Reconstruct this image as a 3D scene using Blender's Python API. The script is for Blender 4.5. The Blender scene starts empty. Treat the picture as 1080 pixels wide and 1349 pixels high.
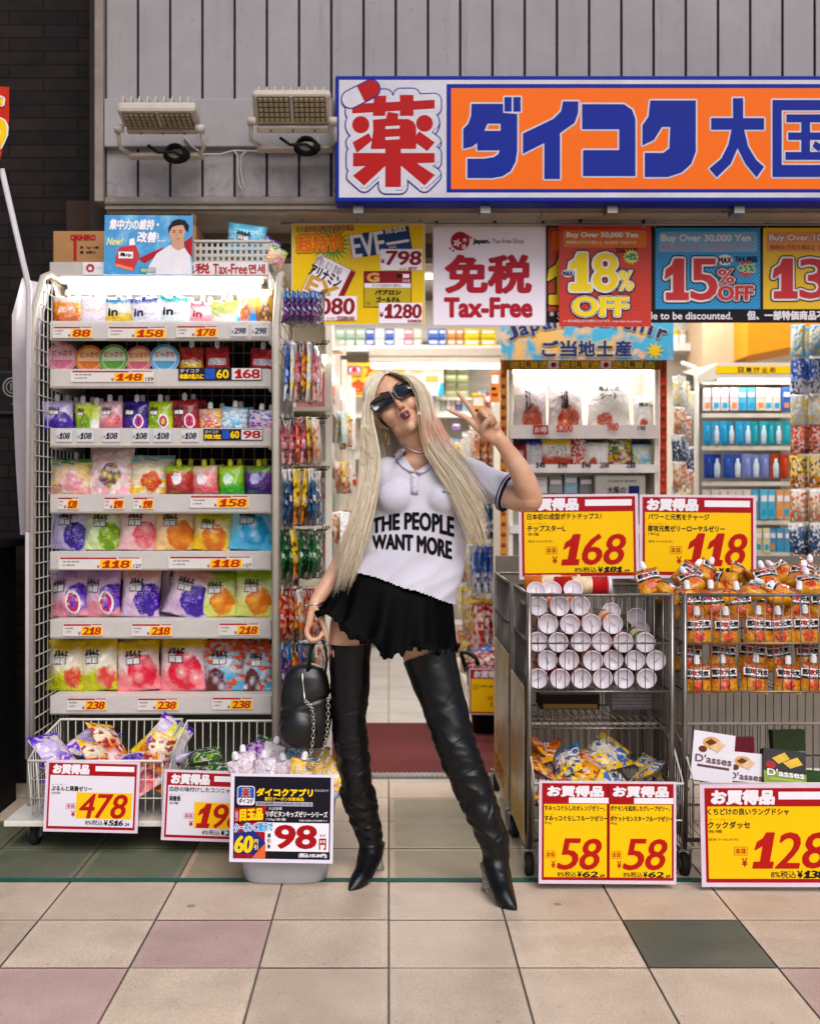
import bpy, bmesh, math, random
import numpy as np
from mathutils import Vector, Matrix, noise, geometry
from mathutils.bvhtree import BVHTree
R = math.radians
SC = bpy.context.scene
COL = SC.collection

# ------------------------------------------------------------------ camera
F, CX, CY, EYE = 1540.0, 512.0, 655.0, 1.25
cam = bpy.data.cameras.new('camera')
cam.sensor_fit = 'HORIZONTAL'; cam.sensor_width = 36
cam.lens = 36 * F / 1080
cam.shift_x = (540 - CX) / 1080
cam.shift_y = (CY - 674.5) / 1080
cam.clip_end = 200
cam.dof.use_dof = True; cam.dof.focus_distance = 3.75; cam.dof.aperture_fstop = 3.4
camo = bpy.data.objects.new('camera', cam); COL.objects.link(camo)
camo.location = (0, 0, EYE); camo.rotation_euler = (R(90), 0, 0)
SC.camera = camo
# ------------------------------------------------------------------ sky, sun, exposure
wd = bpy.data.worlds.new('World'); SC.world = wd; wd.use_nodes = True
wn = wd.node_tree
sky = wn.nodes.new('ShaderNodeTexSky'); sky.sky_type = 'NISHITA'; sky.sun_disc = False
sky.sun_elevation = R(44); sky.sun_rotation = R(164); sky.air_density = 1.0; sky.dust_density = 3.0
wn.links.new(sky.outputs[0], wn.nodes['Background'].inputs[0])
wn.nodes['Background'].inputs[1].default_value = 0.076
sun = bpy.data.lights.new('sun', 'SUN'); sun.energy = 1.75; sun.angle = R(40); sun.color = (1.0, 0.965, 0.95)
suno = bpy.data.objects.new('sun', sun); COL.objects.link(suno)
suno.rotation_euler = Vector((-0.20, 0.69, -0.70)).to_track_quat('-Z', 'Y').to_euler()
SC.view_settings.view_transform = 'Standard'; SC.view_settings.look = 'None'
SC.view_settings.exposure = 0.47; SC.view_settings.gamma = 1
SC.cycles.use_denoising = True
SC.cycles.max_bounces = 6; SC.cycles.diffuse_bounces = 3; SC.cycles.transparent_max_bounces = 12
SC.cycles.sample_clamp_indirect = 4.0

# ------------------------------------------------------------------ helpers
def P(px, py, Y): return Vector(((px - CX) * Y / F, Y, EYE - (py - CY) * Y / F))
def zz(py, Y): return EYE - (py - CY) * Y / F
def xx(px, Y): return (px - CX) * Y / F

_pc = [0]
def lin(h):
    if not isinstance(h, str): return tuple(h)
    h = h.lstrip('#'); c = [int(h[i:i+2], 16) / 255 for i in (0, 2, 4)]
    return tuple((x / 12.92 if x <= .04045 else ((x + .055) / 1.055) ** 2.4) for x in c)

_mc = {}
def M(col, rough=.5, metal=0., spec=.15, var=.10, vs=14., bump=0., bs=60., coat=0., trans=0., emit=0., name=None, alpha=1.):
    key = (col, rough, metal, spec, var, vs, bump, bs, coat, trans, emit, alpha)
    if key in _mc: return _mc[key]
    m = bpy.data.materials.new(name or 'paint'); m.use_nodes = True
    nt = m.node_tree; b = nt.nodes['Principled BSDF']
    c = lin(col)
    b.inputs['Base Color'].default_value = (*c, 1)
    b.inputs['Roughness'].default_value = rough; b.inputs['Metallic'].default_value = metal
    b.inputs['Specular IOR Level'].default_value = spec
    b.inputs['Coat Weight'].default_value = coat; b.inputs['Coat Roughness'].default_value = .12
    b.inputs['Transmission Weight'].default_value = trans
    b.inputs['Alpha'].default_value = alpha
    if emit:
        b.inputs['Emission Color'].default_value = (*c, 1); b.inputs['Emission Strength'].default_value = emit
    if var or bump:
        tc = nt.nodes.new('ShaderNodeTexCoord')
    if var:
        n = nt.nodes.new('ShaderNodeTexNoise'); n.inputs['Scale'].default_value = vs; n.inputs['Detail'].default_value = 5
        n.inputs['Roughness'].default_value = .65
        nt.links.new(tc.outputs['Object'], n.inputs['Vector'])
        mr = nt.nodes.new('ShaderNodeMapRange'); mr.inputs[1].default_value = .3; mr.inputs[2].default_value = .7
        mr.inputs[3].default_value = 1 - var; mr.inputs[4].default_value = 1 + var * .5
        nt.links.new(n.outputs[0], mr.inputs[0])
        mx = nt.nodes.new('ShaderNodeMix'); mx.data_type = 'RGBA'; mx.blend_type = 'MULTIPLY'; mx.inputs[0].default_value = 1
        mx.inputs[6].default_value = (*c, 1); nt.links.new(mr.outputs[0], mx.inputs[7])
        nt.links.new(mx.outputs[2], b.inputs['Base Color'])
        rr = nt.nodes.new('ShaderNodeMapRange'); rr.inputs[3].default_value = rough * .85; rr.inputs[4].default_value = min(1, rough * 1.2)
        nt.links.new(n.outputs[0], rr.inputs[0]); nt.links.new(rr.outputs[0], b.inputs['Roughness'])
    if bump:
        n2 = nt.nodes.new('ShaderNodeTexNoise'); n2.inputs['Scale'].default_value = bs; n2.inputs['Detail'].default_value = 4
        nt.links.new(tc.outputs['Object'], n2.inputs['Vector'])
        bp = nt.nodes.new('ShaderNodeBump'); bp.inputs['Strength'].default_value = bump; bp.inputs['Distance'].default_value = .004
        nt.links.new(n2.outputs[0], bp.inputs['Height']); nt.links.new(bp.outputs[0], b.inputs['Normal'])
    _mc[key] = m
    return m

class NT:
    """tiny node-graph helper"""
    def __init__(s, name):
        s.m = bpy.data.materials.new(name); s.m.use_nodes = True; s.t = s.m.node_tree
        s.b = s.t.nodes['Principled BSDF']
    def n(s, typ, **kw):
        nd = s.t.nodes.new('ShaderNode' + typ)
        for k, v in kw.items(): setattr(nd, k, v)
        return nd
    def put(s, inp, v):
        if isinstance(v, bpy.types.NodeSocket): s.t.links.new(v, inp)
        elif v is not None: inp.default_value = v
    def math(s, op, a, b=None, c=None):
        nd = s.n('Math', operation=op); s.put(nd.inputs[0], a)
        if b is not None: s.put(nd.inputs[1], b)
        if c is not None: s.put(nd.inputs[2], c)
        return nd.outputs[0]
    def mix(s, f, a, b, mode='MIX'):
        nd = s.n('Mix', data_type='RGBA', blend_type=mode); s.put(nd.inputs[0], f)
        s.put(nd.inputs[6], (*a, 1) if isinstance(a, tuple) else a); s.put(nd.inputs[7], (*b, 1) if isinstance(b, tuple) else b)
        return nd.outputs[2]
    def noise(s, vec, scale, detail=3, rough=.55):
        nd = s.n('TexNoise'); nd.inputs['Scale'].default_value = scale; nd.inputs['Detail'].default_value = detail
        nd.inputs['Roughness'].default_value = rough; s.put(nd.inputs['Vector'], vec); return nd.outputs[0]
    def rng(s, v, a, b, c=0., d=1., smooth=False):
        nd = s.n('MapRange'); nd.interpolation_type = 'SMOOTHSTEP' if smooth else 'LINEAR'
        s.put(nd.inputs[0], v)
        for i, q in enumerate((a, b, c, d)): nd.inputs[i + 1].default_value = q
        return nd.outputs[0]
    def bump(s, h, strength, dist=.004):
        nd = s.n('Bump'); nd.inputs['Strength'].default_value = strength; nd.inputs['Distance'].default_value = dist
        s.put(nd.inputs['Height'], h); s.t.links.new(nd.outputs[0], s.b.inputs['Normal'])

# ---------------- text as 2-D triangles, cached
_tc = {}
def glyphs(t, sp=1.0):
    k = (t, sp)
    if k in _tc: return _tc[k]
    c = bpy.data.curves.new('t', 'FONT'); c.body = t; c.space_character = sp; c.resolution_u = 3
    o = bpy.data.objects.new('t', c); COL.objects.link(o)
    dg = bpy.context.evaluated_depsgraph_get()
    me = bpy.data.meshes.new_from_object(o.evaluated_get(dg), depsgraph=dg)
    v = np.zeros(len(me.vertices) * 3); me.vertices.foreach_get('co', v); v = v.reshape(-1, 3)[:, :2].copy()
    me.calc_loop_triangles()
    f = np.zeros(len(me.loop_triangles) * 3, int); me.loop_triangles.foreach_get('vertices', f); f = f.reshape(-1, 3).copy()
    bpy.data.objects.remove(o); bpy.data.curves.remove(c); bpy.data.meshes.remove(me)
    if len(f):
        a, b_, c_ = v[f[:, 0]], v[f[:, 1]], v[f[:, 2]]
        ar = (b_[:, 0]-a[:, 0])*(c_[:, 1]-a[:, 1]) - (b_[:, 1]-a[:, 1])*(c_[:, 0]-a[:, 0])
        fl = ar < 0; f[fl] = f[fl][:, ::-1]
    _tc[k] = (v, f)
    return v, f
ONE = [(.02, .52), (.06, .74), (.24, .84), (.32, 1.0), (.56, 1.0), (.56, .17), (.70, .17), (.70, 0), (.06, 0), (.06, .17), (.28, .17), (.28, .66)]
def digit_glyphs(t):
    """price digits: the font's own, with a flagged and footed 1; every glyph one unit tall"""
    k = ('d', t)
    if k in _tc: return _tc[k]
    V, FF, x, n = [], [], 0., 0
    for ch in t:
        if ch == '1':
            v = np.array(ONE); tr = geometry.tessellate_polygon([[Vector((a, b, 0)) for a, b in ONE]]); f = np.array(tr)
            a, b_, c_ = v[f[:, 0]], v[f[:, 1]], v[f[:, 2]]
            ar = (b_[:, 0]-a[:, 0])*(c_[:, 1]-a[:, 1]) - (b_[:, 1]-a[:, 1])*(c_[:, 0]-a[:, 0]); f[ar < 0] = f[ar < 0][:, ::-1]
            w = .72
        else:
            v, f = glyphs(ch); v = v.copy(); lo, hi = v.min(0), v.max(0)
            v = (v - lo) / (hi[1] - lo[1] if ch not in '.,' else 1); w = v[:, 0].max()
            if ch not in '.,%':
                v[:, 0] *= .78 / w; w = .78
        V.append(v + np.array([x, 0])); FF.append(f + n); n += len(v); x += w + .10
    _tc[k] = (np.vstack(V), np.vstack(FF))
    return _tc[k]

class MB:
    def __init__(s): s.v, s.f, s.m, s.mats, s.uv, s.nv, s.sm = [], [], [], [], [], 0, []
    def mi(s, m):
        if m not in s.mats: s.mats.append(m)
        return s.mats.index(m)
    def add(s, v, f, m, uv=None, smooth=False):
        v = np.asarray(v, float).reshape(-1, 3); i = s.mi(m)
        s.v.append(v); s.uv.append(np.zeros((len(v), 2)) if uv is None else np.asarray(uv, float))
        for q in f: s.f.append(tuple(int(a) + s.nv for a in q))
        s.m += [i] * len(f); s.sm += [smooth] * len(f); s.nv += len(v)
    def box(s, x0, x1, y0, y1, z0, z1, m, bev=0.):
        if bev:
            bm = bmesh.new(); bmesh.ops.create_cube(bm, size=1)
            for q in bm.verts: q.co = Vector(((x0+x1)/2 + q.co.x*(x1-x0), (y0+y1)/2 + q.co.y*(y1-y0), (z0+z1)/2 + q.co.z*(z1-z0)))
            bmesh.ops.bevel(bm, geom=bm.edges[:], offset=bev, segments=2, affect='EDGES', profile=.5)
            bm.verts.index_update()
            s.add([q.co[:] for q in bm.verts], [[q.index for q in f.verts] for f in bm.faces], m); bm.free(); return
        v = [(x, y, z) for x in (x0, x1) for y in (y0, y1) for z in (z0, z1)]
        s.add(v, [(0, 1, 3, 2), (4, 6, 7, 5), (0, 4, 5, 1), (2, 3, 7, 6), (0, 2, 6, 4), (1, 5, 7, 3)], m)
    def quad(s, a, b, c, d, m, uv=None): s.add([a, b, c, d], [(0, 1, 2, 3)], m, uv)
    def tube(s, pts, r, m, n=6, closed=False, flat=1.0, smooth=True):
        pts = [Vector(p) for p in pts]; L = len(pts); rs = r if hasattr(r, '__len__') else [r] * L
        V = []; nrm = None
        for i, p in enumerate(pts):
            a = pts[(i - 1) % L] if (closed or i > 0) else p
            b = pts[(i + 1) % L] if (closed or i < L - 1) else p
            t = (b - a).normalized() if (b - a).length > 1e-9 else Vector((0, 0, 1))
            if nrm is None:
                nrm = t.orthogonal().normalized()
            nrm = (nrm - t * nrm.dot(t))
            nrm = nrm.normalized() if nrm.length > 1e-6 else t.orthogonal().normalized()
            bi = t.cross(nrm)
            for k in range(n):
                a_ = 2 * math.pi * k / n
                V.append(p + nrm * (math.cos(a_) * rs[i]) + bi * (math.sin(a_) * rs[i] * flat))
        fs = []
        for i in range(L if closed else L - 1):
            j = (i + 1) % L
            for k in range(n): fs.append((i*n + k, i*n + (k+1) % n, j*n + (k+1) % n, j*n + k))
        if not closed:
            fs.append(tuple(range(n - 1, -1, -1))); fs.append(tuple((L - 1) * n + k for k in range(n)))
        s.add([v[:] for v in V], fs, m, smooth=smooth)
    def loft(s, rings, m, caps=True, smooth=True, uv=None):
        n = len(rings[0]); V = [tuple(p) for r in rings for p in r]; fs = []
        for i in range(len(rings) - 1):
            for k in range(n): fs.append((i*n + k, i*n + (k+1) % n, (i+1)*n + (k+1) % n, (i+1)*n + k))
        if caps: fs.append(tuple(range(n - 1, -1, -1))); fs.append(tuple((len(rings) - 1) * n + k for k in range(n)))
        s.add(V, fs, m, uv, smooth)
    def lathe(s, prof, m, n=20, mat=None, smooth=True, caps=True):
        mat = mat or Matrix()
        s.loft([[(mat @ Vector((r * math.cos(2*math.pi*k/n), r * math.sin(2*math.pi*k/n), z)))[:] for k in range(n)] for r, z in prof], m, caps, smooth)
    def ball(s, c, rad, m, n=12, rot=None):
        rx, ry, rz = rad if hasattr(rad, '__len__') else (rad,) * 3
        rings = []
        for i in range(n // 2 + 1):
            a = math.pi * i / (n // 2); a = min(max(a, .06), math.pi - .06)
            ring = []
            for k in range(n):
                q = Vector((rx * math.sin(a) * math.cos(2*math.pi*k/n), ry * math.sin(a) * math.sin(2*math.pi*k/n), -rz * math.cos(a)))
                if rot: q = rot @ q
                ring.append((Vector(c) + q)[:])
            rings.append(ring)
        s.loft(rings, m)
    def poly(s, loops, fn, m):
        """flat polygon with holes; fn maps 2-D to 3-D"""
        if not hasattr(loops[0][0], '__len__'): loops = [loops]
        tr = geometry.tessellate_polygon([[Vector((a, b, 0)) for a, b in l] for l in loops])
        pts = [p for l in loops for p in l]; fs = []
        for t in tr:
            (ax, ay), (bx, by), (cx, cy) = (pts[i] for i in t)
            fs.append(t if (bx-ax)*(cy-ay) - (by-ay)*(cx-ax) > 0 else t[::-1])
        s.add([fn(a, b) for a, b in pts], fs, m)
    def build(s, name, parent=None, loc=None, rot=None, smooth=None):
        me = bpy.data.meshes.new(name)
        V = np.vstack(s.v) if s.v else np.zeros((0, 3))
        me.from_pydata(V.tolist(), [], s.f)
        for m in s.mats: me.materials.append(m)
        me.polygons.foreach_set('material_index', s.m)
        me.polygons.foreach_set('use_smooth', s.sm if smooth is None else [smooth] * len(s.f))
        UV = np.vstack(s.uv)
        if UV.any():
            l = me.uv_layers.new(name='UVMap'); idx = np.zeros(len(me.loops), int); me.loops.foreach_get('vertex_index', idx)
            l.data.foreach_set('uv', UV[idx].ravel())
        me.update()
        o = bpy.data.objects.new(name, me); COL.objects.link(o)
        if parent is not None: o.parent = parent
        if loc is not None: o.location = loc
        if rot is not None: o.rotation_euler = rot
        return o

def tag(o, label=None, cat=None, group=None, kind=None):
    if label: o['label'] = label
    if cat: o['category'] = cat
    if group: o['group'] = group
    if kind: o['kind'] = kind
    return o
def empty(name, loc, label, cat, group=None, rot=None):
    o = bpy.data.objects.new(name, None); COL.objects.link(o); o.location = loc; o.empty_display_size = .1
    if rot: o.rotation_euler = rot
    return tag(o, label, cat, group)
ORD = ['first', 'second', 'third', 'fourth', 'fifth', 'sixth', 'seventh', 'eighth', 'ninth', 'tenth', 'eleventh', 'twelfth', 'thirteenth', 'fourteenth', 'fifteenth', 'sixteenth', 'seventeenth', 'eighteenth', 'nineteenth', 'twentieth']

class Panel:
    """flat printed board; its drawing is laid out in photo pixels and becomes metres on the board (front face towards -y)"""
    def __init__(s, x0, y0, x1, y1, Y, thick=.006):
        s.x0, s.y0, s.x1, s.y1, s.Y, s.k = x0, y0, x1, y1, Y, Y / F
        s.cx, s.b, s.mb, s.t, s.L = (x0 + x1) / 2, y1, MB(), thick, 0
    def w(s, px, py, lay): return ((px - s.cx) * s.k, -s.t / 2 - .0006 * lay, (s.b - py) * s.k)
    def back(s, m, bev=0.0):
        a, b = s.w(s.x0, s.y1, 0), s.w(s.x1, s.y0, 0)
        s.mb.box(a[0], b[0], -s.t / 2, s.t / 2, a[2], b[2], m, bev)
    def rect(s, x0, y0, x1, y1, m, lay=1):
        s.mb.quad(s.w(x0, y1, lay), s.w(x1, y1, lay), s.w(x1, y0, lay), s.w(x0, y0, lay), m)
    def frame(s, x0, y0, x1, y1, t, m, lay=1):
        s.rect(x0, y0, x1, y0 + t, m, lay); s.rect(x0, y1 - t, x1, y1, m, lay); s.rect(x0, y0 + t, x0 + t, y1 - t, m, lay); s.rect(x1 - t, y0 + t, x1, y1 - t, m, lay)
    def poly(s, pts, m, lay=1):
        if not hasattr(pts[0][0], '__len__'): pts = [pts]
        s.mb.poly([[(x, -y) for x, y in l] for l in pts], lambda x, y: s.w(x, -y, lay), m)
    def disc(s, x, y, r, m, lay=1, ry=None, n=24):
        s.poly([(x + r * math.cos(2*math.pi*k/n), y + (ry or r) * math.sin(2*math.pi*k/n)) for k in range(n)], m, lay)
    def star(s, x, y, r0, r1, n, m, lay=1):
        s.poly([(x + (r0 if k % 2 else r1) * math.cos(math.pi*k/n), y + (r0 if k % 2 else r1) * math.sin(math.pi*k/n)) for k in range(2 * n)], m, lay)
    def rrect(s, x0, y0, x1, y1, r, m, lay=1):
        p = []
        for cx, cy, a in ((x1-r, y1-r, 0), (x0+r, y1-r, 90), (x0+r, y0+r, 180), (x1-r, y0+r, 270)):
            p += [(cx + r*math.cos(R(a+q)), cy + r*math.sin(R(a+q))) for q in (0, 30, 60, 90)]
        s.poly(p, m, lay)
    def text(s, t, x0, y0, x1, y1, m, lay=2, bold=0., boldz=None, shear=0., digits=False, sp=1., rot=0., outline=None):
        """the string fitted into a pixel box; bold spreads it by that many pixels; outline = [(px, material), ...] from outside in"""
        v, f = digit_glyphs(t) if digits else glyphs(t, sp)
        if not len(f): return
        lo, hi = v.min(0), v.max(0); q = (v - lo) / (hi - lo)
        W, Hh = x1 - x0, y1 - y0
        sh = shear * Hh
        X = x0 + q[:, 0] * (W - sh) + q[:, 1] * sh; Yp = y1 - q[:, 1] * Hh
        if rot:
            c, sn = math.cos(R(rot)), math.sin(R(rot)); mx, my = (x0+x1)/2, (y0+y1)/2
            X, Yp = mx + (X-mx)*c + (Yp-my)*sn, my - (X-mx)*sn + (Yp-my)*c
        for e, mm in (outline or []) :
            s._lay(X, Yp, f, e + bold, e + (bold if boldz is None else boldz), mm, lay); lay += 1
        s._lay(X, Yp, f, bold, bold if boldz is None else boldz, m, lay)
    def _lay(s, X, Yp, f, bx, bz, m, lay):
        if bx <= 0: offs = [(0, 0)]
        else:
            n = 8 if bx < 1.2 else (16 if bx < 4 else 40)
            offs = [(bx * math.cos(2*math.pi*k/n), bz * math.sin(2*math.pi*k/n)) for k in range(n)]
            if bx > 1.2: offs += [(.55*bx * math.cos(2*math.pi*k/6), .55*bz * math.sin(2*math.pi*k/6)) for k in range(6)]
        for j, (dx, dz) in enumerate(offs):
            V = np.stack([(X + dx - s.cx) * s.k, np.full(len(X), -s.t/2 - .0006*lay - .00002*j), (s.b - Yp - dz) * s.k], 1)
            s.mb.add(V, f, m)
    def obj(s, name, parent=None, label=None, cat=None, group=None, rot=None, loc=None):
        o = s.mb.build(name, parent, loc if loc is not None else P(s.cx, s.b, s.Y), rot)
        return tag(o, label, cat, group)

# common paints
WHITE = M('#e6e4e4', .45, var=.06); PAPER = M('#e8e3ea', .42, var=.04, vs=6); BLACK = M('#0b0b0d', .5); INK = M('#14131a', .5)
RED = M('#a00a14', .42, var=.06); DRED = M('#8c101a', .42, var=.06); YEL = M('#f5c800', .42, var=.05, vs=7); NAVY = M('#08185e', .35, var=.08)
ORANGE = M('#ee6a10', .4, var=.06, vs=5); CYAN = M('#1f9fd0', .4, var=.08); GREEN = M('#3d9a3a', .45); PINK = M('#e58aa0', .45); GREY = M('#8b8a8c', .5)
DARK = M('#17151b', .6); STEEL = M('#9b9692', .32, metal=.9, var=.15, vs=30); CHROME = M('#b9b8b8', .2, metal=1.); CREAM = M('#cfc6b4', .45, var=.12, vs=9)
WIRE = M('#d8d4cc', .4, spec=.5, var=.08); BLUE = M('#1d4fb0', .4); TEAL = M('#12847f', .45); LAV = M('#cfc3e0', .4)
# ================================================================== ground, walls, fascia
def tile_mat(name, base, inner, spots):
    g = NT(name); tc = g.n('TexCoord'); sep = g.n('SeparateXYZ'); g.t.links.new(tc.outputs['Object'], sep.inputs[0])
    fx = g.math('PINGPONG', g.math('MULTIPLY', sep.outputs[0], 1 / .343), .5)
    fy = g.math('PINGPONG', g.math('MULTIPLY', g.math('SUBTRACT', sep.outputs[1], 3.789), 1 / .35), .5)
    mn = g.math('MINIMUM', fx, fy)
    n1 = g.noise(tc.outputs['Object'], 5.5, 4, .6); n2 = g.noise(tc.outputs['Object'], 240, 2, .7); n3 = g.noise(tc.outputs['Object'], 26, 4, .7)
    inset = g.rng(g.math('ADD', mn, g.math('MULTIPLY', n3, .05)), .075, .10)
    dia = g.rng(g.math('ADD', g.math('ADD', fx, fy), g.math('MULTIPLY', n3, .06)), .56, .59)
    c = g.mix(g.math('MULTIPLY', inset, .85 if spots else .35), lin(base), lin(inner))
    c = g.mix(g.math('MULTIPLY', dia, .18), c, lin(base))
    c = g.mix(1., c, g.mix(g.rng(n2, .35, .68), (.68, .66, .64), (1.10, 1.09, 1.08)), 'MULTIPLY')
    c = g.mix(1., c, g.mix(g.rng(n1, .3, .7), (.86, .84, .82), (1.06, 1.05, 1.04)), 'MULTIPLY')
    cb = g.n('CombineXYZ'); g.put(cb.inputs[0], g.math('FLOOR', g.math('MULTIPLY', sep.outputs[0], 1 / .343))); g.put(cb.inputs[1], g.math('FLOOR', g.math('MULTIPLY', g.math('SUBTRACT', sep.outputs[1], 3.789), 1 / .35)))
    wn_ = g.n('TexWhiteNoise'); g.t.links.new(cb.outputs[0], wn_.inputs['Vector']); c = g.mix(1., c, g.mix(wn_.outputs[0], (.86, .85, .85), (1.06, 1.05, 1.03)), 'MULTIPLY')
    ed = g.rng(g.math('ADD', mn, g.math('MULTIPLY', n3, .03)), .004, .028, .30, 0); c = g.mix(ed, c, (.16, .13, .11))
    n5 = g.noise(tc.outputs['Object'], 1.7, 6, .75); c = g.mix(g.rng(n5, .52, .72, 0, .32), c, (.20, .165, .135))
    gum = g.n('TexVoronoi'); gum.inputs['Scale'].default_value = 2.6; g.t.links.new(tc.outputs['Object'], gum.inputs['Vector']); c = g.mix(g.rng(gum.outputs['Distance'], .030, .042, .55, 0), c, (.07, .06, .055))
    st = g.noise(tc.outputs['Object'], 38, 2, .5)
    c = g.mix(g.rng(st, .70, .76, 0, .35), c, (.09, .075, .065))
    g.put(g.b.inputs['Base Color'], c)
    g.put(g.b.inputs['Roughness'], g.rng(n1, .3, .7, .42, .62)); g.b.inputs['Specular IOR Level'].default_value = .35
    g.bump(n2, .12, .002)
    return g.m
TB = tile_mat('tile_beige', '#dfcebb', '#d1bda9', 0); TP = tile_mat('tile_pink', '#cdb2ab', '#c0a49f', 0)
TG = tile_mat('tile_green', '#59625a', '#4f5952', 0); TGB = tile_mat('tile_green_inlay', '#c8b194', '#97947c', 1); TGD = tile_mat('tile_moss', '#7f7f6a', '#626d5a', 1)
GROUT = M('#6d635a', .9, var=.25, vs=8)
mb = MB(); rng = random.Random(5)
mb.quad((-30, -20, 0), (30, -20, 0), (30, 40, 0), (-30, 40, 0), GROUT)
spec = {(-2, -2): TP, (-3, -3): TP, (2, -2): TG, (3, -3): TP, (-5, -2): TB, (-4, -1): TB, (-1, -5): TP, (4, -4): TG}
for j in range(-9, 4):
    for i in range(-13, 13):
        m = spec.get((i, j), TB)
        if (i, j) not in spec:
            if j in (0, 1) and i <= -3: m = TGD
            elif j in (0, 1, 2) and i in (0, 1, -2): m = TGB
            elif j <= -4 and rng.random() < .12: m = TP
        x0, x1, y0, y1 = i * .343 + .003, (i + 1) * .343 - .003, 3.789 + j * .35 + .003, 3.789 + (j + 1) * .35 - .003
        dz = .004 + rng.random() * .0012
        mb.quad((x0, y0, dz), (x1, y0, dz), (x1, y1, dz), (x0, y1, dz), m)
g = tag(mb.build('arcade_pavement'), kind='structure')
mb = MB(); tl = M('#1c5b4e', .6, var=.35, vs=25)
mb.quad((-4, 3.772, .0075), (1.06, 3.776, .0075), (1.06, 3.814, .0075), (-4, 3.808, .0075), tl)
tag(mb.build('painted_line'), kind='structure')
# shop floor and door threshold
def shop_floor_mat():
    g = NT('shop_floor_tiles'); tc = g.n('TexCoord')
    br = g.n('TexBrick'); br.offset = 0; g.t.links.new(tc.outputs['Object'], br.inputs['Vector'])
    br.inputs['Scale'].default_value = 1; br.inputs['Brick Width'].default_value = .45; br.inputs['Row Height'].default_value = .45; br.inputs['Mortar Size'].default_value = .003
    br.inputs['Color1'].default_value = (*lin('#ded8d4'), 1); br.inputs['Color2'].default_value = (*lin('#d6cfca'), 1); br.inputs['Mortar'].default_value = (*lin('#8e8270'), 1)
    c = g.mix(1., br.outputs[0], g.mix(g.rng(g.noise(tc.outputs['Object'], 4, 4), .3, .7), (.88, .87, .85), (1.05, 1.05, 1.05)), 'MULTIPLY')
    g.put(g.b.inputs['Base Color'], c); g.b.inputs['Roughness'].default_value = .22; return g.m
mb = MB(); mb.quad((-5, 5.12, .006), (6, 5.12, .006), (6, 14, .006), (-5, 14, .006), shop_floor_mat()); tag(mb.build('shop_floor'), kind='structure')
# door mat with metal frame
e = empty('door_mat', (0.09, 5.75, .006), 'dark red ribbed entrance mat with metal edge on shop threshold', 'mat')
gm = NT('mat_pile'); tc = gm.n('TexCoord'); w = gm.n('TexWave'); w.bands_direction = 'X'; w.inputs['Scale'].default_value = 40; w.inputs['Distortion'].default_value = .6
gm.t.links.new(tc.outputs['Object'], w.inputs[0])
nz = gm.noise(tc.outputs['Object'], 220, 2); gm.put(gm.b.inputs['Base Color'], gm.mix(gm.rng(nz, .3, .7), lin('#3c0c0b'), lin('#74211d'))); gm.b.inputs['Roughness'].default_value = .95
gm.bump(nz, .8, .01)
mb = MB(); mb.box(-.62, .62, -.52, .62, 0, .014, gm.m); mb.build('pile', e)
mb = MB(); al = M('#8f8a84', .4, metal=.7, var=.2)
mb.box(-.66, .66, -.60, -.525, 0, .012, al)
for k in range(60):
    x = -.65 + k * .022; mb.box(x, x + .008, -.595, -.53, .0125, .016, al)
mb.box(-.66, -.625, -.52, .62, 0, .015, al); mb.box(.625, .66, -.52, .62, 0, .015, al); mb.build('metal_edge', e)

# neighbour's dark brick wall
gb = NT('dark_brick'); tc = gb.n('TexCoord'); mp = gb.n('Mapping'); mp.inputs['Rotation'].default_value = (R(90), 0, 0); gb.t.links.new(tc.outputs['Object'], mp.inputs[0])
br = gb.n('TexBrick'); gb.t.links.new(mp.outputs[0], br.inputs['Vector']); br.inputs['Scale'].default_value = 1
br.inputs['Brick Width'].default_value = .30; br.inputs['Row Height'].default_value = .058; br.inputs['Mortar Size'].default_value = .004
br.inputs['Color1'].default_value = (*lin('#231b1a'), 1); br.inputs['Color2'].default_value = (*lin('#1a1516'), 1); br.inputs['Mortar'].default_value = (*lin('#0c0a0b'), 1)
gb.put(gb.b.inputs['Base Color'], gb.mix(1., br.outputs[0], gb.mix(gb.rng(gb.noise(tc.outputs['Object'], 9, 4), .3, .7), (.6, .6, .6), (1.25, 1.2, 1.15)), 'MULTIPLY'))
gb.b.inputs['Roughness'].default_value = .75; gb.b.inputs['Specular IOR Level'].default_value = .15; gb.bump(br.outputs[1], -.6, .006)
mb = MB(); mb.box(-6, -1.16, 5.08, 5.4, 0, 5, gb.m)
tag(mb.build('brick_wall', loc=(0, 0, 0)), 'very dark brown brick wall of neighbouring building beside the shop', 'wall')
# plaque TA
pn = Panel(-14, 487, 38, 546, 5.07, .012); pn.back(M('#171416', .5)); pn.frame(-12, 489, 36, 544, 2, M('#3a3434', .5))
gl = M('#8c857f', .4); pn.disc(17, 510, 13, gl, 1); pn.disc(17, 510, 11.3, DARK, 2); pn.disc(17, 510, 8.5, gl, 3); pn.disc(17, 510, 7.2, DARK, 4); pn.rect(14.5, 505, 16, 515, gl, 5); pn.rect(18, 505, 19.5, 515, gl, 5)
pn.text('TA', 17, 531, 36, 542, gl, 2, .4)
pn.obj('wall_plaque', None, 'small dark plaque with a round emblem and letters TA on brick wall', 'sign')

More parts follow.
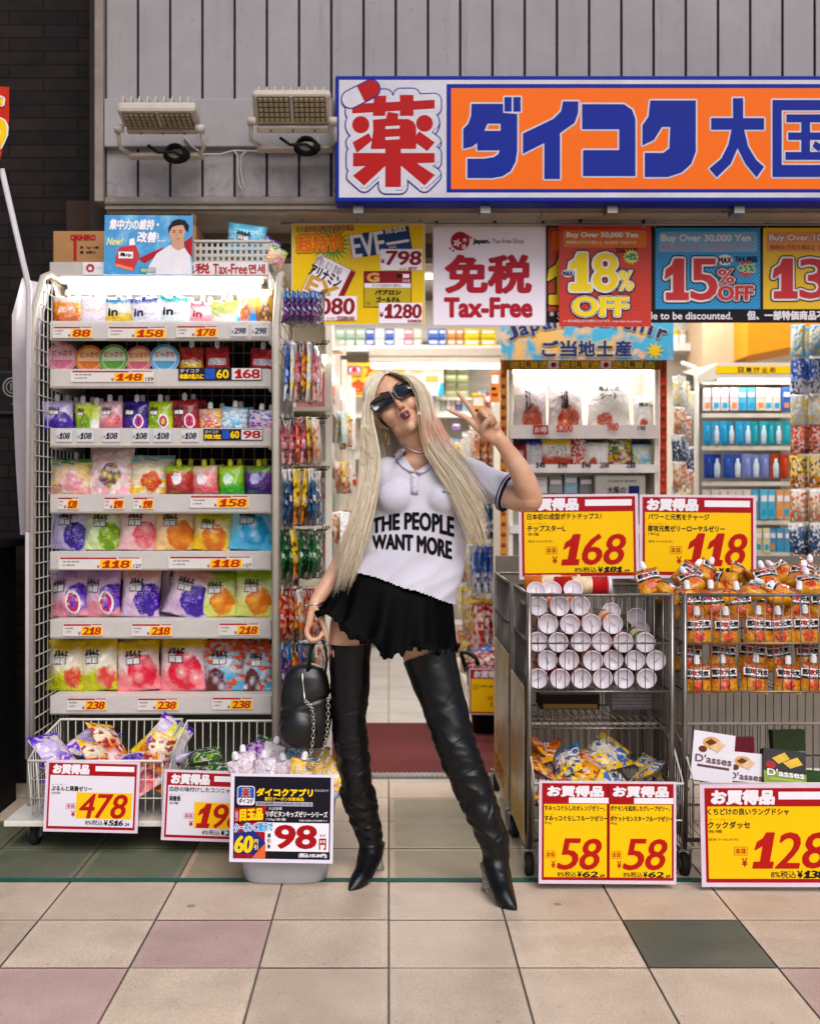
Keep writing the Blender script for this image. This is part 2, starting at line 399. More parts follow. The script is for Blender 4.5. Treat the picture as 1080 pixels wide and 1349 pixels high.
# fascia: grey vertical boards
FY = 4.72
e = empty('fascia_wall', (0, FY, 2.44), 'grey vertical board cladding above the shop front', 'wall')
gs = NT('cladding_paint'); tc = gs.n('TexCoord'); n1 = gs.noise(tc.outputs['Object'], 2.2, 6, .7); n2 = gs.noise(tc.outputs['Object'], 24, 5, .75)
sp = gs.n('SeparateXYZ'); gs.t.links.new(tc.outputs['Object'], sp.inputs[0])
low = gs.math('MULTIPLY', gs.rng(sp.outputs[2], 0, .22, 1, 0), gs.rng(n2, .45, .7))
c = gs.mix(gs.rng(n1, .3, .7), lin('#8a8588'), lin('#9b9699')); c = gs.mix(gs.rng(n2, .62, .76, 0, .6), c, lin('#57504f')); n7 = gs.noise(tc.outputs['Object'], 70, 3, .8); c = gs.mix(gs.math('MULTIPLY', gs.rng(n7, .66, .72), gs.rng(n1, .5, .62)), c, lin('#4a413c')); c = gs.mix(gs.math('MULTIPLY', low, .5), c, lin('#3f3a38'))
gs.put(gs.b.inputs['Base Color'], c); mps = gs.n('Mapping'); mps.inputs['Scale'].default_value = (9, 9, .5); gs.t.links.new(tc.outputs['Object'], mps.inputs[0]); c = gs.mix(gs.rng(gs.noise(mps.outputs[0], 3.0, 5, .7), .55, .75, 0, .4), c, lin('#6a6268')); gs.put(gs.b.inputs['Base Color'], c); gs.b.inputs['Specular IOR Level'].default_value = .2; gs.b.inputs['Roughness'].default_value = .55; gs.bump(n2, .08, .002)
pitch = 42.35 * FY / F; xl = xx(140, FY)
mb = MB(); k = 0
while xl + k * pitch < 3.2:
    x0 = xl + k * pitch; mb.box(x0 + .0045, x0 + pitch - .0045, -.012, .0, .02, 1.9, gs.m, .003); k += 1
mb.build('cladding', e)
mb = MB(); mb.box(xl - .02, 3.3, .002, .10, .02, 1.9, M('#26232a', .8)); mb.build('backing', e)
tr = M('#8a7f78', .6, var=.25, vs=10)
mb = MB(); mb.box(xl - .037, xl - .001, -.045, .09, -.005, 1.9, tr, .003); mb.build('corner_trim', e)
mb = MB(); lz = zz(262, FY) - 2.44
mb.box(xl, 3.3, -.02, -.002, -.03, .019, tr); mb.box(xl, 3.3, -.028, -.0205, -.012, -.004, M('#6b625c', .6)); mb.build('bottom_trim', e)
mb = MB(); mb.box(xl + .002, xx(440, FY - .03), -.045, -.0125, zz(197, FY) - 2.44, zz(134, FY) - 2.44, gs.m, .004); mb.build('mounting_board', e)
# soffit
e = empty('soffit', (0, 4.72, 2.41), 'narrow beige panelled soffit under the grey cladding', 'soffit')
mb = MB(); so = M('#9d9184', .6, var=.2, vs=7); xs = [xl, -.85, -.13, .62, 1.35, 2.1, 3.3]
for a, b in zip(xs, xs[1:]): mb.box(a + .0015, b - .0015, -.001, .365, -.012, 0, so)
mb.build('panel', e)
mb = MB(); mb.box(xl, 3.3, -.012, .37, 0.0005, .02, DARK); mb.box(xl, 3.3, .366, .39, -.05, .0, M('#7c736a', .5)); mb.build('edge_rail', e)
mb = MB(); mb.box(xl, 3.3, 5.12, 5.25, 2.30, 4.4, M('#57504c', .7)); mb.box(xl - .1, xl + .02, 4.85, 5.25, 0, 4.4, M('#3a3230', .7))
tag(mb.build('lintel_wall'), 'dark wall above and beside the shop doorway', 'wall')

# ------------------------------------------------------------------ shop sign
LAY = lambda p, pts, m, lay, d=0: p.polyd(pts, m, lay, d)
def polyd(s, pts, m, lay, d=0.):
    if not hasattr(pts[0][0], '__len__'): pts = [pts]
    allp = np.array([p for l in pts for p in l]); tr = geometry.tessellate_polygon([[Vector((a, -b, 0)) for a, b in l] for l in pts])
    f = []
    for t in tr:
        (ax, ay), (bx, by), (cx, cy) = (allp[i] for i in t)
        f.append(t if (bx-ax)*(-cy+ay) - (-by+ay)*(cx-ax) > 0 else t[::-1])
    _pc[0] += 1; s._lay(allp[:, 0], allp[:, 1], f, d, d, m, lay + .06 * (_pc[0] % 14))
Panel.polyd = polyd
sg = Panel(437.5, 103, 1330, 270, 4.60, .10); sg.k = 4.55 / F
sb = M('#03208a', .5, var=.1, vs=4); sw = M('#c4c1cc', .45, var=.14, vs=9); so_ = M('#e66604', .45, var=.05, vs=3); sr = M('#a8090e', .5, var=.06)
sg.back(sb, .006)
sg.rect(442.5, 109, 1326, 264, sw, 1)
sg.rect(584, 114.5, 1320, 257.5, sb, 2); sg.rect(590, 120, 1316, 253, so_, 3)
T = lambda pts: [(440 + x / 3.375, 100 + y / 3.375) for x, y in pts]
U = lambda pts: [(420 + x / 1.636, 60 + y / 1.636) for x, y in pts]
circ = lambda cx, cy, r: [(cx + r*math.cos(2*math.pi*k/28), cy + r*math.sin(2*math.pi*k/28)) for k in range(28)]
yk = [T([(68, 140), (432, 122), (432, 158), (68, 180)]), T([(165, 105), (217, 103), (213, 190), (160, 190)]), T([(280, 100), (338, 100), (338, 190), (280, 190)]),
      T(circ(105, 231, 37)), T(circ(388, 225, 36)),
      [T([(160, 210), (218, 205), (225, 175), (272, 183), (268, 207), (315, 207), (338, 218), (350, 240), (350, 337), (150, 338), (162, 255)]), T([(213, 237), (279, 233), (279, 249), (213, 252)]), T([(213, 285), (279, 281), (279, 297), (213, 300)])],
      T([(70, 310), (140, 270), (155, 300), (88, 355)]), T([(365, 262), (432, 310), (400, 347), (335, 300)]), T([(72, 358), (432, 358), (432, 398), (72, 416)]),
      T([(215, 338), (282, 338), (282, 507), (215, 507)]), T([(150, 398), (222, 405), (120, 500), (72, 458)]), T([(276, 405), (345, 398), (432, 455), (388, 500)])]
for d, m, l in ((10.2, sb, 4), (8.6, sw, 5)):
    for q in yk: sg.polyd(q if not hasattr(q[0][0], '__len__') else q[0], m, l, d)
for q in yk: sg.polyd(q, sr, 7, .4)
def pill(cx, cy, hl, r, a, half=0):
    pts = []
    for k in range(25):
        t = -90 + 180 * k / 24; pts.append((hl + r * math.cos(R(t)), r * math.sin(R(t))))
    if half: pts += [(0, r), (0, -r)]
    else: pts += [(-hl - r * math.cos(R(-90 + 180 * k / 24)), -r * math.sin(R(-90 + 180 * k / 24))) for k in range(25)]
    c, s_ = math.cos(R(a)), math.sin(R(a)); return [(cx + x*c + y*s_, cy - x*s_ + y*c) for x, y in pts]
pc = T([(105, 95)])[0]
sg.polyd(pill(*pc, 15, 12.8, 27), sb, 8); sg.polyd(pill(*pc, 15, 11.2, 27), sw, 9); sg.polyd(pill(*pc, 15, 11.2, 27, 1), sr, 10)
KANA = [[T([(597, 138), (737, 138), (737, 178), (800, 183), (800, 345), (793, 395), (770, 438), (735, 460), (690, 468), (578, 468), (578, 382), (650, 382), (695, 375), (715, 362), (722, 345), (622, 345), (622, 312), (600, 328), (560, 338), (560, 250), (583, 225), (595, 190)]), T([(668, 226), (726, 226), (726, 258), (654, 258)])],
        T([(743, 108), (775, 108), (775, 172), (743, 172)]), T([(783, 108), (815, 108), (815, 172), (783, 172)]),
        T([(1003, 127), (1072, 127), (1070, 180), (1055, 222), (990, 268), (990, 472), (920, 472), (920, 312), (825, 360), (825, 270), (960, 205), (995, 170)]),
        U([(560, 133), (650, 133), (668, 145), (675, 165), (675, 288), (562, 288), (562, 232), (640, 232), (640, 187), (560, 187)]),
        U([(707, 125), (805, 125), (805, 235), (795, 262), (775, 280), (745, 290), (695, 290), (695, 238), (735, 238), (748, 228), (750, 182), (732, 182), (715, 210), (690, 222), (690, 178), (703, 160)]),
        U([(885, 120), (907, 120), (907, 163), (952, 163), (952, 188), (909, 188), (918, 225), (935, 253), (952, 268), (936, 291), (912, 262), (895, 228), (880, 262), (850, 291), (834, 272), (860, 250), (875, 220), (882, 188), (838, 188), (838, 163), (885, 163)]),
        [U([(970, 124), (1112, 124), (1112, 290), (970, 290)]), U([(990, 146), (1092, 146), (1092, 264), (990, 264)])],
        U([(1000, 155), (1083, 155), (1083, 172), (1000, 172)]), U([(1004, 194), (1080, 194), (1080, 210), (1004, 210)]), U([(998, 236), (1086, 236), (1086, 253), (998, 253)]), U([(1032, 156), (1051, 156), (1051, 240), (1032, 240)]), U([(1062, 212), (1078, 222), (1070, 236), (1056, 224)])]
for q in KANA: sg.polyd(q[0] if hasattr(q[0][0], '__len__') and False else q, sw, 4, 2.2)
for q in KANA: sg.polyd(q, sb, 6)
sg.text('ドラッグ', 1140, 140, 1300, 236, sb, 4, 5, outline=[(2.5, sw)])
e = empty('shop_sign', P(sg.cx, sg.b, 4.60), 'long orange and blue shop sign board with big katakana lettering on grey cladding', 'sign')
sg.mb.build('sign_board', e)
mb = MB()
for k in range(6): mb.box(-1.25 + k * .5, -1.21 + k * .5, .0, .09, -.03, .0, STEEL)
mb.build('bracket', e)

# ------------------------------------------------------------------ floodlights
FL1 = M('#b7aea2', .5, var=.15, vs=20); LED = M('#7d7260', .35, spec=.4); LEDD = M('#a08f70', .4)
def floodlight(px, py, pitch, label, w=.30):
    Y = 4.50; e = empty('floodlight', P(px, py, Y), label, 'floodlight', 'floodlights on the mounting board')
    Rm = Matrix.Rotation(R(pitch), 4, 'X')
    def tb(x0, x1, y0, y1, z0, z1, m, mb, bev=.004):
        a = MB(); a.box(x0, x1, y0, y1, z0, z1, m, bev); v = np.vstack(a.v); v = [(Rm @ Vector(q))[:] for q in v]; mb.add(v, a.f, m)
    mb = MB(); tb(-w/2, w/2, -.022, .022, -.060, .070, FL1, mb, .014)
    for k in range(9): tb(-w/2 + .02 + k*.031, -w/2 + .026 + k*.031, .02, .045, -.055, .065, FL1, mb, .001)
    mb.build('housing', e)
    mb = MB()
    for sx in (-1, 1): tb(sx*.068 - .062, sx*.068 + .062, -.0255, -.0225, -.044, .060, M('#5a5348', .25), mb, .001)
    for sx in (-1, 1):
        for a in range(6):
            for b in range(5):
                x = sx*.068 - .05 + a*.02; z = -.034 + b*.0205
                tb(x-.0075, x+.0075, -.030, -.0256, z-.0075, z+.0075, LEDD, mb, .002)
    mb.build('lens_panel', e)
    mb = MB(); tb(-w/2 + .01, w/2 - .01, -.030, .02, -.090, -.0605, FL1, mb, .006)
    for k in range(3): tb(-.09 + k*.085, -.08 + k*.085, -.0335, -.0305, -.084, -.07, LED, mb, .001)
    mb.build('driver_box', e)
    mb = MB()
    for sx in (-1, 1):
        mb.tube([(sx*(w/2 + .022), 0, -.05), (sx*(w/2 - .01), 0, -.05)], .016, FL1, 10); mb.tube([(sx*(w/2 + .012), 0, -.05), (sx*(w/2 + .012), .05, -.11), (sx*(w/2 - .03), .15, -.115)], .009, FL1, 6)
    mb.box(-w/2 + .0, w/2 - .0, .10, .165, -.125, -.112, FL1, .003); mb.build('bracket', e)
    mb = MB(); cx = .05
    for k in range(3): mb.tube([(cx + .035*math.cos(t*.5 + k) * (1 + .2*k), .05 + .02*k, -.125 + .03*math.sin(t*.5 + k)) for t in range(14)], .006, BLACK, 6)
    mb.tube([(cx-.1, .03, -.105), (cx - .06, .02, -.135), (cx, .03, -.13), (cx + .04, .05, -.15)], .006, BLACK, 6); mb.build('cable', e)
    return e
floodlight(210, 152, 78, 'beige floodlight tilted steeply down with cable coil, farther from the shop sign')
floodlight(385, 142, 46, 'beige floodlight with face turned to the street, beside the shop sign')
mb = MB(); cb = M('#a79f9a', .5); Yc = 4.665
mb.tube([P(x, y, Yc) for x, y in ((243, 180), (252, 192), (268, 203), (290, 203), (308, 198), (340, 199), (380, 199), (415, 199), (419, 190), (418, 180))], .0042, cb, 6)
mb.tube([P(x, y, Yc) for x, y in ((308, 198), (313, 205), (313, 230), (315, 243), (319, 250), (323, 247), (320, 240), (317, 225), (318, 205), (324, 199))], .0042, cb, 6)
tag(mb.build('power_cable'), 'thin grey power cable looped below the floodlights', 'cable')
# ================================================================== packaged goods
_bm = {}
def bag_mat(key, top, mid, bot, fruit=None, fpos=(.62, .30), fr=.26, cell=7., blob=None, foil=0., rough=.24, blotch=None):
    """printed plastic film: bands of ink, a picture of fruit, blotches; drawn in the bag's own UVs"""
    if key in _bm: return _bm[key]
    g = NT('film_' + key); uv = g.n('UVMap'); sp = g.n('SeparateXYZ'); g.t.links.new(uv.outputs[0], sp.inputs[0]); u, v = sp.outputs[0], sp.outputs[1]
    oi = g.n('ObjectInfo')
    tc = g.n('TexCoord'); ofs = g.n('VectorMath', operation='ADD'); g.t.links.new(uv.outputs[0], ofs.inputs[0])
    cmb = g.n('CombineXYZ'); g.t.links.new(oi.outputs['Random'], cmb.inputs[2]); g.t.links.new(cmb.outputs[0], ofs.inputs[1]); vec = ofs.outputs[0]
    nz = g.noise(vec, 3.2, 3); vv = g.math('ADD', v, g.math('MULTIPLY', g.math('SUBTRACT', nz, .5), .30))
    c = g.mix(g.rng(vv, .22, .5, 0, 1, True), lin(bot), lin(mid)); c = g.mix(g.rng(vv, .70, .86, 0, 1, True), c, lin(top))
    if blotch:
        vb = g.n('TexVoronoi', distance='CHEBYCHEV'); mpb = g.n('Mapping'); mpb.inputs['Scale'].default_value = (7, 12, 1); g.t.links.new(vec, mpb.inputs[0]); g.t.links.new(mpb.outputs[0], vb.inputs['Vector']); vb.inputs['Scale'].default_value = 1.0; sx = g.n('SeparateColor'); g.t.links.new(vb.outputs['Color'], sx.inputs[0]); c = g.mix(g.math('MULTIPLY', g.math('LESS_THAN', sx.outputs[0], .34), .9), c, lin(blotch)); c = g.mix(g.math('MULTIPLY', g.math('GREATER_THAN', sx.outputs[1], .78), .8), c, (.62, .60, .62))
    if fruit:
        d = g.n('VectorMath', operation='DISTANCE'); g.t.links.new(uv.outputs[0], d.inputs[0]); d.inputs[1].default_value = (fpos[0], fpos[1], 0)
        n3 = g.noise(vec, 5, 2)
        mask = g.rng(g.math('ADD', d.outputs[1], g.math('MULTIPLY', g.math('SUBTRACT', n3, .5), .22)), fr - .02, fr + .02, 1, 0)
        vo = g.n('TexVoronoi'); vo.inputs['Scale'].default_value = cell; g.t.links.new(vec, vo.inputs['Vector'])
        fc = g.mix(g.rng(vo.outputs['Distance'], .02, .55), lin(fruit[0]), lin(fruit[1]))
        fc = g.mix(g.rng(vo.outputs['Distance'], .10, .16, .55, 0), fc, (.9, .88, .9))
        c = g.mix(mask, c, fc)
    if blob:
        (bx, by, bw, bh, bc, ic) = blob
        bxm = g.math('LESS_THAN', g.math('ABSOLUTE', g.math('SUBTRACT', u, bx)), bw); bym = g.math('LESS_THAN', g.math('ABSOLUTE', g.math('SUBTRACT', v, by)), bh)
        n4 = g.noise(vec, 30, 2, .6); c = g.mix(g.math('MULTIPLY', bxm, bym), c, g.mix(g.rng(n4, .5, .54), lin(bc), lin(ic)))
    ln = g.math('LESS_THAN', g.math('FRACT', g.math('MULTIPLY', v, 30)), .5); mpl = g.n('Mapping'); mpl.inputs['Scale'].default_value = (26, 30, 1); g.t.links.new(vec, mpl.inputs[0]); wl = g.n('TexWhiteNoise'); fl_ = g.n('VectorMath', operation='FLOOR'); g.t.links.new(mpl.outputs[0], fl_.inputs[0]); g.t.links.new(fl_.outputs[0], wl.inputs['Vector'])
    reg = g.math('LESS_THAN', g.noise(vec, 2.6, 1), .47); c = g.mix(g.math('MULTIPLY', g.math('MULTIPLY', ln, reg), g.math('MULTIPLY', g.math('GREATER_THAN', wl.outputs[0], .45), .42)), c, lin(bot))
    seal = g.math('GREATER_THAN', v, .945); c = g.mix(g.math('MULTIPLY', seal, .55), c, lin(top))
    hs_ = g.n('HueSaturation'); hs_.inputs['Saturation'].default_value = 1.22; hs_.inputs['Value'].default_value = 1.06; g.put(hs_.inputs['Color'], c); c = hs_.outputs[0]
    g.put(g.b.inputs['Base Color'], c); g.b.inputs['Roughness'].default_value = rough; g.b.inputs['Specular IOR Level'].default_value = .4
    g.b.inputs['Metallic'].default_value = foil; g.b.inputs['Coat Weight'].default_value = .5; g.b.inputs['Coat Roughness'].default_value = .07
    vf = g.n('TexVoronoi'); vf.inputs['Scale'].default_value = 4.5; wv = g.n('VectorMath', operation='ADD'); g.t.links.new(vec, wv.inputs[0]); ns = g.n('TexNoise'); ns.inputs['Scale'].default_value = 3; g.t.links.new(vec, ns.inputs['Vector']); sc_ = g.n('VectorMath', operation='SCALE'); sc_.inputs['Scale'].default_value = .35; g.t.links.new(ns.outputs['Color'], sc_.inputs[0]); g.t.links.new(sc_.outputs[0], wv.inputs[1]); g.t.links.new(wv.outputs[0], vf.inputs['Vector']); g.bump(g.math('ADD', g.math('MULTIPLY', vf.outputs['Distance'], .8), g.noise(vec, 9, 4, .62)), .75, .012)
    _bm[key] = g.m; return g.m

def bag_mesh(w, h, d, seed, mat, pouch=False, nu=9, nv=12, logo=None, lm=None, mb=None, wr=1.):
    """a filled film bag standing on its bottom seal, front towards -y"""
    mb = mb or MB(); rs = random.Random(seed); ox, oy, oz = rs.random() * 50, rs.random() * 50, rs.random() * 50
    def T(v):
        if pouch: return d / 2 * (max(0, 1 - v ** 2.2)) ** .75 * min(1, .62 + v * 2.2)
        q = min(max((v - .05) / .90, 0), 1); return d / 2 * (math.sin(math.pi * q ** .92)) ** .55 if 0 < q < 1 else .0
    def edge(v): return w / 2 * (1 - .07 * math.sin(math.pi * min(max(v, 0), 1)) - (.0 if not pouch else .05 * max(0, v - .8) * 5))
    def surf(u, v, side=-1):
        s = (2 * u - 1); t = T(v); prof = max(0, 1 - abs(s) ** 2.3) ** .8
        n = noise.noise((u * 4 + ox, v * 4 + oy, oz + side)) * .10 + noise.noise((u * 9 + ox, v * 7 + oy, oz)) * .06
        rid = .05 * abs(noise.noise((u * 6 + v * 3 + ox, v * 2 + oy, oz + 9)))
        y = side * (t * prof + wr * d * (n - rid) * (prof * .9 + .1) * (1 if t > 0 else .12) * (.35 + .65 * min(1, t / (d/2) + .05)) + .0009)
        x = s * edge(v) + wr * w * .018 * noise.noise((v * 6 + oy, ox, s)); z = v * h + wr * h * .02 * noise.noise((u * 3 + ox, v * 3, oz + 4))
        return (x, y, z)
    vs = [0, .045] + [.045 + .91 * (k / (nv - 2)) for k in range(1, nv - 2)] + [.955, 1.0] if not pouch else [k / nv for k in range(nv + 1)]
    rings, uvs = [], []
    for v in vs:
        ring = [surf(k / nu, v, -1) for k in range(nu + 1)] + [surf(1 - k / nu, v, 1) for k in range(nu + 1)]
        rings.append(ring); uvs += [(k / nu, v) for k in range(nu + 1)] + [(1 - k / nu, v) for k in range(nu + 1)]
    mb.loft(rings, mat, uv=np.array(uvs) + 1e-4)
    for li, item in enumerate(logo or []):
        t, u0, v0, u1, v1, m, bold = item
        if t == '■':
            G = [(u0 + (u1 - u0) * a / 8, v0 + (v1 - v0) * b / 5) for b in range(6) for a in range(9)]; V = []
            for a, b in G: x, y, z = surf(a, b, -1); V.append((x, y - .0014 - .0004 * li, z))
            mb.add(V, [(j * 9 + i, j * 9 + i + 1, (j + 1) * 9 + i + 1, (j + 1) * 9 + i) for j in range(5) for i in range(8)], m, smooth=True); continue
        gv, gf = glyphs(t); lo, hi = gv.min(0), gv.max(0); q = (gv - lo) / (hi - lo)
        for j, (dx, dy) in enumerate([(0, 0)] if not bold else [(bold, 0), (-bold, 0), (0, bold), (0, -bold)]):
            V = []
            for a, b in q:
                x, y, z = surf(u0 + a * (u1 - u0) + dx, v0 + b * (v1 - v0) + dy, -1); V.append((x, y - .0022 - .0005 * li - .00003 * j, z))
            mb.add(V, gf, m)
    return mb

CAPW = M('#e4e2e6', .35, var=.03); CAPY = M('#d9d23a', .35, var=.03)
def spout_parts(o, h, capm, r=.0085, ch=.026):
    mb = MB(); n = 14
    prof = [(r * .55, -.012), (r * .55, 0), (r * 1.25, .001), (r * 1.25, .004), (r, .005), (r * .98, ch * .8), (r * .8, ch), (0.0005, ch * 1.02)]
    mb.lathe(prof, capm, n)
    for k in range(10):
        a = 2 * math.pi * k / 10; mb.box(r * math.cos(a) - .0009, r * math.cos(a) + .0009, r * math.sin(a) - .0009, r * math.sin(a) + .0009, .006, ch * .8, capm)
    return mb.build('cap', o, (0, 0, h))

def goods(name, loc, w, h, d, seed, mat, label, cat, group, pouch=False, cap=None, rot=None, logo=None, wr=1., capr=.0085, caph=.026):
    o = bag_mesh(w, h, d, seed, mat, pouch, logo=logo, wr=wr).build(name, None, loc, rot)
    tag(o, label, cat, group)
    if cap: spout_parts(o, h, cap, capr, caph)
    return o

# film prints
BM = {}
def _b(k, *a, **kw): BM[k] = bag_mat(k, *a, **kw)
_b('orangewhite', '#d9cfc8', '#d98a3a', '#b8571c', blob=(.5, .5, .3, .1, '#f0e6dc', '#c2561a'))
_b('white', '#e8e4ea', '#e8e4ea', '#dcd6e2', blob=(.5, .45, .3, .06, '#eeeaf0', '#e59a50'))
_b('whiteyel', '#3d86c4', '#e6e2dc', '#d9b41c')
_b('whiteblue', '#16389c', '#e8e6ee', '#d7d6e2')
_b('whiteteal', '#38a6ac', '#e8e8ee', '#d9e2e6')
_b('whitepink', '#e28f9e', '#ebe2e8', '#e2a5b4')
_b('lime', '#d9e06a', '#cfdd8a', '#f0eef0')
_b('yelbag', '#e9e5da', '#e8b920', '#3d86d0', fruit=('#e8b520', '#a84a14'), fpos=(.5, .3), fr=.25)
_b('amber', '#8c6a40', '#c2903a', '#71391c', fruit=('#e8b560', '#51280c'), fr=.3)
_b('redyel', '#a30f18', '#a81119', '#d2a016', blob=(.5, .36, .42, .11, '#ecd9a0', '#22141a'))
_b('redgold', '#9c0f18', '#b0111c', '#8a0c14', blob=(.5, .4, .38, .13, '#e6dde0', '#2a1d60'))
_b('grape', '#cfc0e4', '#d3cbe6', '#5a3fae', fruit=('#7c63d0', '#2c1a70'), fpos=(.66, .32), fr=.3)
_b('musc', '#d6e08a', '#b9cc4a', '#7ea02a', fruit=('#b8d44a', '#5f861c'), fpos=(.6, .3), fr=.28)
_b('peachw', '#d8b9c0', '#ddc4cc', '#bd7d86', fruit=('#e8b0a8', '#c4707a'), fpos=(.7, .35), fr=.25, cell=3)
_b('purple0', '#4a3a94', '#34246f', '#5a3aa0', fruit=('#8a6fd8', '#241458'), fpos=(.3, .2), fr=.2)
_b('lime0', '#b6c84a', '#9cba3a', '#b5cf60', fruit=('#d7e88a', '#6f962a'), fpos=(.3, .25), fr=.25)
_b('red0', '#9c1a2c', '#8a1526', '#ab2a3a', fruit=('#d75a6a', '#5a0a18'), fpos=(.3, .25), fr=.25)
_b('pinkyel', '#d9b0a0', '#d08a90', '#c8667a', blotch='#e8c84a')
_b('ltblue', '#8fc0dc', '#a6cfe6', '#86b6dc', blotch='#e9eef2')
_b('pinkwhite', '#ead9e6', '#e6d2e4', '#d68fb8', blotch='#3a6ab4')
_b('candy1', '#4d9a5c', '#e6c8a8', '#e6b0b0', blotch='#f0dc9a', fruit=('#e8e0d0', '#e0a0b0'), fr=.24)
_b('candy2', '#efc4d2', '#f0cdd8', '#eebac6', blotch='#f4ece6', fruit=('#e8dc70', '#5a4a50'), fpos=(.6, .35), fr=.22)
_b('candy3', '#7cc0c8', '#efe4c4', '#eec23a', blotch='#f2ead8', fruit=('#e8862a', '#c43a1c'), fpos=(.5, .3), fr=.22)
_b('colared', '#8fae4a', '#b03428', '#8f2018', fruit=('#6cb4d8', '#e4dce2'), fpos=(.4, .55), fr=.2, cell=3)
_b('colapink', '#d9c7b0', '#dc9a98', '#c9747a', fruit=('#8cc4dc', '#eee0e2'), fpos=(.4, .55), fr=.2, cell=3)
_b('colagreen', '#a6c44a', '#8ab848', '#4f9a46', fruit=('#9cd4e4', '#d8ecd8'), fpos=(.4, .55), fr=.2, cell=3)
_b('colapurple', '#6a8a4a', '#6a4a8c', '#3f2a66', fruit=('#8aa4dc', '#c8c4e8'), fpos=(.4, .55), fr=.2, cell=3)
_b('jgrape', '#8a6cc4', '#d7d0e8', '#c3b6dc', fruit=('#8a78d8', '#33217c'), fpos=(.72, .3), fr=.3, cell=8)
_b('jmusc', '#a9cf3c', '#e2ebd0', '#d4e4b4', fruit=('#c0e04a', '#6f9a1c'), fpos=(.68, .3), fr=.3, cell=7)
_b('jpeach', '#e2a4a4', '#f0d6d8', '#eec6ca', fruit=('#f0b6b4', '#d8707c'), fpos=(.68, .32), fr=.3, cell=3)
_b('jorange', '#eeb060', '#f2dcc0', '#f0cfa0', fruit=('#f0a030', '#d06810'), fpos=(.66, .32), fr=.32, cell=4)
_b('jmango', '#d8d860', '#f0e4b4', '#f0d070', fruit=('#f0b838', '#d8702c'), fpos=(.6, .32), fr=.34, cell=4)
_b('jsoda', '#7ec4e2', '#a8d8ee', '#7ec2e6', fruit=('#d4eef8', '#4aa0d4'), fpos=(.6, .4), fr=.3, cell=4)
_b('zpeach', '#c9a8d4', '#dcc4dc', '#d89aa8', fruit=('#b8a0e0', '#6a50b4'), fpos=(.8, .4), fr=.3, cell=2.5)
_b('zgrape', '#e6b0a4', '#ead6e2', '#d3bcd8', fruit=('#8c78d4', '#3a2690'), fpos=(.72, .36), fr=.34, cell=7)
_b('zorange', '#a8c84a', '#dfe6b8', '#d6dc8c', fruit=('#f0ac3c', '#d87018'), fpos=(.62, .34), fr=.3, cell=3.2)
_b('mapple', '#e4c430', '#efe9dc', '#b9bc3a', fruit=('#f0c0b8', '#cc6a64'), fpos=(.75, .25), fr=.22, cell=4)
_b('mpeach', '#e8c83a', '#f0dede', '#e89aa0', fruit=('#f2c4c4', '#d8606c'), fpos=(.6, .36), fr=.34, cell=3.5)
_b('mcola', '#d8542c', '#a9c8dc', '#7cb8dc', fruit=('#e8e8f0', '#5a2420'), fpos=(.3, .2), fr=.25, cell=5, blotch='#e06a40')
_b('royal', '#9a4c12', '#c8721c', '#cf9448', fruit=('#9a1420', '#d0503a'), fpos=(.5, .28), fr=.19, cell=3, rough=.24)
_b('bsnack1', '#c84a1c', '#d8702a', '#e0a030', blotch='#a8380f', foil=.1)
_b('bsnack2', '#e8c020', '#e0d8c8', '#e8b818', blotch='#3a70b8', foil=.1)
_b('bsnack3', '#5aa4d8', '#e2e4ea', '#e8c42a', blotch='#2a4a8a', foil=.1)
_b('basketp', '#6a4cb4', '#c8bce0', '#8a6ad0', blotch='#e8dcd0')
_b('baskety', '#e8b430', '#e8d8b8', '#d87828', blotch='#8a2a4a')
_b('basketg', '#3a6a3a', '#24402a', '#2c5030', blotch='#86a850')
_b('basketv', '#5a2c78', '#7c3f9c', '#43205e', blotch='#c8a8d8')
_b('kidpink', '#d8c8d4', '#e2d2da', '#c03a5c', blotch='#e8e4ea')
_b('kidblue', '#6aa8d8', '#cfe0ec', '#5a9ad0', blotch='#e8cc5a')
_b('kidorange', '#e0b070', '#e8d4b0', '#d8842a', blotch='#e8c23a')
_b('redsnack', '#a01828', '#b0202c', '#c83a30', blotch='#e8dcd8')
_b('hpink', '#1c1a20', '#c4707c', '#d09a98', blotch='#3a2a30')
_b('hgreen', '#14401e', '#1c6a30', '#123a18', blotch='#0c2010')
_b('hpurple', '#3a7cb8', '#3c3060', '#241c40', blotch='#8a5a8c')
_b('hred', '#9a3030', '#b85048', '#7c2420', blotch='#d89a80')
_b('hnavy', '#d8d4d0', '#1c2c4c', '#16223c', blotch='#3a5a7a')
_b('hyel', '#e8c020', '#d8b020', '#b86a18', blotch='#3a2a20')
_b('hteal', '#1c8a90', '#2a9aa4', '#17727a', blotch='#7c1c2c')
_b('hmix', '#e2dcd4', '#c8b090', '#8a7a68', blotch='#c25a30')
_b('hblue', '#2456b0', '#2c60c0', '#d8dce8', blotch='#0f2560')
_b('hbrown', '#5a3820', '#b86a2c', '#2a1810', blotch='#e0a060')
_b('hclear', '#d4dce0', '#cfd6dc', '#b8c0c8', blotch='#e6c23a')
_b('ume', '#c4b8ba', '#c9bfc2', '#c4babc', fruit=('#e0641c', '#9a2a08'), fpos=(.58, .24), fr=.30, cell=4)
_b('umewhite', '#e6e4e2', '#eae8e8', '#e2dcd8', fruit=('#8a3a2c', '#b86a58'), fpos=(.4, .2), fr=.16, cell=4)
_b('furik', '#2a2c90', '#e4e2ea', '#c8c4c8', blob=(.5, .45, .3, .28, '#eceaec', '#16141a'))
_b('furir', '#8c1420', '#8a1420', '#5a1014', blob=(.5, .45, .25, .25, '#e0d8d0', '#120c0c'))
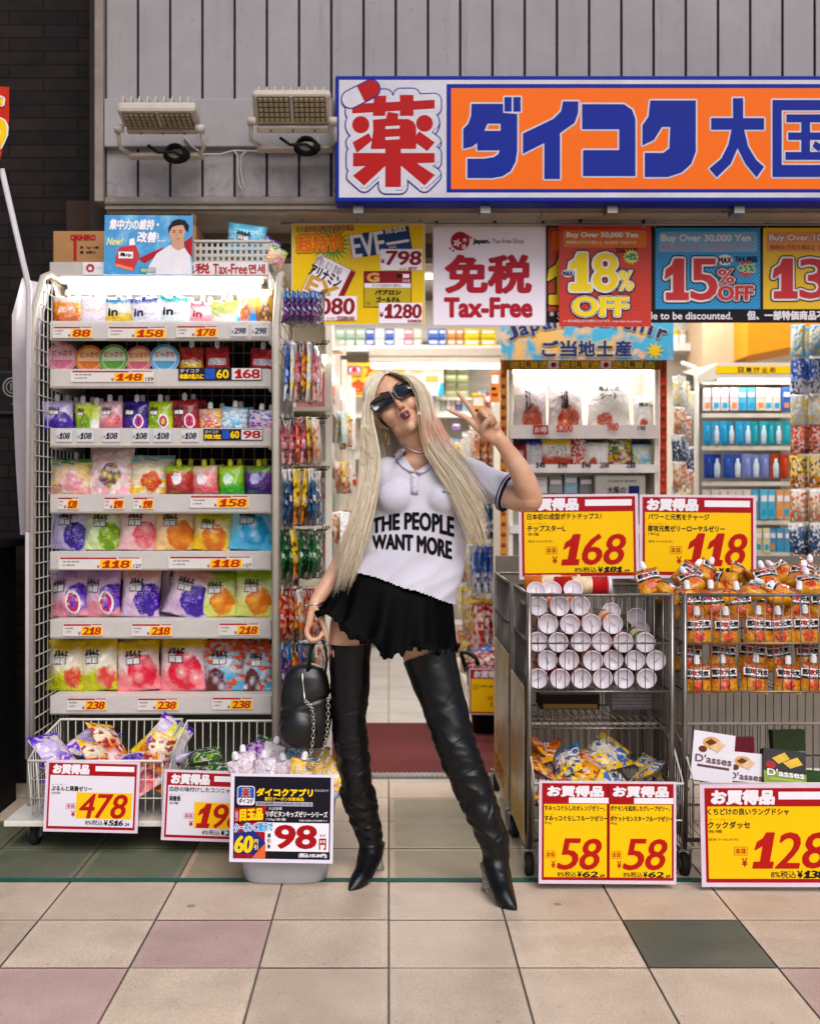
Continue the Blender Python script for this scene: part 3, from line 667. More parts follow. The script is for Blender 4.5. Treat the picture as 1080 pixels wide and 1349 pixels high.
_b('furiy', '#e2c030', '#e8e2d4', '#a8402c', blob=(.5, .55, .32, .2, '#eceaec', '#16141a'))
_b('green', '#1c4a20', '#2c5a24', '#8a3018', blotch='#c8a030')
_b('lucky', '#a8d0ec', '#cfe2f0', '#8cc0e4', blotch='#e8d878')

# ================================================================== white snack rack
RXL, RXR, RYF, RYB = -1.318, -0.416, 4.30, 4.95
rackw = M('#b9b2a6', .42, var=.12, vs=12); shelfw = M('#d6d0c8', .42, var=.10, vs=9); railc = M('#bdb6ae', .3, var=.08)
rack = empty('snack_rack', ((RXL + RXR) / 2, RYF, 0), 'tall white wire snack rack with seven lit shelves beside the doorway', 'display rack')
ro = Vector(rack.location)
def rl(x, y, z): return (x - ro.x, y - ro.y, z - ro.z)
def rack_side(x):
    mb = MB()
    mb.tube([rl(x, RYB, 2.12), rl(x, 4.55, 2.118), rl(x, 4.46, 2.09), rl(x, 4.35, 1.95), rl(x, 4.305, 1.88), rl(x, RYF, 1.80), rl(x, RYF, .12)], .0135, rackw, 8)
    mb.tube([rl(x, RYB, 2.12), rl(x, RYB, .1)], .013, rackw, 8)
    y = RYF + .055
    while y < RYB: 
        zt = 2.11 if y > 4.5 else 1.88 + (y - 4.3) * 1.05
        mb.tube([rl(x, y, .12), rl(x, y, zt)], .0024, rackw, 4); y += .055
    z = .14
    while z < 2.1:
        y0 = RYF if z < 1.85 else RYF + (z - 1.85) * .8
        mb.tube([rl(x + .003, y0, z), rl(x + .003, RYB, z)], .0024, rackw, 4); z += .0575
    return mb.build('side_panel', rack)
rack_side(RXL); rack_side(RXR)
mb = MB(); x = RXL + .03
while x < RXR: mb.tube([rl(x, RYB - .01, .12), rl(x, RYB - .01, 2.1)], .0022, rackw, 4); x += .045
z = .15
while z < 2.1: mb.tube([rl(RXL, RYB - .006, z), rl(RXR, RYB - .006, z)], .0022, rackw, 4); z += .09
mb.build('back_panel', rack)
mb = MB(); mb.box(RXL + .02 - ro.x, RXR - .02 - ro.x, RYB + .004 - ro.y, RYB + .014 - ro.y, .1, 2.12, M('#2a2725', .7, var=.2)); mb.build('light_block_board', rack)  # dark board added behind the mesh to block the glow of the shop
SHF = 4.50
ROWY = [447, 510, 588, 675, 750, 840, 940]     # lower edge of each price rail in the photo
SHZ = [zz(y, SHF) for y in ROWY]
SHN = ['top shelf', 'second shelf', 'third shelf', 'fourth shelf', 'fifth shelf', 'sixth shelf', 'lowest shelf']
SX0, SX1 = xx(66, SHF), xx(357, SHF)
for i, z in enumerate(SHZ):
    mb = MB()
    mb.box(SX0 - ro.x, SX1 - ro.x, SHF + .012 - ro.y, RYB - .02 - ro.y, z + .052, z + .066, shelfw, .002)
    mb.box(SX0 - ro.x, SX1 - ro.x, SHF - .004 - ro.y, SHF + .0115 - ro.y, z - .004, z + .068, shelfw, .003)
    for sx in (SX0 + .006, SX1 - .012): mb.box(sx - ro.x, sx + .006 - ro.x, SHF + .02 - ro.y, RYB - .02 - ro.y, z - .01, z + .0515, shelfw)
    sh = mb.build('shelf', rack)
    mb = MB(); mb.box(SX0 + .004 - ro.x, SX1 - .004 - ro.x, SHF - .0105 - ro.y, SHF - .0045 - ro.y, z + .002, z + .070, M('#dcd6d4', .18, var=.08, alpha=.55), .0015); mb.build('price_rail', sh)
# top canopy and its lit tube
CZ = zz(362, 4.60)
mb = MB(); x0, x1 = xx(66, 4.6) - ro.x, xx(354, 4.6) - ro.x
mb.box(x0, x1, .31, .62, CZ + .004, CZ + .02, shelfw, .002); mb.box(x0, x1, .294, .309, CZ - .006, CZ + .05, M('#c2bdb8', .2, alpha=.8), .002)
mb.box(x0 + .04, x1 - .04, .40, .56, CZ - .06, CZ - .012, shelfw, .004)
for sx in (x0, x1 - .006): mb.add([(sx, .31, CZ + .003), (sx, .62, CZ + .003), (sx, .62, CZ - .22), (sx, .31, CZ - .03), (sx + .006, .31, CZ + .003), (sx + .006, .62, CZ + .003), (sx + .006, .62, CZ - .22), (sx + .006, .31, CZ - .03)], [(0, 1, 2, 3), (7, 6, 5, 4), (3, 2, 6, 7), (0, 3, 7, 4)], shelfw)
can = mb.build('canopy', rack)
mb = MB(); mb.tube([(x0 + .03, .36, CZ - .013), (x1 - .03, .36, CZ - .013)], .010, M('#fff6ec', .3, var=0, emit=7.), 10); mb.build('lamp_tube', can)
al_ = bpy.data.lights.new('rack_lamp', 'AREA'); al_.shape = 'RECTANGLE'; al_.size = .8; al_.size_y = .05; al_.energy = 8; al_.color = (1, .95, .9)
alo = bpy.data.objects.new('rack_lamp', al_); COL.objects.link(alo); alo.location = (ro.x, RYF + .345, CZ - .03); alo.rotation_euler = (R(-20), 0, 0)
# tray and casters
mb = MB(); tz = .115
mb.box(RXL - .03 - ro.x, RXR + .0 - ro.x, -.21, .62, tz - .02, tz, shelfw, .004); mb.box(RXL - .03 - ro.x, RXR - ro.x, .5, .62, tz + .0005, .42, M('#5c5850', .6)); mb.build('base_tray', rack)
def caster(parent, x, y, r=.045, name='caster'):
    mb = MB(); mt = Matrix.Translation((x, y, r)) @ Matrix.Rotation(R(90), 4, 'Y')
    mb.lathe([(.004, -.013), (r * .9, -.013), (r, -.008), (r, .008), (r * .9, .013), (.004, .013)], M('#2a2829', .6), 20, mt)
    mb.lathe([(.003, -.016), (r * .45, -.015), (r * .45, .015), (.003, .016)], M('#6b6864', .4), 14, mt)
    for s in (-1, 1): mb.box(x + s * .021 - .002, x + s * .021 + .002, y - .012, y + .014, r - .01, 2 * r + .01, STEEL)
    mb.box(x - .024, x + .024, y - .018, y + .018, 2 * r + .0105, 2 * r + .016, STEEL); return mb.build(name, parent)
for x, y in ((-.40, -.10), (.38, -.10), (-.40, .5), (.38, .5)): caster(rack, x, y)

# ---- strip reading Tax-Free on the canopy front
pn = Panel(205, 345, 352, 361.5, 4.585, .003); pn.back(M('#d8d2d6', .4)); rd = M('#a3222c', .45)
pn.disc(214.5, 353, 6, rd, 1); pn.star(214.5, 353.5, 1.6, 4, 5, PAPER, 2); pn.text('Japan. Tax-free Shop', 223, 350, 235, 352.5, GREY, 1); 
pn.text('免税', 238.5, 347, 276, 360, rd, 2, .5); pn.text('Tax-Free', 281, 347.5, 325.5, 360.5, rd, 2, .35); pn.text('면세', 328, 348, 349, 360, rd, 2, .4)
pn.obj('tax_free_strip', None, 'white strip with red Tax-Free lettering on the snack rack canopy, beside the blue poster', 'sign')
pn = Panel(109, 345, 137, 361.5, 4.585, .003); pn.back(M('#d8d2d6', .4)); pn.disc(119, 353, 5.6, rd, 1); pn.star(119, 353.5, 1.5, 3.8, 5, PAPER, 2); pn.text('Japan.', 127, 351, 135, 354, GREY, 1)
pn.obj('tax_free_sticker', None, 'small white sticker with red flower emblem on canopy, below the cardboard box', 'sign')

# ---- price tags on the rails
RD2 = M('#a5141c', .45); TGY = M('#f2b40c', .45, var=.04); DIG = M('#b02408', .45)
def price_tag(x0, y0, x1, y1, num, kind, shelf, nth, sub=None):
    pn = Panel(x0, y0, x1, y1, SHF - .013, .0016); W, Hh = x1 - x0, y1 - y0
    if kind == 'w':
        pn.back(M('#d6cfcb', .4)); pn.rect(x0 + W*.02, y0 + .4, x1 - W*.3, y0 + Hh*.16, RD2, 1); pn.rect(x1 - W*.28, y0 + .4, x1 - W*.02, y0 + Hh*.1, RD2, 1)
        bw = min(W * .52, Hh * 2.6); bx = x1 - bw - (W * .12 if sub else 1)
        pn.rect(bx, y0 + Hh*.22, bx + bw, y1 - .8, TGY, 1)
        pn.text(num, bx + bw*.06, y0 + Hh*.28, bx + bw*.95, y1 - Hh*.12, DIG, 2, .55, .3, shear=.22, digits=True)
        pn.text('¥', bx - 4, y1 - Hh*.35, bx - 1, y1 - Hh*.1, DIG, 2, .15)
        pn.text('本体価格', x0 + W*.05, y0 + Hh*.30, x0 + W*.25, y0 + Hh*.44, INK, 1); pn.text('お買得', x0 + W*.05, y0 + Hh*.6, x0 + W*.20, y0 + Hh*.72, INK, 1)
        if sub: pn.text(sub, x1 - W*.1, y1 - Hh*.4, x1 - 1, y1 - Hh*.12, INK, 2, .12)
    elif kind == 'c':
        pn.back(M('#c8c6ca', .25)); pn.text(num, x0 + W*.2, y0 + Hh*.25, x1 - W*.12, y1 - Hh*.25, INK, 2, .3, .15, shear=.15, digits=True); pn.text('¥', x0 + W*.06, y0 + Hh*.45, x0 + W*.16, y1 - Hh*.28, INK, 2)
    elif kind == 'd':
        pn.back(M('#241c28', .35)); pn.rect(x0 + W*.64, y0 + 1, x1 - 1, y1 - 1, M('#d8ccd0', .4), 1); pn.text(num, x0 + W*.68, y0 + 2.5, x1 - 3, y1 - 3, RED, 2, .7, .4, digits=True)
        pn.text('限定' if W < 100 else '体調の乱れに', x0 + 2, y0 + Hh*.5, x0 + W*.3, y1 - 2, YEL, 2, .3); pn.text('ダイコク', x0 + 2, y0 + 1.5, x0 + W*.25, y0 + Hh*.4, PAPER, 2)
        pn.rect(x0 + W*.32, y0 + 1.5, x0 + W*.44, y1 - 2, BLUE, 1); pn.text('60', x0 + W*.46, y0 + 3, x0 + W*.6, y1 - 3, YEL, 2, .4)
    pn.obj('price_tag', None, f"{dict(w='white', c='clear', d='dark')[kind]} price tag reading {num}, {nth} from the left on the {shelf} rail", 'price tag', 'price tags on the snack rack rails')
TAGS = [(0, [(70, 430, 122, 445, '88', 'w'), (142, 430, 219, 445.5, '158', 'w'), (232, 429, 287, 444, '178', 'w'), (304, 428, 327, 443, '298', 'c'), (331, 428, 354, 443, '298', 'c')]),
        (1, [(93, 488, 203, 503, '148', 'w', '159'), (235, 484, 345, 501, '168', 'd')]),
        (2, [(74, 566, 95, 582, '108', 'c'), (101, 566, 124, 582, '108', 'c'), (135, 566, 158, 582, '108', 'c'), (174, 566, 197, 582, '108', 'c'), (202, 566, 226, 582, '108', 'c'), (239, 566, 262, 582, '108', 'c'), (268, 565, 346, 580, '98', 'd')]),
        (3, [(76, 655, 104, 671, '128', 'w'), (137, 655, 164, 671, '198', 'w'), (175, 655, 203, 671, '198', 'w'), (250, 653, 328, 669, '158', 'w')]),
        (4, [(77, 734, 187, 750, '118', 'w', '127'), (222, 733, 332, 749, '118', 'w', '127')]),
        (5, [(83, 822, 136, 838, '218', 'w'), (173, 822, 227, 838, '218', 'w'), (288, 821, 342, 837, '218', 'w')]),
        (6, [(88, 920, 141, 936, '238', 'w'), (181, 920, 235, 936, '238', 'w'), (279, 919, 333, 935, '238', 'w')])]
for r, l in TAGS:
    for n, t in enumerate(l): price_tag(*t[:6], SHN[r], ORD[n], t[6] if len(t) > 6 else None)

# ---- goods on the shelves: (px centre, base y, width px, height px, print, words, kind)
LW, LB = M('#e9e6ea', .4, var=0), M('#141218', .4, var=0); LR = M('#b01a28', .4, var=0); LM = M('#c0246c', .4, var=0); LBL = M('#15205c', .4, var=0)
def konj(c=None): return [('■', .24, .50, .58, .64, LB, 0), ('蒟蒻', .26, .515, .56, .625, LW, .008), ('ぷるんと', .22, .67, .60, .78, LB, .014)]
ZERO = [('0', .52, .06, .82, .48, LM, .02)]; ZEROW = [('0', .50, .06, .84, .5, LW, .03), ('0', .53, .09, .81, .47, LM, .012), ('■', .10, .50, .46, .66, LB, 0), ('蒟蒻', .12, .515, .44, .645, LW, .008), ('ぷるんと', .10, .68, .46, .79, LB, .012)]
IN = lambda m: [('in', .16, .30, .50, .56, m, .018), ('ゼリー', .55, .33, .86, .41, m, 0)]
S = 4.585
ROWS = [
 [(88, 432, 36, 38, 'orangewhite', 'orange and white jelly pouch, white cap', 's', None), (123, 431, 35, 38, 'white', 'plain white jelly pouch, tall white cap', 's', None),
  (156, 430, 36, 36, 'whiteyel', 'blue and yellow jelly pouch, white cap', 's', IN(LB)), (191, 430, 36, 36, 'whiteblue', 'white jelly pouch with navy top, white cap', 's', IN(LBL)),
  (228, 430, 38, 38, 'whiteteal', 'white jelly pouch with teal top, white cap', 's', IN(LB)), (265, 429, 32, 30, 'whitepink', 'small pink and white jelly pouch', 's', IN(LR)),
  (294, 429, 34, 32, 'lime', 'pale lime jelly pouch, white cap', 's', None), (322, 428, 28, 58, 'yelbag', 'tall yellow snack bag with clear top', 'b', None), (346, 428, 24, 52, 'amber', 'narrow brown and amber snack bag', 'b', None)],
 [],
 [(77, 562, 40, 38, 'grape', 'white and grape purple pouch', 's', konj()), (110, 562, 22, 36, 'musc', 'narrow green muscat pouch', 's', konj()), (125, 562, 16, 34, 'lime', 'narrow pale lime pouch', 's', None),
  (145, 562, 34, 38, 'peachw', 'dusty pink peach pouch', 's', konj()), (178, 562, 33, 38, 'purple0', 'dark purple pouch with pink zero', 's', ZEROW), (211, 562, 34, 38, 'lime0', 'lime green pouch with pink zero', 's', ZEROW),
  (245, 562, 36, 40, 'red0', 'deep red pouch with pink zero', 's', ZEROW), (277, 562, 32, 28, 'pinkyel', 'short pink and yellow pouch', 's', None), (308, 562, 34, 30, 'ltblue', 'short pale blue pouch', 's', None), (343, 562, 32, 26, 'pinkwhite', 'short pink and white pouch', 's', None)],
 [(88, 650, 54, 48, 'candy1', 'peach and green candy bag', 'b', None), (139, 650, 60, 68, 'candy2', 'tall pale pink candy bag', 'b', None), (198, 650, 58, 54, 'candy3', 'cream and yellow candy bag', 'b', None),
  (237, 650, 36, 38, 'colared', 'red and blue pouch, yellow cap', 'y', [('Qoo', .2, .04, .5, .14, GREEN, 0)]), (271, 650, 34, 38, 'colapink', 'pink and blue pouch, yellow cap', 'y', [('Qoo', .2, .04, .5, .14, GREEN, 0)]),
  (305, 650, 34, 38, 'colagreen', 'green pouch, yellow cap', 'y', [('Qoo', .2, .04, .5, .14, GREEN, 0)]), (340, 650, 36, 38, 'colapurple', 'purple grape pouch, yellow cap', 'y', [('Qoo', .2, .04, .5, .14, GREEN, 0)])],
 [(86, 737, 50, 56, 'jgrape', 'lilac bag with grape bunch', 'b', konj()), (133, 735, 50, 54, 'jmusc', 'white bag with green muscat grapes', 'b', konj()), (180, 735, 52, 57, 'jpeach', 'pale pink peach jelly bag', 'b', konj()),
  (228, 734, 52, 56, 'jorange', 'orange citrus jelly bag', 'b', konj()), (276, 734, 50, 48, 'jmango', 'lime and yellow mango bag', 'b', konj()), (328, 734, 58, 60, 'jsoda', 'pale blue soda jelly bag', 'b', konj())],
 [(88, 826, 50, 58, 'zpeach', 'pink and lilac bag with large zero', 'b', ZEROW), (132, 825, 48, 58, 'zpeach', 'pink and lilac bag with large zero', 'b', ZEROW), (182, 824, 50, 60, 'zgrape', 'peach topped bag with purple grapes', 'b', konj()),
  (240, 824, 58, 60, 'zgrape', 'peach topped bag with purple grapes', 'b', konj()), (286, 823, 50, 54, 'zorange', 'lime bag with orange fruit', 'b', konj()), (333, 823, 52, 58, 'zorange', 'lime bag with orange fruit', 'b', konj())],
 [(82, 920, 48, 62, 'mapple', 'yellow and green apple bag', 'b', konj()), (127, 919, 52, 64, 'mapple', 'yellow and green apple bag', 'b', konj()), (181, 919, 56, 62, 'mpeach', 'yellow topped pink peach bag', 'b', konj()),
  (238, 919, 62, 66, 'mpeach', 'yellow topped pink peach bag', 'b', konj()), (293, 919, 56, 62, 'mcola', 'red and light blue cola bag', 'b', konj()), (338, 918, 42, 58, 'mcola', 'red and light blue cola bag', 'b', konj())]]
rg = random.Random(11)
for r, row in enumerate(ROWS):
    zb = SHZ[r] + .067
    for n, (px, by, w, h, pm, words, kind, logo) in enumerate(row):
        k = S / F; sy = S + .03 if kind == 'b' else S
        d = (.085 if kind == 'b' else .05) * (w / 50 if kind == 'b' else w / 36)
        sp = kind in 'sy'
        hh = (by - EYE * 0 - 0) and h * k * 1.0
        rot = (R(rg.uniform(-16, -9) if kind == 'b' else rg.uniform(-5, -1)), R(rg.uniform(-3.5, 3.5)), R(rg.uniform(-8, 8)))
        if pm == 'zgrape' and n == 3: rot = (R(-14), R(12), R(-6))
        goods('jelly_pouch' if sp else 'snack_bag', (xx(px, S), sy, zb + .002), w * k * 1.05, hh * (1.07 if kind == 'b' and r > 3 else 1.0), d, 100 * r + n, BM[pm], f"{words}, {ORD[n]} from the left on rack {SHN[r]}", 'pouch' if sp else 'snack bag',
              'jelly pouches on the snack rack' if sp else 'snack bags on the snack rack', sp, {'s': CAPW, 'y': CAPY}.get(kind), rot, logo)
    # second rank, seen above and between the first
    if r in (0, 2, 3, 4, 5, 6):
        for n, (px, by, w, h, pm, words, kind, logo) in enumerate(row):
            if kind == 'b' and r < 4: continue
            k = 4.72 / F; sp = kind in 'sy'
            dx = rg.uniform(8, 12) if sp else rg.uniform(-7, 7)
            goods('jelly_pouch' if sp else 'snack_bag', (xx(px + dx, 4.64 if sp else 4.72), 4.655 if sp else 4.745, zb + .002), w * k, h * k * (1.0 if sp else 1.20), .045 if sp else .07, 900 + 100 * r + n, BM[pm], f"{words}, {ORD[n]} in the {SHN[r]} back rank",
                  'pouch' if sp else 'snack bag', 'half hidden goods on the snack rack', sp, {'s': CAPW, 'y': CAPY}.get(kind), (R(rg.uniform(-10, 4)), R(rg.uniform(-6, 6)), R(rg.uniform(-10, 10))), logo)
# second shelf: round tubs on edge and red pouches
def tub(px, py, r, ring, mid, label, nth):
    Y = 4.59; o_ = empty('jelly_tub', (xx(px, Y), Y, SHZ[1] + .062 + r * Y / F), f"round {label} jelly tub, {ORD[nth]} from the left on the rack's second shelf", 'tub', 'round jelly tubs on the second shelf', (R(rg.uniform(-16, -8)), 0, R(rg.uniform(-6, 6))))
    q = r * Y / F; mt = Matrix.Rotation(R(90), 4, 'X')
    mb = MB(); mb.lathe([(q * .7, -.055), (q * .74, -.05), (q * .95, -.004), (q * 1.0, 0), (q * 1.0, .003), (.002, .0035)], M(mid, .2, var=.05, coat=.4), 28, mt); mb.build('tub_body', o_)
    mb = MB(); 
    def fl(x, y): return (x, -.0050, y)
    c_ = lambda rr: [(rr * math.cos(2*math.pi*k/28), rr * math.sin(2*math.pi*k/28)) for k in range(28)]
    mb.poly([c_(q * .97), c_(q * .80)], fl, M(ring, .25, coat=.4)); mb.poly([c_(q * .80)], fl, M(mid, .25, coat=.4))
    mb.poly([[(a, b) for a, b in c_(q * .76) if b < -q * .12]], lambda x, y: (x, -.0056, y), M(ring, .3, var=.3, vs=60))
    gv, gf = glyphs('どっさり'); lo, hi = gv.min(0), gv.max(0); v = (gv - lo) / (hi - lo)
    for j, (a, b) in enumerate(((.02, 0), (-.02, 0), (0, .03), (0, -.03))): mb.add([((x - .5 + a*.5) * q * 1.25, -.0064 - j*.00003, q * (.12 + (y + b) * .36)) for x, y in v], gf, LR)
    mb.build('lid', o_)
for n, (px, r, ring, mid, lb) in enumerate([(82, 21, '#d0708a', '#e2b0ba', 'pink peach'), (118, 19, '#cf6a24', '#e0b27a', 'orange mandarin'), (150, 19.5, '#5a9a3c', '#c7d4b0', 'green grape'), (183, 18.5, '#c9607a', '#e6c08a', 'pink and yellow'), (217, 19.5, '#4a9acc', '#d8dfe6', 'pale blue')]): tub(px, 478, r, ring, mid, lb, n)
for n, (px, w, h, pm, words) in enumerate([(252, 33, 34, 'redyel', 'red and yellow jelly pouch'), (287, 33, 34, 'redgold', 'red jelly pouch with white panel'), (345, 34, 32, 'redgold', 'red jelly pouch beside the rack post')]):
    goods('jelly_pouch', (xx(px, 4.60), 4.60, SHZ[1] + .067), w * 4.6 / F, h * 4.6 / F, .05, 300 + n, BM[pm], f"{words}, {ORD[n + 5]} from the left on rack second shelf", 'pouch', 'jelly pouches on the snack rack', True, CAPW, (R(-3), R(rg.uniform(-3, 3)), R(rg.uniform(-6, 6))))
# ---- things on top of the rack
def box_thing(name, x0, y0, x1, y1, Y, dep, m, label, cat, group=None, rotz=0):
    s = Y / F; w, h = (x1 - x0) * s, (y1 - y0) * s
    e = empty(name, P((x0 + x1) / 2, y1, Y), label, cat, group, (0, 0, rotz)); mb = MB(); mb.box(-w/2, w/2, 0, dep, 0, h, m, .003); mb.build('carton', e); return e, w, h
CARD = M('#a87c50', .75, var=.15, vs=10)
e, w, h = box_thing('cardboard_box', 70, 304, 142, 347, 4.68, .26, CARD, 'brown cardboard box with red stripe on top of the snack rack', 'box')
pn = Panel(70, 304, 142, 347, 4.68, 0); pn.rect(97, 310, 101, 343, RD2, 2); pn.text('ORIHIRO', 93, 309, 126, 316, RD2, 3, .5); pn.text('数  10g×12袋', 106, 324, 130, 328, INK, 2, .1); pn.text('■  8袋入', 106, 330, 127, 334, INK, 2, .1); pn.mb.build('carton_print', e, (0, -.0005, 0))
mb = MB(); mb.box(-.02, w/2 + .02, .03, .12, h + .001, h + .004, M('#8f693f', .75)); mb.build('lid_flap', e)
e, w, h = box_thing('cardboard_box', 236, 296, 258, 345, 4.72, .2, CARD, 'brown cardboard box mostly hidden behind the blue poster', 'box')
mb = MB(); mb.add([(-.0, .01, h), (w*.5, .0, h), (w*.62, -.02, h + .03), (.02, -.01, h + .05)], [(0, 1, 2, 3)], CARD); mb.build('lid_flap', e)
e, w, h = box_thing('dark_carton', 87, 264, 122, 306, 5.0, .06, M('#3a2a22', .7, var=.2), 'dark brown carton leaning by the brick wall behind the rack', 'box')
# poster
pn = Panel(137, 281, 253, 362, 4.555, .004); sk = NT('poster_sky'); tc = sk.n('TexCoord'); nz = sk.noise(tc.outputs['Object'], 9, 5, .6)
sk.put(sk.b.inputs['Base Color'], sk.mix(sk.rng(nz, .5, .72), lin('#1f86c0'), lin('#8cc4e0'))); sk.b.inputs['Roughness'].default_value = .35
pn.back(sk.m)
pn.poly([(196, 350), (206, 333), (222, 322), (232, 320), (243, 326), (250, 336), (252.5, 361.5), (193, 361.5)], M('#d9d6de', .45), 2)       # shirt
pn.poly([(182, 340), (200, 331), (216, 324), (208, 335), (190, 347)], RED, 1); pn.poly([(240, 318), (252.5, 309), (252.5, 338), (246, 330)], RED, 1)
skn = M('#c49378', .5, var=.08); pn.poly([(226, 312), (241, 312), (242, 325), (234, 329), (226, 324)], skn, 3)
pn.disc(232.5, 304, 10.5, skn, 4, 14); hr = M('#14100f', .5)
pn.poly([(221, 306), (221, 297), (226, 289), (234, 286), (243, 288), (248, 295), (247, 304), (243, 300), (240, 294), (232, 295), (226, 297)], hr, 5)
for x in (228.5, 237): pn.rect(x - 2.3, 301.5, x + 2.3, 302.4, hr, 5); pn.disc(x, 304.3, 1.3, hr, 5, .8)
pn.rect(231, 312.6, 236, 313.6, M('#8a4a42', .5), 5); pn.rect(232.3, 306, 233, 310, M('#a87860', .5), 5)
rp = M('#b9313a', .35); pn.poly([(157, 325), (178, 321), (184, 336), (176, 357), (152, 350), (152, 338)], rp, 2); pn.poly([(170, 314), (176, 312), (178, 322), (170, 323)], PAPER, 2)
pn.poly([(153, 347), (176, 353), (175, 357.5), (152, 351)], M('#e07a50', .4), 3); pn.rect(156, 331, 175, 340, PAPER, 3); pn.text('集中', 158, 333, 173, 338, INK, 4, .2, rot=-10)
pn.text('集中力の維持・', 143, 287, 209, 301, PAPER, 3, .5, shear=.12); pn.text('改善', 180, 304, 206, 318, PAPER, 3, .6, shear=.12); pn.text('!…', 207, 306, 216, 317, PAPER, 3, .3)
pn.text('New!', 140, 312, 162, 322, M('#dcd890', .4), 3, .3, shear=.2); pn.rect(184, 352, 205, 360, M('#2a8a70', .4), 2); pn.text('機能性表示', 186, 353.5, 203, 358.5, PAPER, 3)
pn.obj('advert_poster', None, 'blue sky poster of a man in white shirt, standing on the snack rack', 'poster', rot=(R(-6), 0, R(2)))
# perforated basket on top
e = empty('plastic_basket', P(306, 345, 4.72), 'white perforated plastic basket on the snack rack beside the blue poster', 'basket')
s = 4.72 / F; w, h = 98 * s, 27 * s; pb = M('#c4beb8', .45)
mb = MB(); cells = []
nx, nz_ = 13, 3
for i in range(nx + 1): x = -w/2 + w * i / nx; mb.box(x - .005, x + .005, -.002, .002, 0, h, pb)
for j in range(nz_ + 1): z = h * j / nz_; mb.box(-w/2, w/2, -.003, .003, max(0, z - .006), z + .006, pb)
mb.box(-w/2 - .005, w/2 + .005, -.008, .006, h - .004, h + .006, pb, .002)
for sx in (-1, 1):
    for i in range(6): y = .22 * i / 5; mb.box(sx*w/2 - .002, sx*w/2 + .002, y - .004, y + .004, 0, h, pb)
    for j in range(nz_ + 1): z = h * j / nz_; mb.box(sx*w/2 - .003, sx*w/2 + .003, 0, .22, max(0, z - .005), z + .005, pb)
mb.box(-w/2, w/2, .218, .222, 0, h, pb); mb.build('basket_body', e)
goods('snack_bag', P(322, 338, 4.78), .16, .13, .05, 71, BM['jsoda'], 'light blue candy bag standing up in the white basket', 'snack bag', None, rot=(R(8), R(7), R(5)), logo=konj())
goods('snack_bag', P(346, 338, 4.80), .09, .085, .04, 72, BM['basketp'], 'lilac candy bag leaning at the corner of the white basket', 'snack bag', None, rot=(R(6), R(28), R(20)))
goods('snack_bag', P(360, 350, 4.70), .09, .08, .03, 73, BM['candy1'], 'pale cream bag poking out beside the basket end', 'snack bag', None, rot=(R(6), R(18), R(40)))

# ---- wire baskets at the bottom of the rack
def wire_basket(name, x0, x1, yf, yb, zf, zb, zbot, label, m=WIRE, step=.028, r=.0018, rr=.005, inset=.03):
    e = empty(name, ((x0 + x1) / 2, yf, zbot), label, 'wire basket'); cx = (x0 + x1) / 2; mb = MB()
    rim = [(x0, yf, zf), (x1, yf, zf), (x1, (yf*2+yb)/3, zf + (zb-zf)*.6), (x1, yb, zb), (x0, yb, zb), (x0, (yf*2+yb)/3, zf + (zb-zf)*.6)]
    L = lambda p: (p[0] - cx, p[1] - yf, p[2] - zbot)
    mb.tube([L(p) for p in rim], rr, m, 8, closed=True); mb.build('rim', e)
    mb = MB(); n = int((x1 - x0) / step)
    for k in range(n + 1):
        t = k / n; x = x0 + (x1 - x0) * t; xi = cx + (x - cx) * (1 - inset)
        mb.tube([L((x, yf, zf)), L((xi, yf + .02, zbot + .02)), L((xi, yf + .04, zbot)), L((xi, yb - .02, zbot)), L((x, yb, zb))], r, m, 4)
    n2 = int((yb - yf) / step)
    for sx, xs in ((-1, x0), (1, x1)):
        for k in range(1, n2):
            t = k / n2; y = yf + (yb - yf) * t; tz_ = zf + (zb - zf) * (min(1, t * 1.8) if t < .333 else .6 + .4 * (t - .333) / .667)
            mb.tube([L((xs, y, tz_)), L((cx + (xs - cx) * (1 - inset), y, zbot))], r, m, 4)
    for q in (.33, .66): z = zbot + (zf - zbot) * q; mb.tube([L((x0 + .006, yf + .012, z)), L((x1 - .006, yf + .012, z)), L((x1 - .006, yb - .012, z)), L((x0 + .006, yb - .012, z))], r * 1.3, m, 4, closed=True)
    mb.build('wire_mesh', e); return e
wire_basket('wire_basket', xx(37, 4.06), xx(214, 4.06), 4.06, 4.46, zz(1003, 4.06), zz(948, 4.46), .135, 'white wire basket of snack bags hung under the rack, behind the 478 sign')
wire_basket('wire_basket', xx(222, 4.08), xx(356, 4.08), 4.08, 4.46, zz(1018, 4.08), zz(950, 4.46), .135, 'white wire basket of dark bags hung under the rack, behind the 198 sign')
rb = random.Random(3)
def tumble(name, spots, prints, words, where, cat, group, size=(.10, .13, .045), cap=None, pouch=False, logo=None):
    for n, (x, y, z) in enumerate(spots):
        pm = prints[n % len(prints)]; sc = rb.uniform(.85, 1.15)
        goods(name, (x, y, z), size[0] * sc, size[1] * sc, size[2], 5000 + len(bpy.data.objects), BM[pm], f"{words[pm]}, {ORD[n]} {where}", cat, group, pouch, cap, (R(rb.uniform(-85, -50)), R(rb.uniform(-40, 40)), R(rb.uniform(-60, 60))), logo)
bw = {'zgrape': 'peach and purple grape bag', 'basketp': 'purple and white candy bag', 'baskety': 'orange and yellow candy bag', 'jpeach': 'pale pink jelly bag', 'jgrape': 'lilac grape bag', 'jmango': 'yellow mango bag', 'basketg': 'dark green candy bag', 'basketv': 'dark violet candy bag', 'kidpink': 'pink and white kids pouch', 'kidblue': 'pale blue kids pouch', 'kidorange': 'orange kids pouch'}
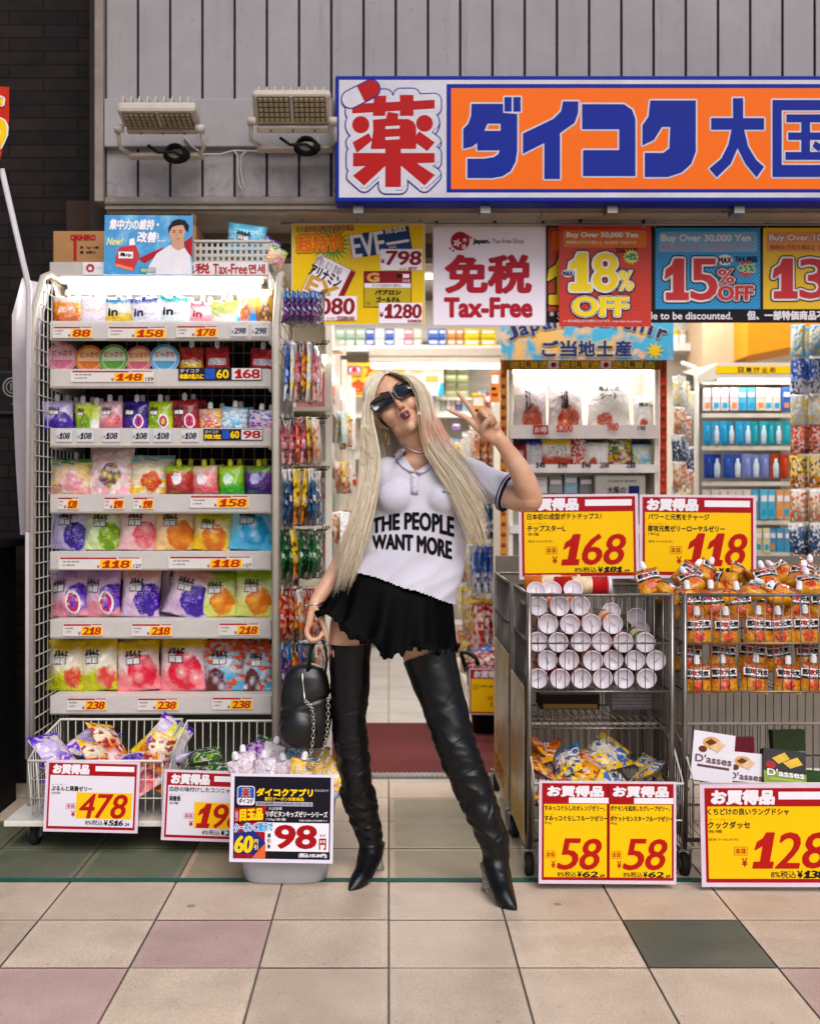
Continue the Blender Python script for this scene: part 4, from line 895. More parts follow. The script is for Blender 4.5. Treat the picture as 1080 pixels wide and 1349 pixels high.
sp_ = [(-1.18 + .085 * i + rb.uniform(-.02, .02), 4.19 + .13 * j + rb.uniform(-.02, .02), .24 + .040 * j + (.0 if i % 2 else .02)) for j in range(2) for i in range(5)] + [(-1.16 + .085 * i, 4.12, .215 + .015 * (i % 2)) for i in range(5)] + [(-1.14, 4.16, .275), (-.98, 4.2, .285)]
tumble('snack_bag', sp_, ['basketp', 'basketp', 'baskety', 'jpeach', 'jgrape', 'basketp', 'basketg', 'baskety', 'jmango', 'basketp', 'basketp', 'baskety', 'jgrape', 'jpeach', 'jmango', 'basketp', 'zgrape'], bw, 'lying in the wire basket nearest the brick wall', 'snack bag', 'bags in the first wire basket', (.13, .16, .05))
goods('snack_bag', (-.83, 4.075, .30), .09, .13, .035, 77, BM['baskety'], 'yellow and pink bag drooping over the rim above the 478 sign', 'snack bag', None, rot=(R(-15), R(24), R(8)))
sp_ = [(-.66 + .085 * (i % 4) + rb.uniform(-.02, .02), 4.20 + .14 * (i // 4), .20 + .07 * (i // 4)) for i in range(8)]
tumble('snack_bag', sp_, ['basketg', 'basketg', 'basketv', 'basketg', 'basketg', 'basketv', 'basketg', 'basketg'], bw, 'lying in the wire basket behind the grey bucket', 'snack bag', 'bags in the second wire basket', (.12, .15, .045))
# ================================================================== sale signs
SRED = M('#a00d17', .42, var=.05); SYEL = M('#f0bd00', .42, var=.04, vs=6); SEDGE = M('#d8c3d4', .32); SWH = M('#dcd6e2', .38, var=.04, vs=6)
PRICE = M('#b0140f', .38); BROWN = M('#8a4a10', .45)
def sale_body(pn, x0, y0, x1, y1, hh, col, name1, name2, price, pbox, tax, sub='各種', usual='', head=(0.02, .50), bar=(.56, .97), barlow=False, f=1.0, taxn='8%税込', n1=(.04, .7), n2=(.04, .45), honx=None, yb=None):
    W = x1 - x0
    pn.rect(x0, y0, x1, y1, SRED, 1); b = 3.2 * f
    pn.rect(x0 + b, y0 + hh, x1 - b, y1 - b * 1.4, col, 2)
    hb = hh * (.62 if barlow else .86)
    pn.text('お買得品', x0 + W*head[0] + b, y0 + hh*.14, x0 + W*head[1], y0 + hb, PAPER, 3, .5*f, shear=.08, outline=[(.7*f, PAPER)])
    if bar: pn.rect(x0 + W*bar[0], y0 + hh*(.68 if barlow else .2), x0 + W*bar[1], y0 + hh*(.96 if barlow else .62), PAPER, 2)
    t = y0 + hh + 2*f
    pn.text(name1, x0 + W*n1[0], t, x0 + W*n1[1], t + 8*f, INK, 3, .22*f)
    pn.text('メーカー', x0 + W*n2[0], t + 12*f, x0 + W*(n2[0] + .17), t + 14.4*f, BROWN, 3)
    pn.text(name2, x0 + W*n2[0], t + 15.5*f, x0 + W*n2[1], t + 23.5*f, INK, 3, .3*f)
    pn.text(sub, x0 + W*n2[0], t + 25*f, x0 + W*(n2[0] + .1), t + 29*f, INK, 3)
    if usual: pn.text(usual, x0 + W*n2[0], t + 35*f, x0 + W*(n2[0] + .22), t + 38.5*f, BROWN, 3)
    (a, c, d, e) = pbox
    if yb: pn.rect(*yb, M('#f2bb0c', .4, var=.04), 2.6)
    pn.text(price, a, c, d, e, PRICE, 4, 1.1*f, .55*f, shear=.20, digits=True)
    hx = a - 13*f if honx is None else honx
    pn.frame(hx - 7*f, c + (e-c)*.40, hx + 8.5*f, c + (e-c)*.64, .5*f, PRICE, 3); pn.text('本体', hx - 5.6*f, c + (e-c)*.43, hx + 7*f, c + (e-c)*.61, PRICE, 3, .15*f)
    pn.text('¥', hx + 2*f, c + (e-c)*.72, hx + 8*f, e - (e-c)*.04, PRICE, 3, .3*f)
    ty0, ty1 = e + 3.2*f, min(e + 11.5*f, y1 - b*1.6); pn.text(taxn, d - 70*f, ty0, d - 41*f, ty1, INK, 3, .12*f); pn.text('¥', d - 39*f, ty0, d - 33.5*f, ty1, INK, 3, .45*f)
    m, c2 = tax; pn.text(m, d - 32*f, ty0, d - 7*f if c2 else d, ty1, INK, 3, .75*f, .35*f, shear=.22, digits=True)
    if c2: pn.text(c2, d - 5.5*f, ty0 + 3.5*f, d + 2*f, ty1, INK, 3, .25*f)

def sale_sign(x0, y0, x1, y1, Y, label, rot=None, post=None, **kw):
    e = empty('sale_sign', P((x0 + x1) / 2, y1, Y), label, 'price sign', None, rot)
    pn = Panel(x0, y0, x1, y1, Y, .004); pn.back(SEDGE, .0008)
    kw.setdefault('ins', 4); i = kw.pop('ins')
    sale_body(pn, x0 + i, y0 + i * .8, x1 - i, y1 - i, **kw); pn.mb.build('board', e)
    if post:
        mb = MB(); mb.tube([(0, .012, -post), (0, .012, .12)], .006, WIRE, 8); mb.box(-.03, .03, .004, .018, .05, .06, WIRE); mb.build('post', e)
    return e
sale_sign(684, 651, 842, 763, 4.42, 'yellow sale sign reading 168 standing above the stacked cans', (R(-2), R(-.6), 0), .20, hh=20, col=SYEL, name1='日本初の成型ポテトチップス！', name2='チップスターL', price='168', pbox=(739, 704, 827, 744), tax=('181', '.44'), usual='通常 ¥298(本体)', n1=(.05, .70), n2=(.05, .38))
sale_sign(842, 652, 996, 762, 4.42, 'yellow sale sign reading 118 standing behind the heap of orange pouches', (R(-2), R(.5), 0), .20, hh=20, col=SYEL, name1='パワーと元気をチャージ', name2='即攻元気ゼリーローヤルゼリー', price='118', pbox=(902, 703, 986, 745), tax=('127', '.44'), sub='180g', usual='通常 ¥198(本体)', n1=(.05, .60), n2=(.05, .74))
e = empty('sale_sign', P(800, 1165, 3.70), 'double yellow sale sign with two prices of 58 in front of the snack bag cart', 'price sign', None, (R(-3), R(.7), R(1)))
pn = Panel(709, 1031, 891, 1165, 3.70, .004); pn.back(SEDGE, .0008)
sale_body(pn, 713, 1034, 801.5, 1160, 27, SYEL, 'すみっコぐらしのオレンジゼリー、', 'すみっコぐらしフルーツゼリー', '58', (733, 1106, 794, 1146), ('62', '.64'), '84g', head=(.05, .92), bar=(.40, .995), barlow=True, f=.86, n1=(.04, .94), n2=(.04, .98), honx=724)
sale_body(pn, 800, 1034, 887.5, 1160, 27, SYEL, 'ポケモンを起用したグレープゼリー、', 'ポケットモンスターフルーツゼリー', '58', (820, 1106, 881, 1146), ('62', '.64'), '80g', head=(.05, .92), bar=(.40, .995), barlow=True, f=.86, n1=(.04, .94), n2=(.04, .98), honx=811)
pn.mb.build('board', e)
sale_sign(925, 1035, 1120, 1169, 3.68, 'large yellow sale sign reading 128 in front of the biscuit box cart', (R(-3), R(-.6), R(-2)), None, ins=6, hh=24, col=SYEL, name1='くちどけの良いラングドシャ', name2='クックダッセ', price='128', pbox=(991, 1098, 1094, 1144), tax=('138', '.24'), usual='通常 ¥198(本体)', head=(.03, .50), bar=(.53, .99), f=1.12, n1=(.02, .60), n2=(.02, .32), honx=976)
sale_sign(57, 1004, 181, 1097, 4.03, 'white sale sign reading 478 hung on the first wire basket', (R(-4), R(1.6), R(1)), None, hh=16, col=SWH, name1='', name2='ぷるんと蒟蒻ゼリー', price='478', pbox=(102, 1047, 168, 1078), tax=('516', '.24'), sub='24個/各種', head=(.03, .46), bar=(.53, .97), f=.8, n2=(.04, .50), yb=(99, 1045, 172, 1079))
sale_sign(212, 1017, 338, 1109, 4.05, 'white sale sign reading 198 partly hidden behind the grey bucket sign', (R(-4), R(2.2), R(1)), None, hh=17, col=SWH, name1='白砂の味付けしたコンニャクゼリー', name2='蒟蒻畑', price='198', pbox=(257, 1060, 322, 1091), tax=('213', '.84'), sub='各種', head=(.03, .48), bar=(.53, .97), f=.8, n1=(.04, .94), n2=(.04, .16), yb=(254, 1058, 326, 1092))

# ================================================================== grey bucket with app coupon sign
def rr_ring(w, d, z, cx=0, cy=0, n=32, ex=3.2):
    r = []
    for k in range(n):
        a = 2 * math.pi * k / n; c, s = math.cos(a), math.sin(a)
        r.append((cx + w * math.copysign(abs(c) ** (2 / ex), c), cy + d * math.copysign(abs(s) ** (2 / ex), s), z))
    return r
bk = empty('bucket', (xx(377, 3.85), 3.85, .004), 'light grey plastic bucket filled with jelly pouches beside her boot', 'bucket')
gb_ = M('#b4b5bd', .35, var=.08); mb = MB()
prof = [(.128, .09, 0), (.136, .098, .006), (.150, .112, .10), (.166, .128, .285), (.172, .134, .29), (.173, .135, .302), (.165, .127, .303), (.160, .122, .29), (.145, .105, .10), (.13, .09, .012)]
mb.loft([rr_ring(a, b, z) for a, b, z in prof], gb_); mb.build('tub', bk)
mb = MB(); mb.loft([rr_ring(a, b, z) for a, b, z in ((.172, .134, .268), (.178, .14, .272), (.178, .14, .292), (.172, .134, .2935))], gb_, caps=False); mb.build('rim', bk)
e = empty('coupon_sign', P(370, 1137, 3.69), 'black and white coupon sign reading 98 hung on the grey bucket', 'price sign', None, (R(-5), R(.4), R(-2)))
pn = Panel(303, 1022, 440, 1137, 3.69, .004); pn.back(M('#d9d3e4', .35, var=.03), .0008); NV = M('#14121f', .4, var=.05)
pn.rect(308, 1025.5, 436, 1132, NV, 1); pn.rect(348, 1085, 434.5, 1122, PAPER, 2)
pn.rrect(312, 1039 - 1, 335.5, 1063, 4, PAPER, 2); pn.rrect(313, 1039, 334.5, 1062, 3.4, BLUE, 3); pn.rrect(313, 1053.5, 334.5, 1062, 2.4, PAPER, 4)
pn.text('薬', 318.5, 1041, 329.5, 1052, PAPER, 5, .7); pn.text('薬', 318.5, 1041, 329.5, 1052, RED, 7, .25); pn.text('ダイコク', 314.5, 1054.5, 333, 1060.5, INK, 5, .3)
pn.text('ダイコクアプリ', 338, 1041, 412, 1050.5, YEL, 2, .6); pn.text('割引クーポン対象商品', 349, 1052, 400.5, 1056.5, YEL, 2, .15); pn.rect(337, 1058, 412.5, 1063.5, M('#a7a2b4', .4), 2); pn.text('有効期間 2024年4月19日-31日', 339, 1059, 410.5, 1062.5, INK, 3)
pn.text('さらにおトク', 415, 1041, 433, 1044, PAPER, 2)
pn.poly([(309, 1067), (352, 1064), (346, 1082), (309, 1086)], RED, 2); pn.text('目玉品', 316, 1068, 347, 1082, YEL, 4, .8, shear=.1, rot=4, outline=[(.9, M('#a03a12', .4))]); pn.text('今週の', 310, 1070, 314, 1084, PAPER, 3)
pn.text('大正製薬', 354, 1065, 372, 1068.5, PAPER, 2); pn.text('リポビタンキッズゼリーシリーズ', 351, 1070, 432, 1077.5, PAPER, 2, .2); pn.text('125g/各種', 351, 1079, 377, 1083, PAPER, 2); pn.text('記載の価格は本体価格です', 395, 1080.5, 432, 1083, PAPER, 2)
pn.poly([(309, 1088), (350, 1083), (350, 1096), (309, 1100)], RED, 3); pn.text('クーポンご提示で', 309.5, 1086, 360, 1096.5, M('#3a9ad8', .4), 5, .5, rot=3, outline=[(.7, PAPER)])
pn.poly([(309, 1099), (336, 1096), (351, 1111), (334, 1130), (309, 1131.5)], M('#152a78', .4), 4); pn.poly([(334, 1130), (351, 1111), (351, 1131.5), (334, 1131.5)], M('#e0642a', .4), 3); pn.poly([(336, 1096), (350, 1098), (350, 1110)], RED, 3)
pn.rect(309, 1126.5, 334, 1131.5, RED, 5); pn.text('60', 310, 1103, 334.5, 1124, YEL, 6, 1.3, .8, shear=.1, digits=True); pn.text('円', 336, 1107, 341, 1112, YEL, 6, .3); pn.text('引', 336, 1114, 341, 1120, YEL, 6, .3)
for k, ch in enumerate('値引後'): pn.text(ch, 353, 1099 + k*7, 357.5, 1104.5 + k*7, INK, 3, .15)
pn.text('98', 363, 1088.5, 418, 1117.5, RED, 4, 1.9, 1.0, shear=.06, digits=True); pn.text('本体', 422, 1099, 430, 1102.5, INK, 3); pn.text('円', 422, 1105, 430.5, 1119, RED, 3, .5)
pn.text('(税込105.84円)', 395, 1124, 432, 1130, PAPER, 3, .25)
pn.mb.build('board', e)
kids = [(-.12, -.06, 'kidpink'), (-.06, -.08, 'kidpink'), (.02, -.07, 'kidpink'), (.07, -.08, 'kidblue'), (.13, -.06, 'kidorange'), (-.10, .02, 'kidpink'), (-.03, .03, 'kidpink'), (.05, .02, 'kidblue'), (.12, .02, 'kidorange'), (-.06, .09, 'kidpink'), (.03, .09, 'kidblue'), (.10, .09, 'kidorange')]
for n, (x, y, pm) in enumerate(kids + [(-.13, -.02, 'kidpink'), (-.01, -.03, 'kidblue'), (.09, -.03, 'kidorange'), (-.09, -.09, 'kidpink'), (.045, -.10, 'kidorange'), (.14, .0, 'kidorange')]):
    goods('jelly_pouch', (bk.location.x + x, 3.85 + y, .285 + rb.uniform(0, .035) + (.02 if y > .05 else 0)), .085, .10, .04, 6000 + n, BM[pm], f"{bw[pm]} in the grey bucket, {ORD[n]} counted from its front", 'pouch', 'kids pouches in the grey bucket', True, CAPW, (R(rb.uniform(-35, 10)), R(rb.uniform(-38, 38)), R(rb.uniform(-40, 40))))
goods('snack_bag', (bk.location.x + .055, 3.93, .29), .13, .13, .05, 6100, BM['hblue'], 'plain blue bag at the back of the grey bucket', 'snack bag', None, rot=(R(-25), R(10), 0))

# ================================================================== steel wire carts
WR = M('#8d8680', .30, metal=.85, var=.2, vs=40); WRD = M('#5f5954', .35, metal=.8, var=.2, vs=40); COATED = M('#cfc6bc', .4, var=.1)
def poster_mat(seed):
    g = NT('food_poster'); tc = g.n('TexCoord'); n = g.noise(tc.outputs['Object'], 7 + seed, 4, .6); n2 = g.noise(tc.outputs['Object'], 3 + seed, 2)
    c = g.mix(g.rng(n, .4, .6), lin('#b8a888'), lin('#8f7a50')); c = g.mix(g.rng(n2, .52, .62), c, lin('#c89a30')); c = g.mix(g.rng(n, .62, .68), c, lin('#5a3418'))
    g.put(g.b.inputs['Base Color'], c); g.b.inputs['Roughness'].default_value = .35; return g.m
def cart(X0, X1, Yf, Yb, label, ztop, zbase, lower=True, lowrim=None, front=True):
    """wire trolley: posts, mesh panels, upper cage floor at zbase, optional projecting lower basket"""
    cx = (X0 + X1) / 2; e = empty('wire_cart', (cx, Yf, 0), label, 'wire cart'); L = lambda x, y, z: (x - cx, y - Yf, z)
    mb = MB()
    for x in (X0, X1):
        for y in (Yf, Yb): mb.tube([L(x, y, .085), L(x, y, ztop + .005)], .0085, WR, 8)
    for z in (.12, ztop): mb.tube([L(X0, Yf, z), L(X1, Yf, z), L(X1, Yb, z), L(X0, Yb, z)], .006 if z > .2 else .008, WR, 6, closed=True)
    mb.build('frame', e)
    def panel(a, b, z0, z1, step, name, mat=WR, r=.0017, rails=()):
        mb = MB(); a, b = Vector(a), Vector(b); n = max(2, int((b - a).length / step))
        for k in range(n + 1):
            p = a.lerp(b, k / n); mb.tube([L(p.x, p.y, z0), L(p.x, p.y, z1)], r, mat, 4)
        for z in rails: mb.tube([L(a.x, a.y - .002, z), L(b.x, b.y - .002, z)], .0032, mat, 5)
        return mb.build(name, e)
    zm = (ztop + zbase) / 2
    if front: panel((X0, Yf, 0), (X1, Yf, 0), zbase, ztop, .0285, 'front_panel', WR, .0019, (zbase, zm, ztop))
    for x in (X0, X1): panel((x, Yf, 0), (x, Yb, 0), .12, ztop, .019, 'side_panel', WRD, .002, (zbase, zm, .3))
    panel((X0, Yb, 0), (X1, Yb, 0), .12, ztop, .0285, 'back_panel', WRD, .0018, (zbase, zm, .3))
    mb = MB()
    n = int((X1 - X0) / .025)
    for k in range(n + 1): x = X0 + (X1 - X0) * k / n; mb.tube([L(x, Yf, zbase), L(x, Yb, zbase)], .0018, WR, 4)
    mb.build('cage_floor', e)
    for x in (X0, X1):
        for y in (Yf + .01, Yb - .01): caster(e, x - cx, y - Yf, .038)
    if lower:
        zf, zb_, yo = lowrim; mb = MB(); m = COATED
        x0, x1 = X0 + .005, X1 + .012; yf = Yf - yo
        rim = [(x0, yf, zf), (x1, yf, zf), (x1, Yf + .05, zb_ - .03), (x1, Yf + .22, zb_), (x0, Yf + .22, zb_), (x0, Yf + .05, zb_ - .03)]
        mb.tube([L(*p) for p in rim], .005, m, 8, closed=True)
        mb.tube([L(x0, yf + .01, zf - .12), L(x1, yf + .01, zf - .12)], .003, m, 6); mb.build('lower_basket', e)
        mb = MB(); n = int((x1 - x0) / .026)
        for k in range(n + 1): x = x0 + (x1 - x0) * k / n; mb.tube([L(x, yf, zf), L(x, yf + .012, .125), L(x, Yf + .22, .125), L(x, Yf + .22, zb_)], .0018, WR, 4)
        for x in (x0, x1):
            for k in range(1, 12):
                t = k / 12; y = yf + (Yf + .22 - yf) * t; zt = zf + (zb_ - zf) * min(1, t * 1.7); mb.tube([L(x, y, zt), L(x, y, .125)], .0018, WR, 4)
        mb.build('basket_mesh', e)
    return e
ZT, ZB = zz(784, 3.85), zz(911, 3.85)
CX0, CX1 = xx(697, 3.85), xx(885, 3.85); DX0, DX1 = xx(902, 3.85), 1.62
c1 = cart(CX0, CX1, 3.85, 4.30, 'steel wire cart caging stacked cans above a basket of snack bags', ZT, ZB, True, (zz(1034, 3.74), zz(955, 4.05), .10))
c2 = cart(DX0, DX1, 3.85, 4.30, 'steel wire cart heaped with orange pouches above biscuit boxes', ZT, ZB, True, (zz(1034, 3.74), zz(955, 4.05), .10))
c3 = cart(CX0 - .005, CX1 + .02, 4.34, 4.98, 'empty steel wire cart standing behind the can cart', zz(770, 4.34), .62, False)
for par, y0, y1, z0, z1, sd, words in ((c1, 3.88, 4.28, .10, .62, 0, 'food poster with pale dishes on the outer side of the can cart'), (c3, 4.37, 4.95, .08, .66, 3, 'food poster with red figures on the side of the rear wire cart')):
    mb = MB(); x = CX0 - .014; pm_ = poster_mat(sd)
    mb.box(-.002, .002, 0, y1 - y0, 0, z1 - z0, pm_, .0008); mb.box(-.0035, -.0022, .02, y1 - y0 - .02, (z1 - z0) * .04, (z1 - z0) * .22, M('#c9a020', .4, var=.3, vs=30))
    gv, gf = digit_glyphs('590'); lo, hi = gv.min(0), gv.max(0); v = (gv - lo) / (hi - lo)
    if sd: mb.add([(-.0045, (y1 - y0) * (.85 - .6 * a), (z1 - z0) * (.06 + .13 * b)) for a, b in v], gf, RED)
    tag(mb.build('side_poster', None, (x, y0, z0)), words, 'poster')

# ---- cans
LID = NT('can_lid'); tc = LID.n('TexCoord'); nz = LID.noise(tc.outputs['Object'], 40, 3); LID.put(LID.b.inputs['Base Color'], LID.mix(LID.rng(nz, .3, .7), lin('#c9bfcb'), lin('#d8d0da'))); LID.b.inputs['Roughness'].default_value = .4
CANW = {'o': M('#cf6a20', .35, var=.25, vs=25), 'r': M('#b0181c', .35, var=.2, vs=25), 'g': M('#2c7a3a', .35, var=.25, vs=25), 'p': M('#b87a70', .35, var=.2, vs=25)}
cr = .0325
def can_proto(k):
    e = bpy.data.objects.new('snack_can', None); COL.objects.link(e); mt = Matrix.Rotation(R(90), 4, 'X')
    mb = MB(); mb.lathe([(.003, -.20), (cr * .96, -.20), (cr * .98, -.012)], CANW[k], 28, mt); 
    mb.lathe([(cr * .985, -.14), (cr * .99, -.13), (cr * .99, -.08), (cr * .985, -.07)], M('#e0c8a8', .4, var=.4, vs=40), 28, mt, caps=False); b = mb.build('can_body', e)
    mb = MB(); mb.lathe([(cr * .99, -.014), (cr * 1.03, -.012), (cr * 1.03, -.002), (cr * .99, 0), (cr * .93, 0), (cr * .91, -.0035), (.001, -.0032)], LID.m, 28, mt)
    mb.lathe([(cr * 1.0, -.018), (cr * 1.035, -.017), (cr * 1.035, -.0125), (cr, -.012)], M('#b34a50', .4), 28, mt, caps=False)
    mb.box(-.0007, .0007, -.0008, .0031 - .0031 - .0002, -.015, .012, M('#6a5a60', .5)); l = mb.build('lid', e)
    return e
CP = {k: can_proto(k) for k in 'orgp'}
def copy_tree(o, parent=None):
    c = o.copy(); COL.objects.link(c); c.parent = parent
    for ch in list(o.children): copy_tree(ch, c)
    return c
used = set()
cans = [(398, [(147, 'o'), (218, 'o'), (288, 'o')]), (457, [(181, 'r'), (252, 'o'), (324, 'o'), (395, 'o')]), (518, [(147, 'r'), (214, 'r'), (290, 'o'), (360, 'p'), (428, 'o'), (500, 'g')]),
        (575, [(178, 'r'), (250, 'r'), (328, 'o'), (398, 'r'), (468, 'g'), (537, 'g')]), (637, [(147, 'o'), (219, 'r'), (290, 'p'), (361, 'r'), (431, 'g'), (506, 'g')])]
RN = ['top', 'second', 'third', 'fourth', 'bottom']; WN = dict(o='orange', r='red', g='green', p='pale red')
zcan = ZB + .003 + cr * 1.04
for r_, (cy, row) in enumerate(cans):
    for n, (cxp, k) in enumerate(row):
        o = CP[k] if k not in used else copy_tree(CP[k]); used.add(k)
        x = xx(650 + cxp / 2.512, 3.885); z = zcan + (4 - r_) * cr * 1.86
        o.location = (x, 3.878 + rb.uniform(-.006, .014), z); o.rotation_euler = (0, R(rb.uniform(0, 360)), R(rb.uniform(-2, 2)))
        tag(o, f"{WN[k]} snack can with white lid, {ORD[n]} from the left in the {RN[r_]} can row", 'can', 'cans stacked in the wire cart')
for n, (px, py, Y, k, rot, w) in enumerate([(706, 778, 4.04, 'o', (R(-25), 0, R(-4)), 'orange snack can tilted up over the cart rim, nearest the poster'), (727, 777, 4.05, 'o', (R(-25), 0, 0), 'orange snack can tilted up over the cart rim, second from the poster'), (755, 776, 4.05, 'o', (R(-25), 0, R(-8)), 'orange snack can tilted up over the cart rim, third from the poster'),
        (764, 769, 4.24, 'o', (0, 0, R(88)), 'orange snack can lying crosswise below the 168 sign'), (804, 771, 4.16, 'r', (0, 0, R(92)), 'red snack can lying crosswise below the 168 sign'), (805, 806, 4.10, 'o', (R(-18), 0, R(-6)), 'orange snack can tilted behind the second can row'), (838, 813, 4.16, 'g', (R(-15), 0, R(-8)), 'dark green snack can tilted at the back, upper'), (843, 830, 4.08, 'g', (R(-20), 0, R(-10)), 'dark green snack can tilted at the back, lower')]):
    o = copy_tree(CP[k]); o.location = P(px, py, Y); o.rotation_euler = rot; tag(o, w, 'can', None)

# ---- orange pouches
RLOGO = [('■', .04, .56, .96, .82, LW, 0), ('即', .08, .62, .28, .79, LB, .010), ('攻', .29, .62, .49, .79, LR, .012), ('元', .50, .62, .70, .79, LB, .010), ('気', .71, .62, .92, .79, LB, .010), ('■', .04, .50, .96, .57, LB, 0), ('ゼリー', .2, .515, .8, .555, LW, 0)]
RDISC = M('#8a1420', .4, var=.1)
def royal(loc, sc, rot, label, seed):
    o = bag_mesh(.094 * sc, .096 * sc, .052, seed, BM['royal'], True, logo=RLOGO).build('jelly_pouch', None, loc, rot); tag(o, label, 'pouch', 'orange jelly pouches in the wire cart'); spout_parts(o, .096 * sc, CAPW, .0088, .030)
rows = [(914, 3.875, [888, 919, 955, 994, 1037, 1071, 1106], 'bottom front row'), (884, 3.925, [905, 950, 990, 1028, 1065, 1100], 'row behind the lowest one'), (849, 3.88, [886, 921, 957, 997, 1030, 1064, 1100], 'middle front row'), (815, 3.93, [908, 940, 975, 1012, 1050, 1085], 'row below the rim')]
for by, Y, xs, w in rows:
    for n, px in enumerate(xs):
        if px < 893: continue
        royal((xx(px, Y), Y + rb.uniform(-.005, .01), zz(by, Y)), rb.uniform(.95, 1.06), (R(rb.uniform(-12, -2)), R(rb.uniform(-9, 9)), R(rb.uniform(-14, 14))), f"orange jelly pouch, {ORD[n]} from the left in the {w}", 7000 + px + by)
heap = [(862, 783, 3.98, -30, -12, 10), (884, 785, 3.96, -60, 20, 40), (897, 770, 4.12, -40, 30, -30), (920, 778, 4.02, -55, -8, 15), (930, 768, 4.14, -30, 40, 20), (952, 784, 3.95, -75, 70, 30), (968, 772, 4.08, -60, -80, 10), (992, 786, 3.93, -70, 10, -12), (1016, 778, 4.02, -40, -6, 4), (1012, 770, 4.14, -70, 30, 50), (1040, 785, 3.95, -65, -10, 60), (1052, 774, 4.05, -45, 12, -20), (1070, 783, 3.93, -50, -5, -10), (1066, 768, 4.16, -35, 25, 10), (1092, 780, 3.98, -50, 20, 10), (960, 790, 3.92, -80, 0, 0), (905, 790, 3.92, -70, -20, 10), (1030, 792, 3.90, -75, 8, 8), (975, 762, 4.20, -60, 45, 10), (1040, 762, 4.20, -60, -30, 10), (935, 790, 4.18, -60, 0, 80), (1000, 792, 4.20, -60, 0, -80), (1060, 792, 4.20, -60, 0, 70), (880, 794, 4.16, -60, 10, 30)]
for n, (px, py, Y, rx, ry, rz) in enumerate(heap):
    royal(P(px, py, Y), 1.0, (R(rx), R(ry), R(rz)), f"orange jelly pouch on the cart's heap, {ORD[n % 12]} of its {'front half' if n < 12 else 'back half'}", 7900 + n)
# ---- lower baskets
bw.update({'bsnack1': 'orange and red snack bag', 'bsnack2': 'yellow and white snack bag', 'bsnack3': 'blue and yellow snack bag', 'redsnack': 'red chocolate snack bag'})
sp_ = [(.50, 4.0, .33), (.56, 4.02, .34), (.63, 4.02, .33), (.70, 4.02, .32), (.80, 4.02, .32), (.88, 4.0, .31), (.50, 3.88, .23), (.57, 3.88, .22), (.65, 3.87, .22), (.74, 3.88, .23), (.82, 3.88, .22), (.9, 3.88, .22), (.55, 3.82, .22), (.66, 3.81, .21), (.78, 3.82, .21), (.87, 3.82, .22), (.53, 3.94, .31), (.61, 3.95, .31), (.69, 3.94, .30), (.84, 3.94, .30)]
tumble('snack_bag', sp_, ['bsnack1', 'bsnack1', 'bsnack1', 'bsnack2', 'bsnack2', 'bsnack2', 'bsnack1', 'bsnack2', 'bsnack3', 'bsnack3', 'bsnack2', 'bsnack2', 'bsnack1', 'bsnack2', 'bsnack3', 'bsnack2', 'bsnack1', 'bsnack3', 'bsnack1', 'bsnack2'], bw, 'lying in the basket behind the 58 sign', 'snack bag', 'bags in the lower cart basket', (.12, .14, .04))
def biscuit(px0, py0, px1, py1, Y, front, side, rot, label, dark=False, sty=0):
    s = Y / F; w, h = (px1 - px0) * s, (py1 - py0) * s
    e = empty('biscuit_box', P((px0 + px1) / 2, py1, Y), label, 'box', 'biscuit boxes', rot)
    mb = MB(); mb.box(-w/2, w/2, 0, .035, 0, h, side, .001); mb.build('carton', e)
    pn = Panel(px0, py0, px1, py1, Y, .0); W, Hh = px1 - px0, py1 - py0; tx = PAPER if dark else M('#6a4a58', .45)
    pn.rect(px0 + .2, py0 + .2, px1 - .2, py1 - .2, front, 1)
    if sty == 0:
        ck, chc = M('#d8b48c', .5, var=.2, vs=40), M('#5a2c1e', .5)
        if not dark:
            pn.disc(px0 + W*.45, py0 + Hh*.22, W*.22, M('#d09a58', .5, var=.2, vs=60), 2, Hh*.13); pn.poly([(px0 + W*.28, py0 + Hh*.22), (px0 + W*.42, py0 + Hh*.13), (px0 + W*.58, py0 + Hh*.2), (px0 + W*.4, py0 + Hh*.27)], chc, 3)
            pn.poly([(px0 + W*.4, py0 + Hh*.32), (px0 + W*.6, py0 + Hh*.16), (px0 + W*.78, py0 + Hh*.22), (px0 + W*.6, py0 + Hh*.4)], ck, 4); pn.disc(px0 + W*.24, py0 + Hh*.36, W*.1, chc, 3, Hh*.065)
        else:
            gd = M('#d8b038', .5, var=.2, vs=50)
            pn.poly([(px0 + W*.2, py0 + Hh*.22), (px0 + W*.5, py0 + Hh*.06), (px0 + W*.62, py0 + Hh*.2), (px0 + W*.35, py0 + Hh*.34)], gd, 2); pn.poly([(px0 + W*.45, py0 + Hh*.3), (px0 + W*.8, py0 + Hh*.14), (px0 + W*.92, py0 + Hh*.3), (px0 + W*.62, py0 + Hh*.42)], gd, 3)
            pn.rect(px0, py0 + Hh*.52, px1, py1, M('#7c9434', .45, var=.15, vs=30), 2); pn.disc(px0 + W*.16, py0 + Hh*.38, W*.12, RED, 4, Hh*.09)
        pn.text("D'asses", px0 + W*.08, py0 + Hh*.47, px0 + W*.94, py0 + Hh*.62, tx, 5, .25)
        pn.rect(px0 + W*.14, py0 + Hh*.67, px0 + W*.9, py0 + Hh*.715, M('#5a3a44', .5) if not dark else M('#9cb050', .5), 4)
    pn.mb.build('carton_print', e, (0, -.0003, 0))
bxw, bxs = M('#d6d0d8', .35, var=.06), M('#a79ea4', .4)
biscuit(909, 966, 964, 1031, 3.80, bxw, bxs, (R(-16), R(8), R(-4)), 'white biscuit box leaning in the cart basket, foremost with brown lettering')
biscuit(956, 992, 1008, 1050, 3.83, bxw, bxs, (R(-20), R(6), R(3)), 'white biscuit box sunk between the foremost white box and the green box')
